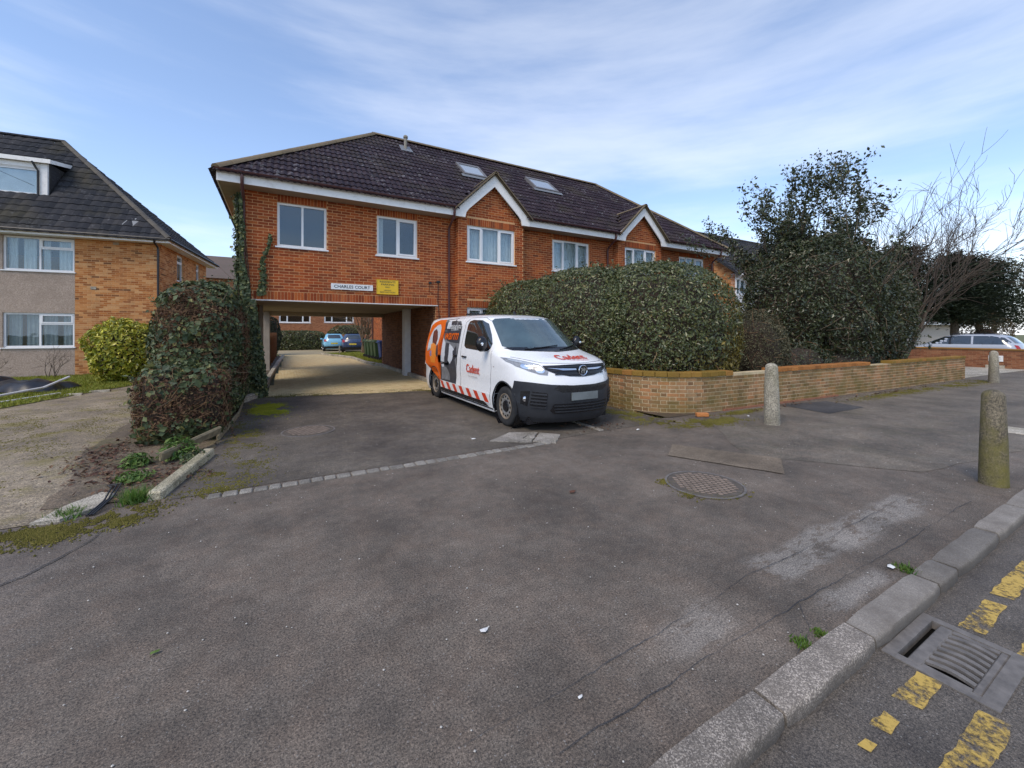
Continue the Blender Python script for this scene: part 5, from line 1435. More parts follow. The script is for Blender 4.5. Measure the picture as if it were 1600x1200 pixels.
def on_skin(parent, name, mat, poly, mp, M, off=.004, grid=.08, thick=False, smooth=True):
    bm = bmesh.new()
    f = bm.faces.new([bm.verts.new((a, b, 0)) for a, b in poly])
    bmesh.ops.triangulate(bm, faces=[f], ngon_method='EAR_CLIP')
    xs = [p[0] for p in poly]; ys = [p[1] for p in poly]
    for k, (lo, hi) in enumerate(((min(xs), max(xs)), (min(ys), max(ys)))):
        g_ = grid if k == 0 else grid * .7
        for i in range(1, int((hi - lo) / g_) + 1):
            c = lo + i * (hi - lo) / (int((hi - lo) / g_) + 1)
            bmesh.ops.bisect_plane(bm, geom=bm.verts[:] + bm.edges[:] + bm.faces[:], plane_co=(c, 0, 0) if k == 0 else (0, c, 0), plane_no=(1, 0, 0) if k == 0 else (0, 1, 0))
    bm.verts.ensure_lookup_table(); bm.verts.index_update()
    m = MB(M)
    V = [(v.co.x, v.co.y) for v in bm.verts]
    m.pts([mp(a, b, off) for a, b in V])
    for fc in bm.faces: m.face([v.index for v in fc.verts])
    if thick:
        k = m.pts([mp(a, b, -.01) for a, b in V])
        for e in bm.edges:
            if len(e.link_faces) == 1: i, j = e.verts[0].index, e.verts[1].index; m.face((i, j, k + j, k + i))
    bm.free()
    return m.build(name, mat, parent, smooth=smooth, sharp=40)

def cut_mesh(obj, cutters):
    tmp = []
    for c in cutters:
        o = link_mesh("cutter", c, None); tmp.append(o)
        md = obj.modifiers.new("cut", 'BOOLEAN'); md.operation = 'DIFFERENCE'; md.solver = 'EXACT'; md.object = o
    dg = bpy.context.evaluated_depsgraph_get()
    me = bpy.data.meshes.new_from_object(obj.evaluated_get(dg))
    obj.modifiers.clear(); old = obj.data; obj.data = me; bpy.data.meshes.remove(old)
    for o in tmp: d = o.data; bpy.data.objects.remove(o); bpy.data.meshes.remove(d)
    me.polygons.foreach_set("use_smooth", np.ones(len(me.polygons), dtype=bool)); me.set_sharp_from_angle(angle=R(38))

def paint(name, color, rough=.22, coat=.6):
    g = NG(name); d = g.ramp(g.noise(3, 6, .65), [(.45, 0.0), (.85, .10)])
    g.bsdf(g.mix(d, color, tuple(c * .55 + .03 for c in color)), g.ramp(g.noise(5, 4), [(.3, rough), (.7, rough + .12)]), spec=.5, **{"Coat Weight": coat, "Coat Roughness": .08})
    return g.mat
M_vanw = paint("van_white", (0.88, 0.88, 0.88)); M_vglass = plain("van_glass", (0.020, 0.026, 0.026), .03, spec=1.0, vary=.1, **{"Coat Weight": 1.0, "Coat Roughness": .02})
M_wscreen = plain("windscreen_glass", (0.055, 0.085, 0.088), .04, spec=1.0, vary=.4, scale=1.6, **{"Coat Weight": 1.0, "Coat Roughness": .02})
M_trim = plain("bumper_plastic", (0.020, 0.022, 0.027), .55, vary=.15); M_gloss = plain("gloss_black", (0.010, 0.010, 0.012), .25)
M_chrome = plain("chrome", (0.75, 0.76, 0.78), .15, metal=1.0, vary=.03); M_lamp = plain("headlamp_lens", (0.42, 0.45, 0.48), .05, spec=1.0, vary=.25, scale=14, **{"Coat Weight": 1.0})
M_lampd = plain("headlamp_dark", (0.26, 0.27, 0.29), .15, vary=.3, scale=25); M_steel = plain("wheel_steel", (0.40, 0.39, 0.37), .45, metal=.6, vary=.15); M_rust = plain("rim_edge", (0.30, 0.24, 0.18), .55, metal=.3, vary=.3, scale=20)
M_red = plain("cadent_red", (0.62, 0.055, 0.02), .4, vary=.05); M_orange = plain("wrap_orange", (0.78, 0.135, 0.008), .35, vary=.12, scale=4); M_or2 = plain("wrap_orange_light", (0.85, 0.27, 0.03), .35, vary=.1)
M_gr1 = plain("wrap_charcoal", (0.045, 0.048, 0.06), .35, vary=.35, scale=8); M_gr2 = plain("wrap_grey", (0.20, 0.205, 0.215), .35, vary=.35, scale=7); M_gr3 = plain("wrap_pale", (0.62, 0.64, 0.67), .35, vary=.1); M_skin = plain("wrap_brown", (0.16, 0.045, 0.03), .4, vary=.3, scale=14)
M_plate = plain("plate_blank", (0.16, 0.18, 0.18), .5, vary=.2, scale=6); M_tail = plain("tail_lamp", (0.35, 0.012, 0.012), .15, vary=.2); M_tag = plain("tag_grey", (0.42, 0.36, 0.36), .5)

def wheel(parent, M, q, s_, r, wdt, sgn, steel=True):
    """sgn: which way the outer face looks"""
    f = lambda a, b, h: (q + sgn * h, s_ + a, r + b)
    m = MB(M); ri = r * .64
    m.lathe([(ri, -wdt), (r * .93, -wdt), (r * .985, -wdt + .02), (r, -wdt + .05), (r, -.05), (r * .985, -.02), (r * .92, .0), (r * .80, .004), (ri * 1.02, -.006), (ri, -.03)], 36, f=f, cap=False)
    w = m.build("wheel", M_rubber, parent, smooth=True, sharp=50)
    m = MB(M); m.lathe([(ri, -.03), (ri * 1.0, -.004), (ri * .94, -.003), (ri * .90, -.03)], 32, f=f, cap=False); m.build("rim_edge", M_rust if steel else M_chrome, w, smooth=True)
    m = MB(M); m.lathe([(ri * .91, -.03), (ri * .86, -.028), (ri * .62, -.012), (ri * .50, -.02), (ri * .46, -.028)], 32, f=f, cap=False); m.build("rim", M_steel, w, smooth=True)
    m = MB(M); m.lathe([(ri * .46, -.028), (ri * .42, -.006), (ri * .30, .0), (.001, .0)], 24, f=f, cap=False); m.build("hub", M_gloss if steel else M_steel, w, smooth=True)
    n = 12 if steel else 5
    for i in range(n):
        a0 = 2 * math.pi * i / n; m = MB(M); P = []
        for k in range(10):
            t = 2 * math.pi * k / 10; rad = ri * .745 + ri * .085 * math.sin(t); an = a0 + (.145 if steel else .42) * math.cos(t)
            P.append((q + sgn * (-.0105 - .01 * (rad - ri * .62) / ri), s_ + rad * math.cos(an), r + rad * math.sin(an)))
        m.poly(P); m.build("rim_hole", M_gloss, w)
    return w

# ------------------------------------------------------------------ the van
VX, VY = 4.20, 5.10
van = thing("delivery_van", "white panel van with orange and grey picture wrap parked in the driveway", "van", (VX, VY, 0))
VM = MW[van]
VS = Shell(sf=[(.16, .14), (.24, .08), (.34, .045), (.48, .02), (.60, .01), (.74, .015), (.86, .04), (.98, .085), (1.06, .14), (1.10, .22), (1.14, .34), (1.18, .50), (1.22, .66), (1.26, .80), (1.30, .88), (1.84, 1.62), (1.88, 1.76), (1.915, 2.0), (1.94, 2.35), (1.95, 2.7)],
           sr=[(.16, 5.22), (.3, 5.28), (.5, 5.30), (1.2, 5.29), (1.8, 5.20), (1.89, 5.12), (1.93, 5.0), (1.95, 4.8)],
           hw=[(.16, .90), (.26, .935), (.45, .955), (.62, .945), (.80, .96), (1.05, .96), (1.20, .945), (1.30, .93), (1.55, .885), (1.78, .835), (1.86, .80), (1.905, .74), (1.935, .64), (1.95, .5)], Lf=.95, nf=2.45, Lr=.14, nr=3)
zs = [.16, .2, .26, .34, .42, .5, .6, .68, .74, .8, .86, .92, .98, 1.02, 1.06, 1.08, 1.10, 1.12, 1.14, 1.16, 1.18, 1.2, 1.22, 1.24, 1.26, 1.3, 1.38, 1.46, 1.54, 1.62, 1.7, 1.78, 1.84, 1.865, 1.89, 1.905, 1.92, 1.935, 1.945, 1.95]
body = VS.body(zs, None).build("body", M_vanw, van, local=True, smooth=True)
WS = (0.96, 4.50); WR = .335
cut = []
for s_ in WS:
    for sg in (-1, 1):
        c = MB(); c.lathe([(.405, 0), (.405, .40)], 40, f=lambda a, b, h, s_=s_, sg=sg: (sg * (.62 + h), s_ + a, .345 + b)); cut.append(c.mesh("cutter"))
_vm = van.matrix_world
for c in cut: c.transform(VM)
body.parent = None; body.matrix_basis = VM
bpy.context.view_layer.update()
cut_mesh(body, cut)
body.parent = van; body.matrix_basis = Matrix.Identity(4)
for s_ in WS:
    for sg in (-1, 1):
        wheel(van, VM, sg * .925, s_, WR, .21, sg)
        m = MB(VM); m.lathe([(.404, .0), (.404, .30)], 32, f=lambda a, b, h: (sg * (.63 + h), s_ + a, .345 + b), cap=False); m.lathe([(.40, .0), (.02, .0)], 24, f=lambda a, b, h: (sg * .63, s_ + a, .345 + b), cap=False); m.build("wheel_well", M_gloss, van)
        # arch lip
        m = MB(VM); P = []
        for k in range(25):
            t = R(-14) + R(208) * k / 24; y, z = s_ + .408 * math.cos(t), .345 + .408 * math.sin(t)
            if z > .17: P.append((sg * (VS.half(y, z) + .002), y, z))
        m.tube(P, .012, 5); m.build("arch_lip", M_trim, van, smooth=True)
m = MB(VM); m.box(-.8, .8, .4, 5.1, .12, .24); m.build("underbody", M_gloss, van)
SR, SLf, NO, TA = VS.side(-1), VS.side(1), VS.nose(), VS.tail()
V_ = lambda name, mat, poly, mp, **kw: on_skin(van, name, mat, poly, mp, VM, **kw)
# glazing
dw = [(2.62, 1.80), (2.45, 1.825), (2.12, 1.81), (1.90, 1.74), (1.66, 1.53), (1.52, 1.37), (1.52, 1.28), (1.60, 1.235), (1.75, 1.225), (2.58, 1.255), (2.68, 1.30), (2.70, 1.40), (2.68, 1.72)]
for mp in (SR, SLf):
    w_ = V_("door_window", M_vglass, dw, mp, off=.005)
scr = [(-.80, 1.33), (-.72, 1.295), (-.4, 1.275), (0, 1.27), (.4, 1.275), (.72, 1.295), (.80, 1.33), (.70, 1.79), (.64, 1.835), (.3, 1.85), (-.3, 1.85), (-.64, 1.835), (-.70, 1.79)]
V_("windscreen", M_wscreen, scr, NO, off=.006, grid=.09)
V_("scuttle", M_gloss, [(-.80, 1.30), (-.72, 1.262), (0, 1.236), (.72, 1.262), (.80, 1.30), (.70, 1.312), (0, 1.285), (-.70, 1.312)], NO, off=.009, grid=.1)
for a, b in (((-.55, 1.275), (.12, 1.335)), ((.10, 1.268), (.66, 1.34))):
    m = MB(VM); P = []
    for k in range(9):
        q = a[0] + (b[0] - a[0]) * k / 8; z = a[1] + (b[1] - a[1]) * k / 8; P.append((q, VS.front(q, z) - .02, z + .012))
    m.tube(P, .009, 5); m.build("wiper", M_gloss, van)
# nose
bump = [(-.925, .80), (-.80, .795), (-.55, .765), (-.2, .745), (.2, .745), (.55, .765), (.80, .795), (.925, .80), (.93, .60), (.925, .40), (.885, .235), (.87, .168), (-.87, .168), (-.885, .235), (-.925, .40), (-.93, .60)]
bp_ = V_("bumper", M_trim, bump, NO, off=.016, grid=.06, thick=True)
B_ = lambda name, mat, poly, mp=NO, **kw: on_skin(bp_, name, mat, poly, mp, VM, **kw)
B_("upper_intake", M_gloss, [(-.46, .745), (.46, .745), (.52, .70), (.40, .645), (-.40, .645), (-.52, .70)], off=.020)
B_("lower_intake", M_gloss, [(-.52, .47), (.52, .47), (.56, .36), (.5, .315), (-.5, .315), (-.56, .36)], off=.020)
for i in range(3): B_("intake_slat", M_trim, [(-.51 + .01 * i, .445 - i * .045), (.51 - .01 * i, .445 - i * .045), (.51 - .01 * i, .43 - i * .045), (-.51 + .01 * i, .43 - i * .045)], off=.034, thick=True)
for sg in (-1, 1):
    B_("side_intake", M_gloss, [(sg * .60, .64), (sg * .78, .655), (sg * .80, .44), (sg * .62, .385)], off=.020)
    for i in range(5): B_("intake_slat", M_trim, [(sg * .61, .62 - i * .05), (sg * .79, .63 - i * .05), (sg * .79, .61 - i * .05), (sg * .61, .60 - i * .05)], off=.034, thick=True)
    B_("fog_surround", M_gloss, [(sg * .80, .66), (sg * .875, .65), (sg * .88, .45), (sg * .82, .42)], off=.020)
    q0 = sg * .852; m = MB(VM); P0 = Vector((q0, VS.front(q0, .53) - .03, .53)); m.lathe([(.045, 0), (.045, .02), (.03, .03)], 16, f=lambda a, b, h: (P0.x + a, P0.y - h + .02, P0.z + b)); m.build("fog_lamp", M_chrome, bp_, smooth=True)
V_("number_plate", M_plate, [(-.26, .515), (.26, .515), (.26, .635), (-.26, .635)], lambda a, b, o: (a, VS.front(.26, .6) - .035 - o, b), off=.004, thick=True, smooth=False)
gr = V_("grille", M_gloss, [(-.62, 1.05), (-.3, 1.058), (0, 1.062), (.3, 1.058), (.62, 1.05), (.60, .985), (.46, .925), (.25, .885), (0, .87), (-.25, .885), (-.46, .925), (-.60, .985)], NO, off=.008, grid=.07)
for i in range(3): on_skin(gr, "grille_slat", M_trim, [(-.58 + .05 * i, 1.03 - i * .055), (.58 - .05 * i, 1.03 - i * .055), (.58 - .05 * i, 1.018 - i * .055), (-.58 + .05 * i, 1.018 - i * .055)], NO, VM, off=.018, thick=True)
for sg in (-1, 1): on_skin(gr, "chrome_bar", M_chrome, [(sg * .115, .972), (sg * .115, .990), (sg * .35, .992), (sg * .585, 1.008), (sg * .35, .974)], NO, VM, off=.026, thick=True)
# round badge: ring, disc and a winged beast with a flag
by = VS.front(0, .97) - .028
badge = MB(VM); badge.lathe([(.088, 0), (.088, .014), (.080, .020), (.072, .014), (.072, .006)], 28, f=lambda a, b, h: (a, by - h, .97 + b), cap=False); badge = badge.build("badge", M_chrome, van, smooth=True)
m = MB(VM); m.lathe([(.073, .006), (.001, .007)], 28, f=lambda a, b, h: (a, by - h, .97 + b), cap=False); m.build("badge_disc", M_gloss, badge)
gf = [(-.045, -.05), (-.028, -.035), (-.03, -.01), (-.05, .0), (-.052, .022), (-.03, .045), (-.008, .05), (-.014, .03), (.0, .02), (.012, .038), (.035, .045), (.052, .03), (.032, .022), (.03, .0), (.044, -.012), (.03, -.04), (.016, -.052), (.018, -.02), (.004, -.004), (-.012, -.015), (-.012, -.045)]
m = MB(VM); m.prism([(-a, b) for a, b in gf], 0, .006, f=lambda a, b, h: (a, by - .008 - h, .97 + b)); m.build("badge_emblem", M_chrome, badge)
for sg in (-1, 1):
    hl_ = V_("headlamp", M_lampd, [(sg * .56, .985), (sg * .66, 1.065), (sg * .80, 1.115), (sg * .90, 1.145), (sg * .938, 1.15), (sg * .940, 1.09), (sg * .90, 1.03), (sg * .80, .965), (sg * .68, .915), (sg * .585, .905)], NO, off=.007, grid=.04)
    for (a, b, r_) in ((.665, .975, .040), (.80, 1.035, .045)):
        poly = [(sg * (a + r_ * 1.35 * math.cos(t)), b + r_ * math.sin(t)) for t in [2 * math.pi * k / 14 for k in range(14)]]
        on_skin(hl_, "reflector", M_chrome, poly, NO, VM, off=.011, grid=.05)
    on_skin(hl_, "lens", M_lamp, [(sg * .60, 1.0), (sg * .67, 1.052), (sg * .80, 1.10), (sg * .91, 1.135), (sg * .915, 1.105), (sg * .80, 1.075), (sg * .68, 1.015)], NO, VM, off=.014, grid=.04)
# bonnet shut line and washer jets, side shut lines, handles, hinges
def line(name, mat, pts, mp, w=.009, off=.0045):
    m = MB(VM)
    P = []
    for a, b in zip(pts, pts[1:]):
        n = max(1, int(math.hypot(b[0] - a[0], b[1] - a[1]) / .06)); P += [(a[0] + (b[0] - a[0]) * i / n, a[1] + (b[1] - a[1]) * i / n) for i in range(n)]
    P.append(pts[-1]); m.tube([mp(a, b, 0.0) for a, b in P], w * .5, 4); return m.build(name, mat, van)
M_gap = plain("shut_line", (0.035, 0.036, 0.04), .8)
line("shut_line", M_gap, [(-.86, 1.165), (-.6, 1.09), (0, 1.075), (.6, 1.09), (.86, 1.165)], NO)
for sg, mp in ((-1, SR), (1, SLf)):
    line("shut_line", M_gap, [(2.84, .34), (2.84, 1.30), (2.80, 1.78), (2.6, 1.87), (2.1, 1.865), (1.80, 1.76)], mp)
    line("shut_line", M_gap, [(1.44, 1.25), (1.40, .95), (1.43, .75), (1.48, .36)], mp)
    line("shut_line", M_gap, [(4.06, .75), (4.06, 1.86), (2.95, 1.875)], mp, w=.006)
    V_("slide_rail", M_gloss, [(4.06, 1.165), (5.14, 1.15), (5.14, 1.175), (4.06, 1.185)], mp, off=.005)
    line("sill_trim", M_trim, [(1.40, .215), (4.08, .215)], mp, w=.03)
    for s_, z_ in ((2.63, 1.085), (3.12, 1.085)):
        m = MB(VM); q = sg * (VS.half(s_, z_) + .022); m.tube([(sg * (VS.half(s_ - .11, z_)), s_ - .11, z_ - .005), (q, s_ - .08, z_), (q, s_ + .08, z_), (sg * VS.half(s_ + .11, z_), s_ + .11, z_ + .005)], .017, 6); m.build("door_handle", M_gloss, van, smooth=True)
    V_("fuel_mark", M_tag, [(1.32, .985), (1.28, .985), (1.28, .965), (1.32, .965)], mp)
    # mirror on its arm
    m = MB(VM @ Matrix.Translation((sg * 1.075, 1.56, 1.37)) @ Matrix.Rotation(sg * R(8), 4, 'Z')); prof = [(.02, -.075), (.075, -.06), (.098, 0), (.085, .05), (.03, .075)]
    m.lathe(prof, 18, f=lambda a, b, h: (a * 1.12, h, b * 1.45)); mr = m.build("wing_mirror", M_gloss, van, smooth=True, sharp=60)
    MB(VM).tube([(sg * .90, 1.62, 1.27), (sg * .99, 1.60, 1.27), (sg * 1.05, 1.57, 1.31)], .03, 6).build("mirror_arm", M_gloss, mr, smooth=True)
    m = MB(VM @ Matrix.Translation((sg * 1.10, 1.49, 1.37))); m.lathe([(.02, 0), (.028, .012), (.001, .016)], 12, f=lambda a, b, h: (a, -h, b)); m.build("mirror_camera", M_chrome, mr)
    for z_ in (.80, 1.56):
        m = MB(VM); m.bevbox(sg * VS.half(5.2, z_) * .985 - .012, sg * VS.half(5.2, z_) * .985 + .03 * sg if sg > 0 else sg * VS.half(5.2, z_) * .985 + .012, 5.20, 5.25, z_ - .04, z_ + .04, .004); m.build("hinge", M_white, van)
MB(VM).box(-.62, .62, 5.27, 5.31, .28, .42).build("rear_bumper", M_trim, van)
for sg in (-1, 1): V_("tail_lamp", M_tail, [(sg * .80, .95), (sg * .90, .95), (sg * .83, 1.55), (sg * .76, 1.55)], TA, off=.006)
V_("rear_door_gap", M_gap, [(-.004, .4), (.004, .4), (.004, 1.85), (-.004, 1.85)], TA, off=.004)
MB(VM).tube([(-.12, 2.02, 1.94), (-.12, 2.06, 1.985)], .02, 6).build("aerial_base", M_gloss, van)
m = MB(VM); m.bevbox(-.55, -.25, 3.2, 3.5, 1.955, 2.0, .01); m.build("roof_beacon_bar", M_gloss, van)
# picture wrap, printed on both sides
for sg, mp in ((-1, SR), (1, SLf)):
    S_ = lambda mat, poly, off, name="wrap_print": V_(name, mat, poly, mp, off=off, grid=.12)
    # grey photograph
    S_(M_gr2, [(4.02, 1.87), (3.30, 1.88), (3.32, 1.75), (2.98, 1.70), (2.97, 1.30), (3.06, 1.2), (3.05, .80), (3.10, .47), (4.10, .45), (4.16, .70), (4.36, 1.1), (4.3, 1.5)], .0035)
    S_(M_gr1, [(4.0, 1.87), (3.32, 1.88), (3.33, 1.74), (3.55, 1.70), (3.62, 1.60), (4.0, 1.62)], .0045)
    S_(M_gr3, [(3.86, 1.82), (3.66, 1.84), (3.62, 1.74), (3.70, 1.66), (3.88, 1.66)], .0055)
    S_(M_gr1, [(3.26, 1.80), (3.12, 1.82), (3.02, 1.74), (3.0, 1.60), (3.22, 1.66)], .0045)
    S_(M_gr1, [(4.0, 1.60), (3.0, 1.62), (2.98, 1.34), (3.30, 1.36), (3.55, 1.36), (3.9, 1.42)], .0045)
    S_(M_gr3, [(4.18, 1.50), (3.98, 1.44), (3.80, 1.34), (3.76, 1.05), (3.80, .90), (4.05, .92), (4.22, 1.2)], .0055)
    S_(M_gr1, [(3.76, 1.34), (3.55, 1.33), (3.52, 1.10), (3.58, .90), (3.80, .88)], .0055)
    S_(M_gr3, [(3.54, 1.32), (3.36, 1.27), (3.22, 1.20), (3.30, .98), (3.44, .88), (3.56, .95)], .0055)
    S_(M_gr1, [(3.30, 1.16), (3.12, 1.30), (3.06, 1.05), (3.22, .96)], .006)
    S_(M_gr1, [(4.02, .86), (3.60, .84), (3.40, .90), (3.16, 1.02), (3.08, .80), (3.10, .48), (4.06, .46), (4.10, .62)], .0052)
    S_(M_gr2, [(3.96, .80), (3.66, .80), (3.50, .70), (3.45, .52), (3.98, .50)], .0062)
    S_(M_gr3, [(3.98, .84), (3.80, .86), (3.78, .80), (3.94, .78)], .007)
    # orange swirl with the figure
    S_(M_orange,
       [(4.98, 1.74), (4.80, 1.82), (4.50, 1.87), (4.05, 1.87), (3.98, 1.66), (4.06, 1.48), (4.20, 1.35), (4.24, 1.0), (4.14, .72), (4.04, .46), (4.09, .46), (4.14, .56), (4.28, .70), (4.50, .775), (4.92, .76), (5.16, .80), (5.17, 1.2), (5.12, 1.5)], .0078)
    S_(M_gr3, [(4.92, 1.50), (4.76, 1.66), (4.55, 1.74), (4.34, 1.77), (4.24, 1.68), (4.22, 1.50), (4.30, 1.30), (4.50, 1.22), (4.86, 1.22), (5.02, 1.10), (5.02, 1.30)], .0092)
    S_(M_skin, [(4.74, 1.60), (4.56, 1.66), (4.44, 1.58), (4.42, 1.48), (4.36, 1.42), (4.44, 1.24), (4.66, 1.22), (4.72, 1.36), (4.66, 1.46), (4.76, 1.50)], .0104)
    S_(M_or2, [(4.78, 1.28), (4.62, 1.32), (4.42, 1.27), (4.36, 1.02), (4.42, .84), (4.74, .84), (4.80, 1.05)], .0112)
    S_(M_gr1, [(4.36, 1.30), (4.28, 1.26), (4.22, 1.06), (4.30, .98), (4.38, 1.06)], .0112)
    S_(plain("wrap_violet", (0.26, 0.22, 0.42), .4), [(4.82, 1.12), (4.70, 1.13), (4.68, 1.0), (4.80, .98)], .0122)
    # chevron band and sill
    a = 4.04
    V_("band_white", M_signw, [(1.46, .475), (4.06, .475), (4.06, .30), (1.46, .30)], mp, off=.0125)
    for k in range(7):
        s0 = 1.50 + k * .375
        V_("chevron", M_red, [(s0 + .13, .465), (s0 + .30, .465), (s0 + .17, .315), (s0, .315)], mp, off=.0142)
    V_("sill_black", M_gloss, [(1.72, .315), (4.06, .315), (4.06, .245), (1.52, .245)], mp, off=.0155)
    # lettering; it reads front to back on one side, back to front on the other
    def place(s0, z0, o=.016):
        if sg < 0: return lambda x, y: tuple(VM @ Vector(mp(s0 - x, z0 + y, o)))
        return lambda x, y: tuple(VM @ Vector(mp(s0 + x, z0 + y, o)))
    S0 = lambda a, b: a if sg < 0 else b
    text_part("Cadent", M_red, van, place(S0(2.50, 1.88), .785), .62, .165, .016)
    text_part("Your Gas Network", M_tag, van, place(S0(2.42, 1.98), .705), .44, .035, .004)
    text_part("Keeping you", M_signw, van, place(S0(3.80, 3.0), 1.615), .80, .155, .002)
    text_part("warm", M_orange, van, place(S0(3.86, 3.06), 1.41), .80, .15, .012, shear=.35)
text_part("Cadent", M_red, van, lambda x, y: tuple(VM @ Vector(NO(-.27 + x, 1.125 + y * 1.0, .012))), .60, .062, .022)
text_part("Your Gas Network", M_red, van, lambda x, y: tuple(VM @ Vector(NO(-.10 + x, 1.106 + y, .012))), .42, .012, .0)

# ------------------------------------------------------------------ parked cars
def car(name, label, x, y, rz, kind, pm, cat="car", plate=(0.62, 0.48, 0.05)):
    t = thing(name, label, cat, (x, y, 0), rz); M = MW[t]
    if kind == "hatch":
        L = 3.65; sh = Shell(sf=[(.18, .12), (.35, .03), (.5, 0), (.66, .05), (.76, .25), (.86, .7), (.93, .95), (1.38, 1.72), (1.45, 2.0), (1.48, 2.3)],
            sr=[(.18, 3.5), (.4, 3.63), (.55, 3.65), (.8, 3.62), (.95, 3.56), (1.3, 3.32), (1.42, 3.12), (1.48, 2.75)],
            hw=[(.18, .74), (.4, .81), (.6, .825), (.85, .82), (.95, .79), (1.2, .705), (1.38, .61), (1.45, .53), (1.48, .38)], Lf=.7, nf=2.3, Lr=.45, nr=2.4); ws = (.72, 3.1); wr = .29
        sw = [(1.25, .97), (1.75, 1.33), (2.2, 1.39), (2.85, 1.37), (3.1, 1.2), (3.15, 1.0)]; rg = [(-.52, 1.06), (.52, 1.06), (.44, 1.36), (-.44, 1.36)]
    else:
        L = 4.65; sh = Shell(sf=[(.18, .12), (.35, .03), (.5, 0), (.66, .05), (.78, .3), (.88, .9), (.95, 1.25), (1.38, 2.1), (1.45, 2.4), (1.49, 2.8)],
            sr=[(.18, 4.5), (.4, 4.63), (.55, 4.65), (.85, 4.62), (1.0, 4.56), (1.32, 4.28), (1.43, 4.1), (1.49, 3.8)],
            hw=[(.18, .80), (.4, .88), (.6, .895), (.88, .885), (.97, .85), (1.2, .76), (1.38, .67), (1.45, .60), (1.49, .45)], Lf=.75, nf=2.3, Lr=.4, nr=2.5); ws = (.88, 3.6); wr = .32
        sw = [(1.6, 1.0), (2.12, 1.34), (2.6, 1.40), (3.7, 1.40), (4.1, 1.33), (4.32, 1.12), (4.2, 1.02)]; rg = [(-.58, 1.08), (.58, 1.08), (.5, 1.36), (-.5, 1.36)]
    zs_ = sorted(set([round(q, 3) for q in np.concatenate([sh.sf[0], sh.sr[0], sh.hw[0], np.linspace(.95, 1.4, 8)])]))
    sh.body(zs_, M).build("body", pm, t, smooth=True, sharp=50)
    for s_ in ws:
        for sg in (-1, 1):
            m = MB(M); m.lathe([(wr * 1.17, 0), (wr * 1.17, .004)], 24, f=lambda a, b, h: (sg * (sh.w(.4) + .002 + h), s_ + a, wr + .02 + b)); m.build("wheel_arch", M_gloss, t)
            wheel(t, M, sg * (sh.w(.4) + .022), s_, wr, .18, sg, False)
    for mp in (sh.side(-1), sh.side(1)):
        on_skin(t, "side_window", M_vglass, sw, mp, M, off=.006, grid=.15)
        a = sw[0][0] + (sw[-1][0] - sw[0][0]) * .58; on_skin(t, "window_pillar", pm if kind != "hatch" else M_gloss, [(a, 1.0), (a + .07, 1.0), (a + .05, 1.41), (a - .02, 1.41)], mp, M, off=.009)
        if kind == "estate": on_skin(t, "window_pillar", M_gloss, [(a - .75, 1.0), (a - .66, 1.0), (a - .68, 1.41), (a - .74, 1.41)], mp, M, off=.009)
    on_skin(t, "rear_window", M_vglass, rg, sh.tail(), M, off=.007, grid=.12)
    z0 = .99 if kind == "hatch" else 1.02
    on_skin(t, "windscreen", M_vglass, [(-.62, z0), (.62, z0), (.50, 1.36), (-.50, 1.36)], sh.nose(), M, off=.007, grid=.12)
    for sg in (-1, 1):
        on_skin(t, "tail_lamp", M_tail, [(sg * .56, .80), (sg * .77, .80), (sg * .74, 1.0), (sg * .6, .98)], sh.tail(), M, off=.008)
        on_skin(t, "headlamp", M_lamp, [(sg * .42, .62), (sg * .72, .64), (sg * .74, .74), (sg * .5, .72)], sh.nose(), M, off=.008)
        m = MB(M @ Matrix.Translation((sg * (sh.w(1.0) + .10), sw[0][0] + .15, 1.0))); m.bevbox(-.09, .09, -.05, .05, -.06, .06, .03); m.build("wing_mirror", pm, t)
    on_skin(t, "number_plate", plain("plate_yellow", plate, .5), [(-.26, .60), (.26, .60), (.26, .71), (-.26, .71)], sh.tail(), M, off=.012, thick=True)
    on_skin(t, "lower_bumper", M_trim, [(-.70, .24), (.70, .24), (.72, .42), (-.72, .42)], sh.tail(), M, off=.01)
    if kind == "estate":
        for sg in (-1, 1): MB(M).tube([(sg * .55, 2.4, 1.46), (sg * .56, 2.5, 1.52), (sg * .56, 3.8, 1.52), (sg * .55, 3.95, 1.46)], .018, 6).build("roof_rail", M_gloss, t)
    return t
car("hatchback_car", "light blue hatchback parked by the courtyard hedge", 3.95, 40.3, R(178), "hatch", paint("car_light_blue", (0.22, 0.50, 0.68)))
car("hatchback_car", "dark blue car parked beside the light blue hatchback", 5.45, 37.2, R(170), "hatch", paint("car_dark_blue", (0.035, 0.06, 0.13)))
car("hatchback_car", "white car mostly hidden behind the wheelie bins", 8.3, 39.8, R(180), "hatch", paint("car_white", (0.7, 0.7, 0.7)))
car("estate_car", "silver estate car parked behind the red brick boundary wall", 29.1, 9.3, R(180), "estate", paint("car_silver", (0.42, 0.45, 0.50), .25))
# ================================================================== planting
def unit(a): return a / np.maximum(np.linalg.norm(a, axis=1, keepdims=True), 1e-9)

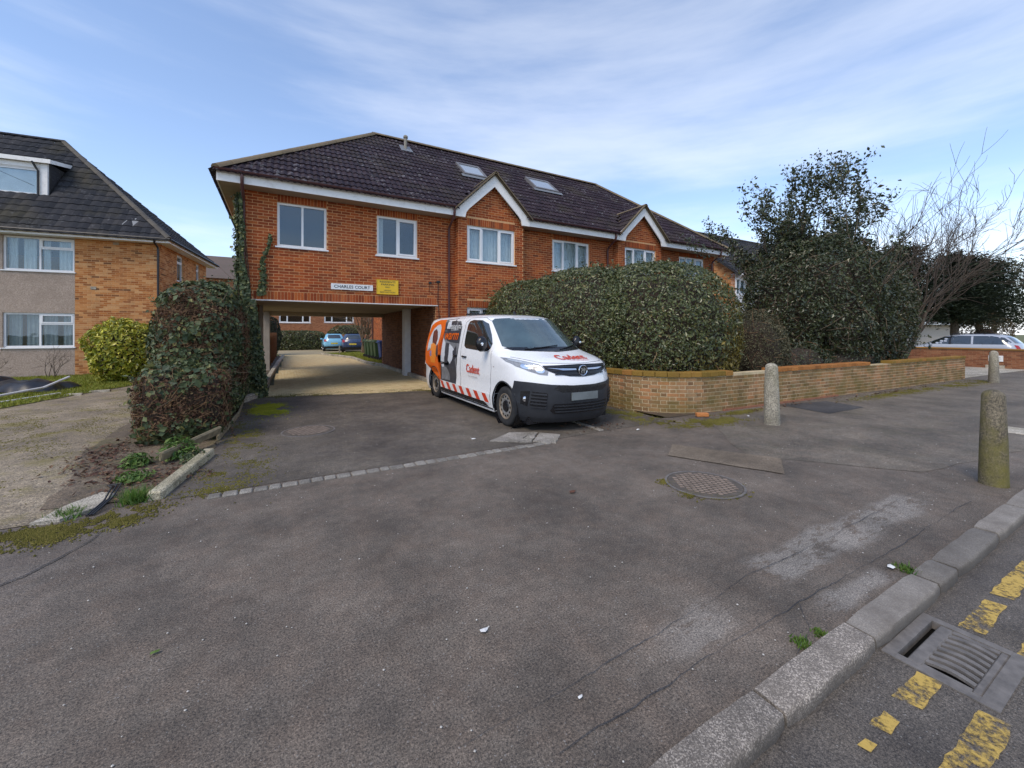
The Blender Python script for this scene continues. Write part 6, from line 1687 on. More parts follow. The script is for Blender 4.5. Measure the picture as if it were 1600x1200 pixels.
def leaf_arrays(P, N, size, aspect=.5, tilt=.6, hang=0.0, r=rng):
    """one four-cornered leaf at each point, facing roughly along N"""
    n = len(P)
    nn = unit(N + r.normal(0, tilt, (n, 3)))
    t = r.normal(0, 1, (n, 3)); t[:, 2] -= hang
    t = unit(t - nn * np.sum(t * nn, axis=1, keepdims=True)); b = np.cross(nn, t)
    s = (size * np.clip(r.lognormal(-.05, .32, n), .45, 1.9))[:, None]
    fold = s * .10
    V = np.empty((n, 4, 3))
    V[:, 0] = P - t * s * .5; V[:, 2] = P + t * s * .5
    V[:, 1] = P + b * s * aspect * .5 + nn * fold; V[:, 3] = P - b * s * aspect * .5 + nn * fold
    F = (np.arange(n)[:, None] * 4 + np.arange(4)[None])
    return V.reshape(-1, 3), F

def foliage(name, P, N, size, mat, parent, aspect=.5, tilt=.6, hang=0.0, r=rng, kind="stuff"):
    V, F = leaf_arrays(np.asarray(P), np.asarray(N), size, aspect, tilt, hang, r)
    if parent is not None:
        A = np.array(MW[parent].inverted()); V = V @ A[:3, :3].T + A[:3, 3]
    return link_mesh(name, np_mesh(name, V, F, r.random(len(F))), mat, parent, kind=kind)

def blob_points(blobs, n, depth=.12, zmin=.05, zmax=99, r=rng, rough=.10, rs=1.3):
    area = np.array([b[3] * b[4] + b[4] * b[5] + b[3] * b[5] for b in blobs]); P = []; N = []
    cnt = (n * area / area.sum()).astype(int)
    for i, (b, k) in enumerate(zip(blobs, cnt)):
        c = np.array(b[:3]); rad = np.array(b[3:6]); p = b[6] if len(b) > 6 else 2.4
        d = r.normal(0, 1, (k, 3)); d = d / (np.sum(np.abs(d) ** p, axis=1, keepdims=True)) ** (1 / p)
        q = c + d * rad
        # lumpy skin
        l = np.sin(q[:, 0] * 3.1 * rs + 1) * np.sin(q[:, 1] * 2.7 * rs) * np.sin(q[:, 2] * 3.4 * rs + 2) + .5 * np.sin(q[:, 0] * 7 * rs) * np.sin(q[:, 2] * 6 * rs + 1) * np.cos(q[:, 1] * 6.5 * rs)
        sc = 1 + rough * l - np.minimum(r.exponential(depth * .5, k), depth * 3) / rad.mean()
        q = c + d * rad * sc[:, None]; nn = unit(np.sign(d) * np.abs(d) ** (p - 1) / rad)
        ok = (q[:, 2] > zmin) & (q[:, 2] < zmax)
        for j, o in enumerate(blobs):
            if j == i: continue
            po = o[6] if len(o) > 6 else 2.4
            ok &= np.sum(np.abs((q - np.array(o[:3])) / np.array(o[3:6])) ** po, axis=1) > .72
        P.append(q[ok]); N.append(nn[ok])
    return np.concatenate(P), np.concatenate(N)

def core(name, blobs, mat, parent, k=.86, zmin=0.0):
    """solid dark core added in place of the inner stems to stop see-through"""
    m = MB()
    for b in blobs:
        p = b[6] if len(b) > 6 else 2.4; nu, nv = 18, 10; base = []
        for j in range(nv + 1):
            th = math.pi * j / nv
            ring = []
            for i in range(nu):
                ph = 2 * math.pi * i / nu; d = np.array([math.sin(th) * math.cos(ph), math.sin(th) * math.sin(ph), math.cos(th)])
                d = d / (np.sum(np.abs(d) ** p)) ** (1 / p); q = np.array(b[:3]) + d * np.array(b[3:6]) * k * random.uniform(.94, 1.03); q[2] = max(q[2], zmin); ring.append(tuple(q))
            base.append(m.pts(ring))
        for j in range(nv):
            for i in range(nu): m.face((base[j] + i, base[j] + (i + 1) % nu, base[j + 1] + (i + 1) % nu, base[j + 1] + i))
    return m.build(name, mat, parent)

def twigs(name, P, N, L, r0, mat, parent, r=rng, bend=.35, out=.25, n=4, kind="stuff"):
    m = MB()
    for p, nn in zip(P, N):
        d = r.normal(0, 1, 3); d -= nn * d.dot(nn); d = d / (np.linalg.norm(d) + 1e-6) + nn * r.uniform(-.1, out); l = L * r.uniform(.4, 1.3)
        a = p - d * l * .5; c = p + d * l * .5; mid = p + r.normal(0, bend * l * .25, 3)
        m.tube([a, mid, c], [r0 * 1.2, r0, r0 * .5], n, cap=False)
    return m.build(name, mat, parent, kind=kind)

def grow(p, d, L, r, lev, out, tips, spread=.55, up=.15, kids=(2, 4), shrink=.68, wob=.12, rnd=random, rmin=.006):
    pts = [Vector(p)]; rr = [r]; dd = Vector(d).normalized(); n = 4
    for i in range(n):
        dd = (dd + Vector((rnd.gauss(0, wob), rnd.gauss(0, wob), rnd.gauss(0, wob) + up * .25))).normalized()
        pts.append(pts[-1] + dd * (L / n)); rr.append(max(rmin * .6, r * (1 - .42 * (i + 1) / n)))
    out.append((pts, rr, lev))
    if lev == 0: tips.append((pts[-1], dd)); return
    k = rnd.randint(*kids)
    for i in range(k):
        t = rnd.uniform(.35, 1.0) if i else 1.0
        j = min(n, max(1, round(t * n))); a = Vector((rnd.gauss(0, 1), rnd.gauss(0, 1), rnd.gauss(0, 1))); a = (a - dd * a.dot(dd)).normalized()
        nd = (dd + a * spread * rnd.uniform(.6, 1.35) + Vector((0, 0, up))).normalized()
        grow(pts[j], nd, L * shrink * rnd.uniform(.75, 1.2), max(rmin, rr[j] * .66), lev - 1, out, tips, spread, up, kids, shrink, wob, rnd, rmin)

def wood(parent, out, mat, lev_trunk=99, name="branches"):
    tr, br = MB(), MB()
    for pts, rr, lev in out:
        (tr if lev >= lev_trunk else br).tube(pts, rr, 7 if lev >= lev_trunk else (5 if rr[0] > .02 else 4), cap=False)
    if tr.v: tr.build("trunk", mat, parent, smooth=True, sharp=80)
    if br.v: br.build(name, mat, parent, smooth=True, sharp=80)

M_bark = plain("bark", (0.105, 0.08, 0.055), .9, vary=.35, scale=12, bump=.5); M_bark2 = plain("bark_pale", (0.15, 0.105, 0.065), .85, vary=.3, scale=12, bump=.4)
M_core = plain("hedge_core", (0.045, 0.030, 0.020), .95, vary=.4, scale=9); M_twig = plain("hedge_twigs", (0.20, 0.115, 0.055), .9, vary=.35, scale=12)
M_laurel = leafmat("laurel_leaves", [(0.0, (0.045, 0.060, 0.022)), (0.35, (0.085, 0.105, 0.034)), (0.75, (0.115, 0.130, 0.042)), (0.96, (0.16, 0.155, 0.05)), (1.0, (0.22, 0.15, 0.06))], .32, .15, .6)
M_olive = leafmat("olive_leaves", [(0.0, (0.085, 0.068, 0.016)), (0.5, (0.17, 0.135, 0.024)), (1.0, (0.26, 0.20, 0.04))], .45, .15, .4)
M_ivy = leafmat("ivy_leaves", [(0.0, (0.040, 0.060, 0.028)), (0.5, (0.072, 0.098, 0.042)), (0.85, (0.12, 0.145, 0.058)), (1.0, (0.24, 0.22, 0.07))], .5, .12, .35)
M_brown = leafmat("brown_leaves", [(0.0, (0.075, 0.036, 0.024)), (0.5, (0.135, 0.070, 0.042)), (0.85, (0.20, 0.125, 0.065)), (1.0, (0.11, 0.11, 0.04))], .7, .12, .2)
M_holly = leafmat("holly_leaves", [(0.0, (0.028, 0.038, 0.016)), (0.5, (0.050, 0.064, 0.025)), (0.93, (0.080, 0.092, 0.034)), (1.0, (0.13, 0.085, 0.045))], .33, .12, .6)
M_conif = leafmat("conifer_leaves", [(0.0, (0.012, 0.020, 0.012)), (1.0, (0.035, 0.048, 0.022))], .6, .1, .3)
M_spot = leafmat("spotted_laurel", [(0.0, (0.13, 0.16, 0.016)), (0.45, (0.30, 0.32, 0.03)), (0.8, (0.52, 0.48, 0.05)), (1.0, (0.66, 0.58, 0.10))], .35, .2, .5)
M_drab = leafmat("drab_leaves", [(0.0, (0.055, 0.055, 0.03)), (0.6, (0.10, 0.095, 0.05)), (1.0, (0.15, 0.13, 0.075))], .6, .12, .3)

# ---- clipped laurel hedge behind the curved wall
lh = thing("laurel_hedge", "big rounded clipped laurel hedge behind the curved garden wall", "hedge", (7.7, 7.5, 0))
LB = [(8.05, 7.15, 1.55, 1.80, 1.85, 1.72, 2.6), (6.95, 8.7, 1.55, 1.28, 2.2, 1.70, 2.7), (6.55, 10.25, 1.50, 1.33, 1.45, 1.6, 2.9)]
core("stems", LB, M_core, lh, .84, .1)  # solid dark core added behind the leaves
P, N = blob_points(LB, 120000, .15, .55, rough=.022)
sel = rng.random(len(P)); warm = (np.sin(P[:, 0] * 1.3 + 1) + np.cos(P[:, 2] * 2.1 + P[:, 1]) + (P[:, 0] - 7.8) * 1.5 - (P[:, 2] - 2.3) * 1.5) > sel * 3.0
foliage("foliage", P[~warm], N[~warm], .066, M_laurel, lh, .5, .5, .3)
foliage("foliage", P[warm], N[warm], .06, M_olive, lh, .5, .55, .3)
def sprigs(parent, blobs, n, length, size, mat, zmin, r=rng, k=7):
    P, N = blob_points(blobs, n, .02, zmin, rough=.02, r=r); d = unit(N + r.normal(0, .45, N.shape) + [0, 0, .35]); L = length * r.uniform(.4, 1.4, len(P))
    t = np.linspace(.1, 1, k); Q = (P[:, None, :] + d[:, None, :] * (t[None, :, None] * L[:, None, None]) + r.normal(0, .018, (len(P), k, 3))).reshape(-1, 3)
    foliage("sprigs", Q, np.repeat(d, k, axis=0) + r.normal(0, .9, (len(Q), 3)), size, mat, parent, .5, .5, 0, r)
    m = MB()
    for p, q, l in zip(P, d, L): m.tube([p, p + q * l], [.004, .002], 3, cap=False)
    m.build("sprig_stems", M_bark, parent, kind="stuff")
sprigs(lh, LB, 620, .17, .075, M_laurel, .7)
P, N = blob_points(LB, 500, .1, .2, 1.2); twigs("bare_stems", P, np.tile([0, 0, .2], (len(P), 1)) + N * .2, .5, .006, M_twig, lh)
for k in range(26):
    u = random.random(); x, y = (6.5 + random.uniform(0, .3), 6.7 + u * 4) if k % 2 else (6.6 + u * 2.8, 5.75 + random.uniform(0, .3))
    MB().tube([(x, y, 0), (x + random.uniform(-.1, .1), y + random.uniform(-.1, .1), .5), (x + random.uniform(-.2, .2), y + random.uniform(-.2, .2), 1.1)], [.022, .018, .012], 5).build("stem", M_bark2, lh)

def bush(name, label, cat, blobs, n, size, mat, loc, extra=None, tw=0, depth=.14, rough=.08, aspect=.5, twmat=None, corek=.78):
    t = thing(name, label, cat, loc); core("stems", blobs, M_core, t, corek)  # one dark core added inside, not separate stems
    P, N = blob_points(blobs, n, depth, .04, rough=rough); foliage("foliage", P, N, size, mat, t, aspect, .7, .2)
    if extra: P, N = blob_points(blobs, extra[0], depth, .04, rough=rough); foliage("foliage", P, N, extra[2], extra[1], t, aspect, .7, .2)
    if tw: P, N = blob_points(blobs, tw, .05, .1, rough=rough); twigs("twigs", P, N, .35, .005, twmat or M_twig, t, out=.8)
    return t
bush("shrub", "drab brownish shrub between the laurel hedge and the holly tree", "shrub", [(11.2, 6.5, 1.0, .75, .85, 1.15)], 16000, .045, M_drab, (11.2, 6.5, 0), tw=120)
bush("low_hedge", "low dark hedge behind the straight garden wall under the holly", "hedge", [(12.6, 6.3, .55, 1.5, .8, .75, 3), (15, 6.0, .5, 1.6, .8, .68, 3)], 15000, .05, M_holly, (13.6, 6.2, 0), tw=260)

# ---- holly tree
ho = thing("holly_tree", "dark evergreen holly tree with open leafy top behind the garden wall", "tree", (15.4, 6.9, 0))
rh = random.Random(17); out, tips = [], []
for k in range(11):
    a = k * 2 * math.pi / 11 + rh.uniform(-.3, .3); b = Vector((15.5 + .3 * math.cos(a), 6.9 + .3 * math.sin(a), 0))
    grow(b, (math.cos(a) * .44 * (1 if k % 2 else .45), math.sin(a) * .22, 1), rh.uniform(2.9, 3.5), .06, 3, out, tips, .44, .15, (3, 4), .60, .07, rh)
wood(ho, out, M_bark, 3)
HB_ = [(15.3, 6.75, 2.5, 2.45, 1.75, 2.15, 2.5), (17.4, 6.4, 2.1, 1.5, 1.4, 2.0, 2.3), (13.8, 6.9, 2.1, 1.1, 1.3, 1.9, 2.3)]
core("inner_core", HB_, M_core, ho, .74, .3)  # dark core added inside the crown
P, N = blob_points(HB_, 105000, .40, .45, rough=.11); foliage("foliage", P, N, .075, M_holly, ho, .55, .9, .2)
sprigs(ho, HB_, 700, .35, .085, M_holly, .8, np.random.default_rng(77), 9)
P, N = blob_points(HB_, 700, .3, .6, rough=.15); twigs("twigs", P, N, .7, .007, M_bark2, ho, out=.9)
LP, LN = [], []
rl = np.random.default_rng(4)
for pts, rr, lev in out:
    if lev > 1: continue
    for q in range(1 if lev else 0, 5):
        c = pts[q]
        if c.z < 3.8 or (.871 * c.x - .491 * c.y) / (.491 * c.x + .871 * c.y) > .96 or c.x < 12.6: continue
        k = int(rl.integers(6, 13)) if lev == 0 else int(rl.integers(2, 6))
        LP.append(np.array(c) + rl.normal(0, .10, (k, 3))); LN.append(rl.normal(0, 1, (k, 3)) + [0, 0, .6])
foliage("top_leaves", np.concatenate(LP), np.concatenate(LN), .10, M_holly, ho, .55, .8, 0, rl)

# ---- bare tree leaning out at the right
bt = thing("bare_tree", "leafless tree with long twiggy branches at the right end of the garden", "tree", (19.0, 6.0, 0))
rb = random.Random(21); out, tips = [], []
for k, (dx, dy, L) in enumerate(((.40, -.15, 3.3), (.60, -.1, 3.2), (.15, .1, 3.0), (.85, .0, 2.8), (.5, .3, 3.2), (-.1, -.2, 2.8), (.25, -.3, 3.1))):
    grow((18.9 + .1 * k, 6.0, .1), (dx, dy, 1.25), L, .06, 4, out, tips, .56, .12, (3, 4), .66, .16, rb, .0055)
wood(bt, out, plain("bark_dark_brown", (0.080, 0.060, 0.044), .9, vary=.3, scale=12), 4)

# ---- dark conifers beyond
for i, (x, y, h, w, lab) in enumerate(((31.5, 9.8, 6.6, 3.0, "dark conifer behind the silver estate car"), (35.2, 8.4, 6.2, 3.3, "wide dark conifer right of the one behind the estate car"), (41.0, 8.6, 6.4, 3.6, "dark conifer farthest right above the bungalow roof"))):
    t = thing("conifer", lab, "tree", (x, y, 0), group="conifers beyond the boundary wall")
    MB().tube([(x, y, 0), (x, y, h * .6), (x, y, h)], [.2, .14, .03], 8).build("trunk", M_bark, t)
    n = 22000; r_ = np.random.default_rng(30 + i)
    a = r_.uniform(0, 2 * math.pi, n); lay_ = r_.integers(0, 9, n); zz_ = 2.6 + lay_ * (h - 2.6) / 8.5 + r_.normal(0, .2, n)
    R_ = w * (1 - ((lay_ - 2.5) / 8.0).clip(-.6, 1) ** 2) * (.62 + .30 * np.sin(a * 5 + lay_ * 2.1) + .25 * np.sin(a * 11 + lay_ * 5.3)) * r_.random(n) ** .6
    P = np.column_stack([x + R_ * np.cos(a), y + R_ * np.sin(a), zz_ - R_ * .12]); foliage("foliage", P, np.tile([0, 0, 1.0], (n, 1)), .20, M_conif, t, .32, .35, 0, r_)

# ---- ivy-grown hedge at the left of the driveway
ih = thing("ivy_hedge", "brown twiggy hedge overgrown with ivy, stepped in two tiers", "hedge", (-1.35, 9, 0))
IB = [(-1.27, 7.95, .52, .56, .70, .54, 4.6), (-1.27, 10.15, 1.18, .66, 2.0, 1.30, 3.1)]
core("stems", IB, M_core, ih, .86, .03)  # dark filler core added inside both tiers
ri_ = np.random.default_rng(8)
P, N = blob_points(IB, 90000, .16, .03, r=ri_, rough=.07, rs=2)
nz = np.sin(P[:, 0] * 5 + 2) * np.sin(P[:, 1] * 3.3 + 1) + .7 * np.sin(P[:, 2] * 6.2 + P[:, 1] * 2)
top = (P[:, 2] > 2.0) | ((P[:, 2] > 1.0) & (P[:, 2] < 1.32) & (P[:, 1] < 9.2)) | (P[:, 2] < .35) | (P[:, 1] > 10.7) | ((P[:, 0] > -.82) & (P[:, 2] < .6))
isivy = (nz + top * 1.25 + ri_.normal(0, .6, len(P))) > .85
iv_keep = isivy & (ri_.random(len(P)) < .6)
foliage("ivy", P[iv_keep] + N[iv_keep] * .03, N[iv_keep], .07, M_ivy, ih, .85, .5, .5, ri_)
nb = ~isivy; keep = ri_.random(len(P)) < 1.1
foliage("foliage", P[nb & keep], N[nb & keep], .036, M_brown, ih, .6, .9, 0, ri_)
P, N = blob_points(IB, 3600, .03, .05, r=ri_, rough=.03, rs=2); twigs("twigs", P, N, .22, .0030, M_twig, ih, ri_, .5, .45)
P, N = blob_points(IB, 90, .0, .1, r=ri_, rough=.03); twigs("branches", P - N * .02, N * .3, .45, .006, M_bark2, ih, ri_, .5, .3, 5)

sprigs(ih, IB, 320, .16, .05, M_ivy, .4, ri_)
# ---- ivy climbing the building's corner
iv = thing("climbing_ivy", "ivy climbing the left corner of the flats up to the eaves", "ivy", (-.85, 11.9, 0))
r_ = np.random.default_rng(12); Pp, Nn_ = [], []
def ivy_patch(n, fx_, fy_, fz_, nrm, th=.05):
    u = r_.random(n); Pp.append(np.column_stack([fx_(u), fy_(u), fz_(u)]) + np.abs(r_.normal(0, th, (n, 1))) * np.array(nrm) + r_.normal(0, .02, (n, 3))); Nn_.append(np.tile(np.array(nrm, float), (n, 1)))
w_of = lambda z: np.interp(z, [0, 2.3, 3.0, 4.2, 5.0], [.30, .22, .09, .05, .02])
zz_ = r_.uniform(0, 1, 5200) ** 1.25 * 4.95
xx = -.86 + r_.random(5200) * w_of(zz_) * (1 + .35 * np.sin(zz_ * 5)); Pp.append(np.column_stack([xx, 11.97 - np.abs(r_.normal(0, .07, 5200)), zz_])); Nn_.append(np.tile([0, -1., .2], (5200, 1)))
zz_ = r_.uniform(0, 1, 6500) * 5.0; Pp.append(np.column_stack([-.88 - np.abs(r_.normal(0, .06, 6500)), 12.0 + r_.random(6500) ** 1.5 * 1.3, zz_])); Nn_.append(np.tile([-1., -.4, .2], (6500, 1)))
t_ = r_.random(380) ** 1.4; Pp.append(np.column_stack([-.46 + .36 * t_ ** 1.2 * .55 + .04 * np.sin(t_ * 9) + r_.normal(0, .035, 380) * (1.25 - t_), 11.96 - np.abs(r_.normal(0, .03, 380)), 2.5 + t_ * 1.55])); Nn_.append(np.tile([0, -1., .2], (380, 1)))
# skirt over the pier and down to the kerb
zz_ = r_.uniform(0, 1, 5200) * 2.35; Pp.append(np.column_stack([-.80 + r_.random(5200) * np.interp(zz_, [0, 1, 2.35], [.52, .42, .24]), 11.85 - np.abs(r_.normal(0, .16, 5200)), zz_])); Nn_.append(np.tile([.2, -1., .2], (5200, 1)))
foliage("foliage", np.concatenate(Pp), np.concatenate(Nn_), .07, M_ivy, iv, .85, .5, .6, r_)
m = MB()
for k in range(9):
    x = -.84 + .03 * k; m.tube([(x, 11.97, 0), (x + random.uniform(-.05, .05), 11.98, 1.6), (x * .5 - .42 + random.uniform(-.03, .03), 11.985, 3.2), (-.82, 11.985, 4.4 + random.random() * .4)], [.014, .011, .008, .004], 5)
m.build("stems", M_bark, iv)

# ---- left garden: spotted laurel, bare shrubs, lawn, weeds
bush("spotted_laurel", "yellow green spotted laurel bush against the left house's brick wall", "shrub", [(-4.35, 17.6, .95, .95, .8, 1.0, 2.4)], 9000, .12, M_spot, (-4.35, 17.6, 0), depth=.3, rough=.13, aspect=.45)
bush("evergreen_shrub", "dark low shrub behind the spotted laurel", "shrub", [(-3.6, 18.6, .9, .8, .7, 1.0)], 4000, .09, M_laurel, (-3.6, 18.6, 0))
rs_ = random.Random(3)
for i, (x, y, lab) in enumerate(((-6.9, 20.1, "leafless shrub below the left house's ground floor window"), (-8.3, 20.3, "leafless shrub at the picture's left edge under the window"))):
    t = thing("bare_shrub", lab, "shrub", (x, y, 0)); out, tips = [], []
    for k in range(6): grow((x + rs_.uniform(-.2, .2), y, 0), (rs_.uniform(-.6, .6), rs_.uniform(-.3, .1), 1), .55, .012, 2, out, tips, .6, .1, (2, 3), .7, .15, rs_, .004)
    wood(t, out, M_bark, name="stems")

def grass(name, pts_fn, n, h, mat, r=rng, w=.008, label=None, cat=None, kind="stuff", parent=None):
    P = pts_fn(n); n = len(P); a = r.uniform(0, 2 * math.pi, n); hh = h * r.uniform(.4, 1.3, n); ln = r.normal(0, .45, (n, 2)) * hh[:, None]
    V = np.empty((n, 3, 3)); dx = np.cos(a) * w; dy = np.sin(a) * w
    V[:, 0] = P + np.column_stack([dx, dy, 0 * a]); V[:, 1] = P - np.column_stack([dx, dy, 0 * a]); V[:, 2] = P + np.column_stack([ln, hh])
    F = np.arange(n)[:, None] * 3 + np.arange(3)[None]
    if parent is not None: V = V - np.array(MW[parent].translation)
    return link_mesh(name, np_mesh(name, V.reshape(-1, 3), F, r.random(n)), mat, parent, kind=kind, label=label, cat=cat)
lawn = [(-3.35, 16.6), (-3.8, 16.0), (-4.5, 14.1), (-5.0, 12.5), (-5.8, 11.6), (-14, 11), (-14, 21.5), (-4.3, 20.6), (-3.4, 20.4)]
sheet("lawn", rough_outline(lawn, .3, .06), .016, M_turf)
def in_poly(P, poly):
    x, y = P[:, 0], P[:, 1]; c = np.zeros(len(P), bool); n = len(poly)
    for i in range(n):
        x0, y0 = poly[i]; x1, y1 = poly[(i + 1) % n]
        c ^= ((y0 > y) != (y1 > y)) & (x < (x1 - x0) * (y - y0) / (y1 - y0 + 1e-12) + x0)
    return c
def lawn_pts(n):
    P = np.column_stack([rng.uniform(-12, -3.3, n), rng.uniform(11, 20.6, n), np.full(n, .018)]); return P[in_poly(P, lawn)]
grass("grass", lawn_pts, 70000, .06, M_grass, label="short mossy grass in the left garden", cat="grass", w=.012)
def verge_pts(n):
    P = np.column_stack([rng.uniform(2.5, 9, n), rng.uniform(20, 32.5, n), np.full(n, .072)]); return P[in_poly(P, [(3.78, 20.0), (5.3, 20.0), (5.3, 28), (9, 31), (5, 32.5), (2.5, 32.0), (3.72, 26.4)])]
grass("grass", verge_pts, 26000, .07, M_grass, label="bright grass verge beside the courtyard lane", cat="grass", w=.02)

def vnoise(P, scale, seed=0):
    q = P * scale; i = np.floor(q).astype(int); f = q - i; f = f * f * (3 - 2 * f)
    def h(a, b): v = np.sin(a * 127.1 + b * 311.7 + seed * 74.7) * 43758.5453; return v - np.floor(v)
    return (h(i[:, 0], i[:, 1]) * (1 - f[:, 0]) * (1 - f[:, 1]) + h(i[:, 0] + 1, i[:, 1]) * f[:, 0] * (1 - f[:, 1]) + h(i[:, 0], i[:, 1] + 1) * (1 - f[:, 0]) * f[:, 1] + h(i[:, 0] + 1, i[:, 1] + 1) * f[:, 0] * f[:, 1])
def moss(label, ell, n, h=.009, s=.009, mat=M_moss):
    n = int(n * 2.6)
    """granular cushions spread over soft-edged patches (x, y, rx, ry, angle)"""
    P = []
    for (x, y, rx, ry, an) in ell:
        k = int(n * rx * ry / sum(e[2] * e[3] for e in ell)); d = rng.normal(0, .5, (k, 2)); c, s_ = math.cos(an), math.sin(an)
        P.append(np.column_stack([x + d[:, 0] * rx * c - d[:, 1] * ry * s_, y + d[:, 0] * rx * s_ + d[:, 1] * ry * c]))
    P = np.concatenate(P); n = len(P); g_ = .55 * vnoise(P, 3.1) + .3 * vnoise(P, 8.3, 3) + .25 * vnoise(P, 21.0, 5); P = P[g_ + rng.normal(0, .07, n) > .56]; n = len(P)
    sz = s * rng.uniform(.4, 1.4, n); o = np.array([(1, 0, .2), (0, 1, .2), (-1, 0, .2), (0, -1, .2), (0, 0, 1)]); a = rng.uniform(0, 2, n)
    V = np.empty((n, 5, 3))
    for k in range(4): V[:, k, 0] = P[:, 0] + sz * np.cos(a + k * math.pi / 2); V[:, k, 1] = P[:, 1] + sz * np.sin(a + k * math.pi / 2); V[:, k, 2] = .005
    V[:, 4, :2] = P; V[:, 4, 2] = .008 + h * rng.uniform(.3, 1, n)
    q = np.array([(0, 1, 4), (1, 2, 4), (2, 3, 4), (3, 0, 4)]); F = (np.arange(n)[:, None, None] * 5 + q[None]).reshape(-1, 3)
    return link_mesh("moss", np_mesh("moss", V.reshape(-1, 3), F, np.repeat(rng.random(n), 4)), mat, None, kind="stuff", label=label, cat="moss")
M_moss2 = leafmat("moss_dull", [(0.0, (0.085, 0.078, 0.02)), (0.6, (0.135, 0.12, 0.028)), (1.0, (0.17, 0.14, 0.045))], .9, .05, .1)
moss("bright green moss patch on the driveway by the ivy hedge", [(-.22, 9.7, .30, .85, .1)], 5000)
moss("mossy band across the driveway in front of the passage", [(.6, 11.6, .9, .35, -.1), (2.2, 11.2, 1.3, .35, -.2), (3.6, 10.9, 1.0, .35, -.1)], 7000, mat=M_moss2)
moss("moss at the foot of the curved garden wall", [(6.0, 4.75, .55, .25, -.3), (6.6, 4.55, .7, .28, -.1), (5.75, 5.6, .3, .7, .1), (7.6, 4.8, .9, .12, 0)], 8000, mat=M_moss2)
moss("moss along the straight garden wall's far end", [(14, 4.3, 2.6, .22, -.03), (18, 4.1, 2.2, .3, -.03)], 4000, mat=M_moss2)
moss("moss along the driveway's left edge", [(-.45, 7.0, .25, 1.4, .1), (-.5, 5.6, .3, .5, .2), (-.6, 5.0, .3, .15, 0)], 3500, mat=M_moss2)
moss("moss at the gravel drive's front edge", [(-1.9, 4.62, .5, .12, .1), (-1.35, 4.55, .35, .16, .3), (-1.2, 4.75, .25, .15, .2), (-2.4, 4.7, .4, .08, 0)], 4500, mat=M_moss2)
moss("moss speckling the gravel drive", [(-3.4, 9, 1.4, 2.4, .2), (-5.5, 10.5, 2.2, 1.2, .1), (-2.4, 5.9, .5, .7, 0), (-2.6, 12, .7, 2, .2)], 6000, h=.006, s=.012, mat=M_moss2)
moss("moss ring round the forecourt manhole cover", [(3.5, 2.62, .12, .12, 0), (3.66, 2.42, .16, .06, -.5), (3.95, 2.35, .1, .06, 0), (4.18, 2.5, .12, .08, 0), (3.55, 2.95, .1, .08, 0)], 1300, mat=M_moss2)

def tuft(x, y, r0, h, n, label, mat=M_weed, w=.006, z=0.0):
    rr = np.random.default_rng(int(abs(x * 97 + y * 31) * 10) % 9999)
    def f(n_): d = rr.normal(0, r0 * .5, (n_, 2)); return np.column_stack([x + d[:, 0], y + d[:, 1], np.full(n_, z)])
    return grass("grass_tuft", f, n, h, mat, rr, w, label, "grass")
tuft(2.30, 1.085, .04, .022, 160, "small grass tuft behind the kerb near the gully"); tuft(2.46, 1.075, .035, .02, 120, "second grass tuft along the kerb joint near the gully")
tuft(-1.18, 5.05, .10, .12, 380, "grass tuft beside the long edging stone"); tuft(-1.58, 4.92, .09, .07, 260, "grass tuft in front of the broken slab")
tuft(3.62, 1.08, .06, .025, 160, "tiny grass tuft behind the kerb below the light stain"); tuft(1.55, .72, .04, .02, 60, "tiny weed on the road by the yellow line", z=-.05)
# leafy weeds under the hedge
def weed(x, y, r0, h, n, size, label, mat=M_weed):
    t = thing("weed", label, "weed", (x, y, 0)); r_ = np.random.default_rng(int(abs(x * 53 + y * 17) * 10))
    d = r_.normal(0, 1, (n, 3)); d[:, 2] = np.abs(d[:, 2]); d = unit(d) * (r_.random((n, 1)) ** .5); P = np.array([x, y, .02]) + d * [r0, r0, h]
    foliage("leaves", P, d + [0, 0, .8], size, mat, t, .42, .6, 0, r_)
    m = MB()
    for k in range(8): m.tube([(x, y, 0), tuple(P[k])], [.005, .003], 4)
    m.build("stems", M_bark, t)
weed(-1.12, 6.55, .22, .26, 900, .05, "bright green ferny weed in front of the ivy hedge")
weed(-1.48, 6.35, .16, .15, 300, .055, "green weed left of the ferny clump")
weed(-.92, 6.25, .16, .14, 300, .05, "grey green weed behind the long edging stone", M_ivy)
weed(-1.35, 5.75, .18, .10, 260, .05, "low weeds between slab and edging stone")
# leaf litter
def litter(label, ell, n, size, mat, z=.014):
    P = []
    for (x, y, rx, ry) in ell:
        k = int(n * rx * ry / sum(e[2] * e[3] for e in ell)); d = rng.normal(0, .5, (k, 2)); P.append(np.column_stack([x + d[:, 0] * rx, y + d[:, 1] * ry, z + rng.random(k) * .02]))
    P = np.concatenate(P); o = foliage("leaf_litter", P, np.tile([0, 0, 1.0], (len(P), 1)), size, mat, None, .6, .35, 0); return set_props(o, label, "leaf litter")
litter("brown leaf litter heaped at the ivy hedge's left foot", [(-1.95, 7.1, .35, .8), (-1.7, 6.2, .3, .4), (-1.2, 5.7, .4, .5)], 900, .045, M_deadleaf)
litter("dead leaves scattered under the garden wall", [(9, 4.75, 3, .15), (15, 4.5, 4, .2), (-.65, 8.5, .12, 2.2), (4.7, 5.4, .7, .5)], 420, .045, M_deadleaf, .009)

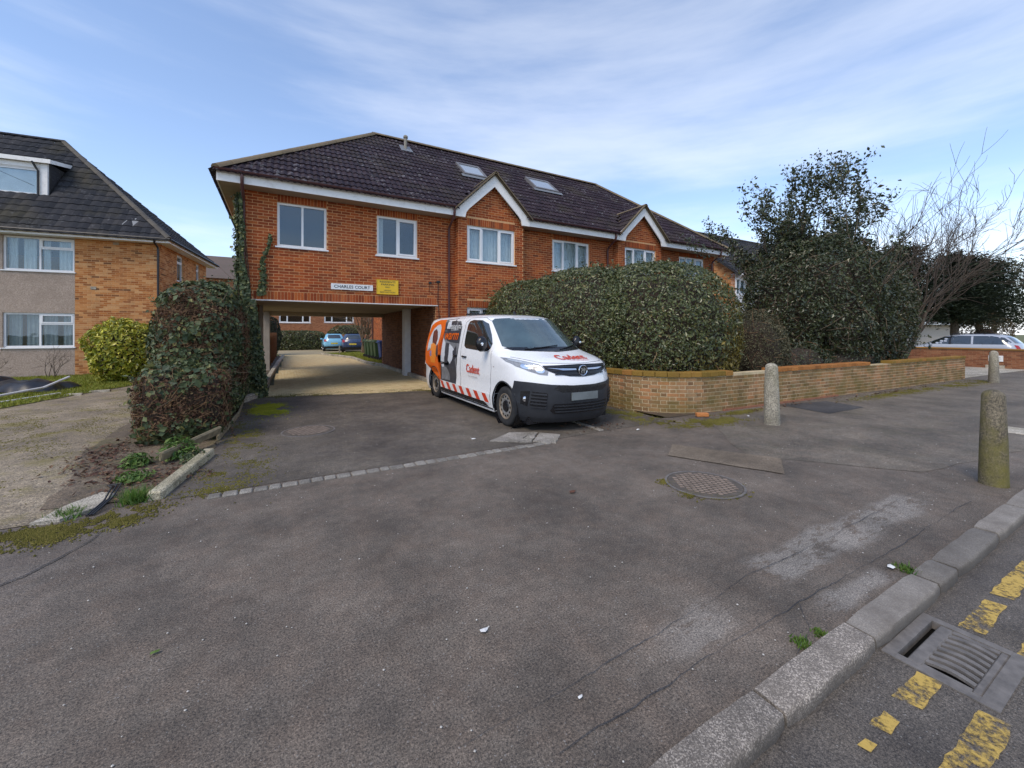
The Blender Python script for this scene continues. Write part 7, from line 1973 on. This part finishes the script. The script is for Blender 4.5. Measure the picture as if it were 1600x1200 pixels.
# loose pale grit on the asphalt
n = 1500; P = np.column_stack([rng.uniform(-4, 11, n), 1.1 + rng.random(n) ** 1.3 * 9.5, np.full(n, .006)]); P = P[(P[:, 1] < 4.8) | ((P[:, 0] > -.7) & (P[:, 0] < 6))]; n = len(P)
sz = rng.uniform(.002, .0065, n); o = np.array([(1, 0, .3), (0, 1, .3), (-1, 0, .3), (0, -1, .3), (0, 0, 1.1)]); V = P[:, None, :] + o[None] * sz[:, None, None]
q = np.array([(0, 1, 4), (1, 2, 4), (2, 3, 4), (3, 0, 4)]); F = (np.arange(n)[:, None, None] * 5 + q[None]).reshape(-1, 3)
o_ = link_mesh("grit", np_mesh("grit", V.reshape(-1, 3), F, np.repeat(rng.random(n), 4)), plain("grit_pale", (0.5, 0.47, 0.42), .9, vary=.3), None, kind="stuff"); set_props(o_, "loose pale grit on the asphalt", "grit")
# scraps of litter
M_paper = plain("litter_paper", (0.7, 0.69, 0.66), .8, vary=.1)
for (x, y, s_, lab, mt) in ((.93, 1.95, .022, "small white paper scrap in the middle of the forecourt", M_paper), (1.12, 1.39, .012, "tiny white scrap near the kerb", M_paper), (2.46, 5.52, .03, "white scrap on the driveway left of the van's wheel", M_paper), (2.5, 3.22, .035, "brown crushed leaf on the forecourt", M_deadleaf), (3.55, 1.14, .03, "white wrapper scrap beside the kerb below the stain", M_paper), (-.54, 2.61, .018, "small green leaf on the forecourt at left", M_weed), (5.0, 4.75, .04, "white litter scraps in front of the garden wall", M_paper), (7.6, 4.5, .03, "pale scrap near the middle bollard", M_paper)):
    m = MB(); k = m.pts([(x + s_ * a * random.uniform(.7, 1.2), y + s_ * b * random.uniform(.5, 1.1), .011 + random.random() * s_ * .35) for a, b in ((-1, -.6), (0, -.8), (1, -.4), (1.1, .5), (.1, .7), (-.9, .5))]); c = m.pts([(x, y, .012 + s_ * .4)])
    for i in range(6): m.face((k + i, k + (i + 1) % 6, c))
    m.build("litter_scrap", mt, None, label=lab, cat="litter")

# ---- beyond the passage
bush("courtyard_hedge", "clipped hedge at the far end of the courtyard", "hedge", [(1.2, 41.2, .75, 2.3, .8, .95, 5)], 12000, .13, M_laurel, (1.2, 41.2, 0), rough=.04)
ct = thing("courtyard_tree", "small leafless tree on the courtyard verge before the cars", "tree", (5.0, 30.6, 0)); rc = random.Random(9); out, tips = [], []
for k in range(4): grow((5.0 + .05 * k, 30.6, .05), (rc.uniform(-.25, .25), rc.uniform(-.25, .25), 1), 1.7, .09, 3, out, tips, .55, .12, (3, 4), .68, .1, rc, .009)
wood(ct, out, M_bark2, 3)
lt = thing("lane_tree", "bare trunked tree at the left of the courtyard lane", "tree", (-1.6, 33, 0)); rc = random.Random(14); out, tips = [], []
for k in range(3): grow((-1.6 + .2 * k, 33, 0), (rc.uniform(-.2, .3), 0, 1), 2.6, .16, 3, out, tips, .5, .1, (3, 4), .7, .1, rc, .012)
wood(lt, out, M_bark2, 3)
bush("evergreen_shrub", "dark evergreen shrub beside the lane's left fence", "shrub", [(-.7, 32.5, 1.3, .7, .9, 1.4)], 5000, .10, M_conif, (-.7, 32.5, 0))
bush("evergreen_shrub", "green shrub above the wall behind the dark blue car", "shrub", [(6.0, 44, 1.3, 2.0, .8, 1.0)], 5000, .13, M_laurel, (6.0, 44, 0))
bush("garden_shrub", "bare brownish shrub in front of the bungalow", "shrub", [(37.2, 7.6, 1.2, 1.2, 1.2, 1.5)], 5000, .08, M_drab, (37.2, 7.6, 0), tw=900, corek=.4)
# trees far behind close the horizon at the sides
for i, (x, y, h, lab) in enumerate(((62, 12, 8.5, "distant tree at the right edge beyond the bungalow"), (-40, 55, 6, "distant tree far left behind the houses"))):
    t = thing("distant_tree", lab, "tree", (x, y, 0)); MB().tube([(x, y, 0), (x, y, h * .7)], [.25, .1], 8).build("trunk", M_bark, t)
    P, N = blob_points([(x, y, h * .62, h * .42, h * .42, h * .42)], 9000, .8, .6, rough=.2, rs=.5); foliage("crown", P, N, .22, M_drab, t, .5, .9)
# overhead telephone wire
tw_ = MB(); tw_.tube([(Vector((-6, 2, 6.0)) * (1 - t) + Vector((-7.6, 20.9, 6.75)) * t) - Vector((0, 0, .5 * math.sin(math.pi * t))) for t in [k / 14 for k in range(15)]], .006, 4)
tw_.build("telephone_wire", M_black_p, None, label="thin telephone wire running to the left house's dormer", cat="wire")
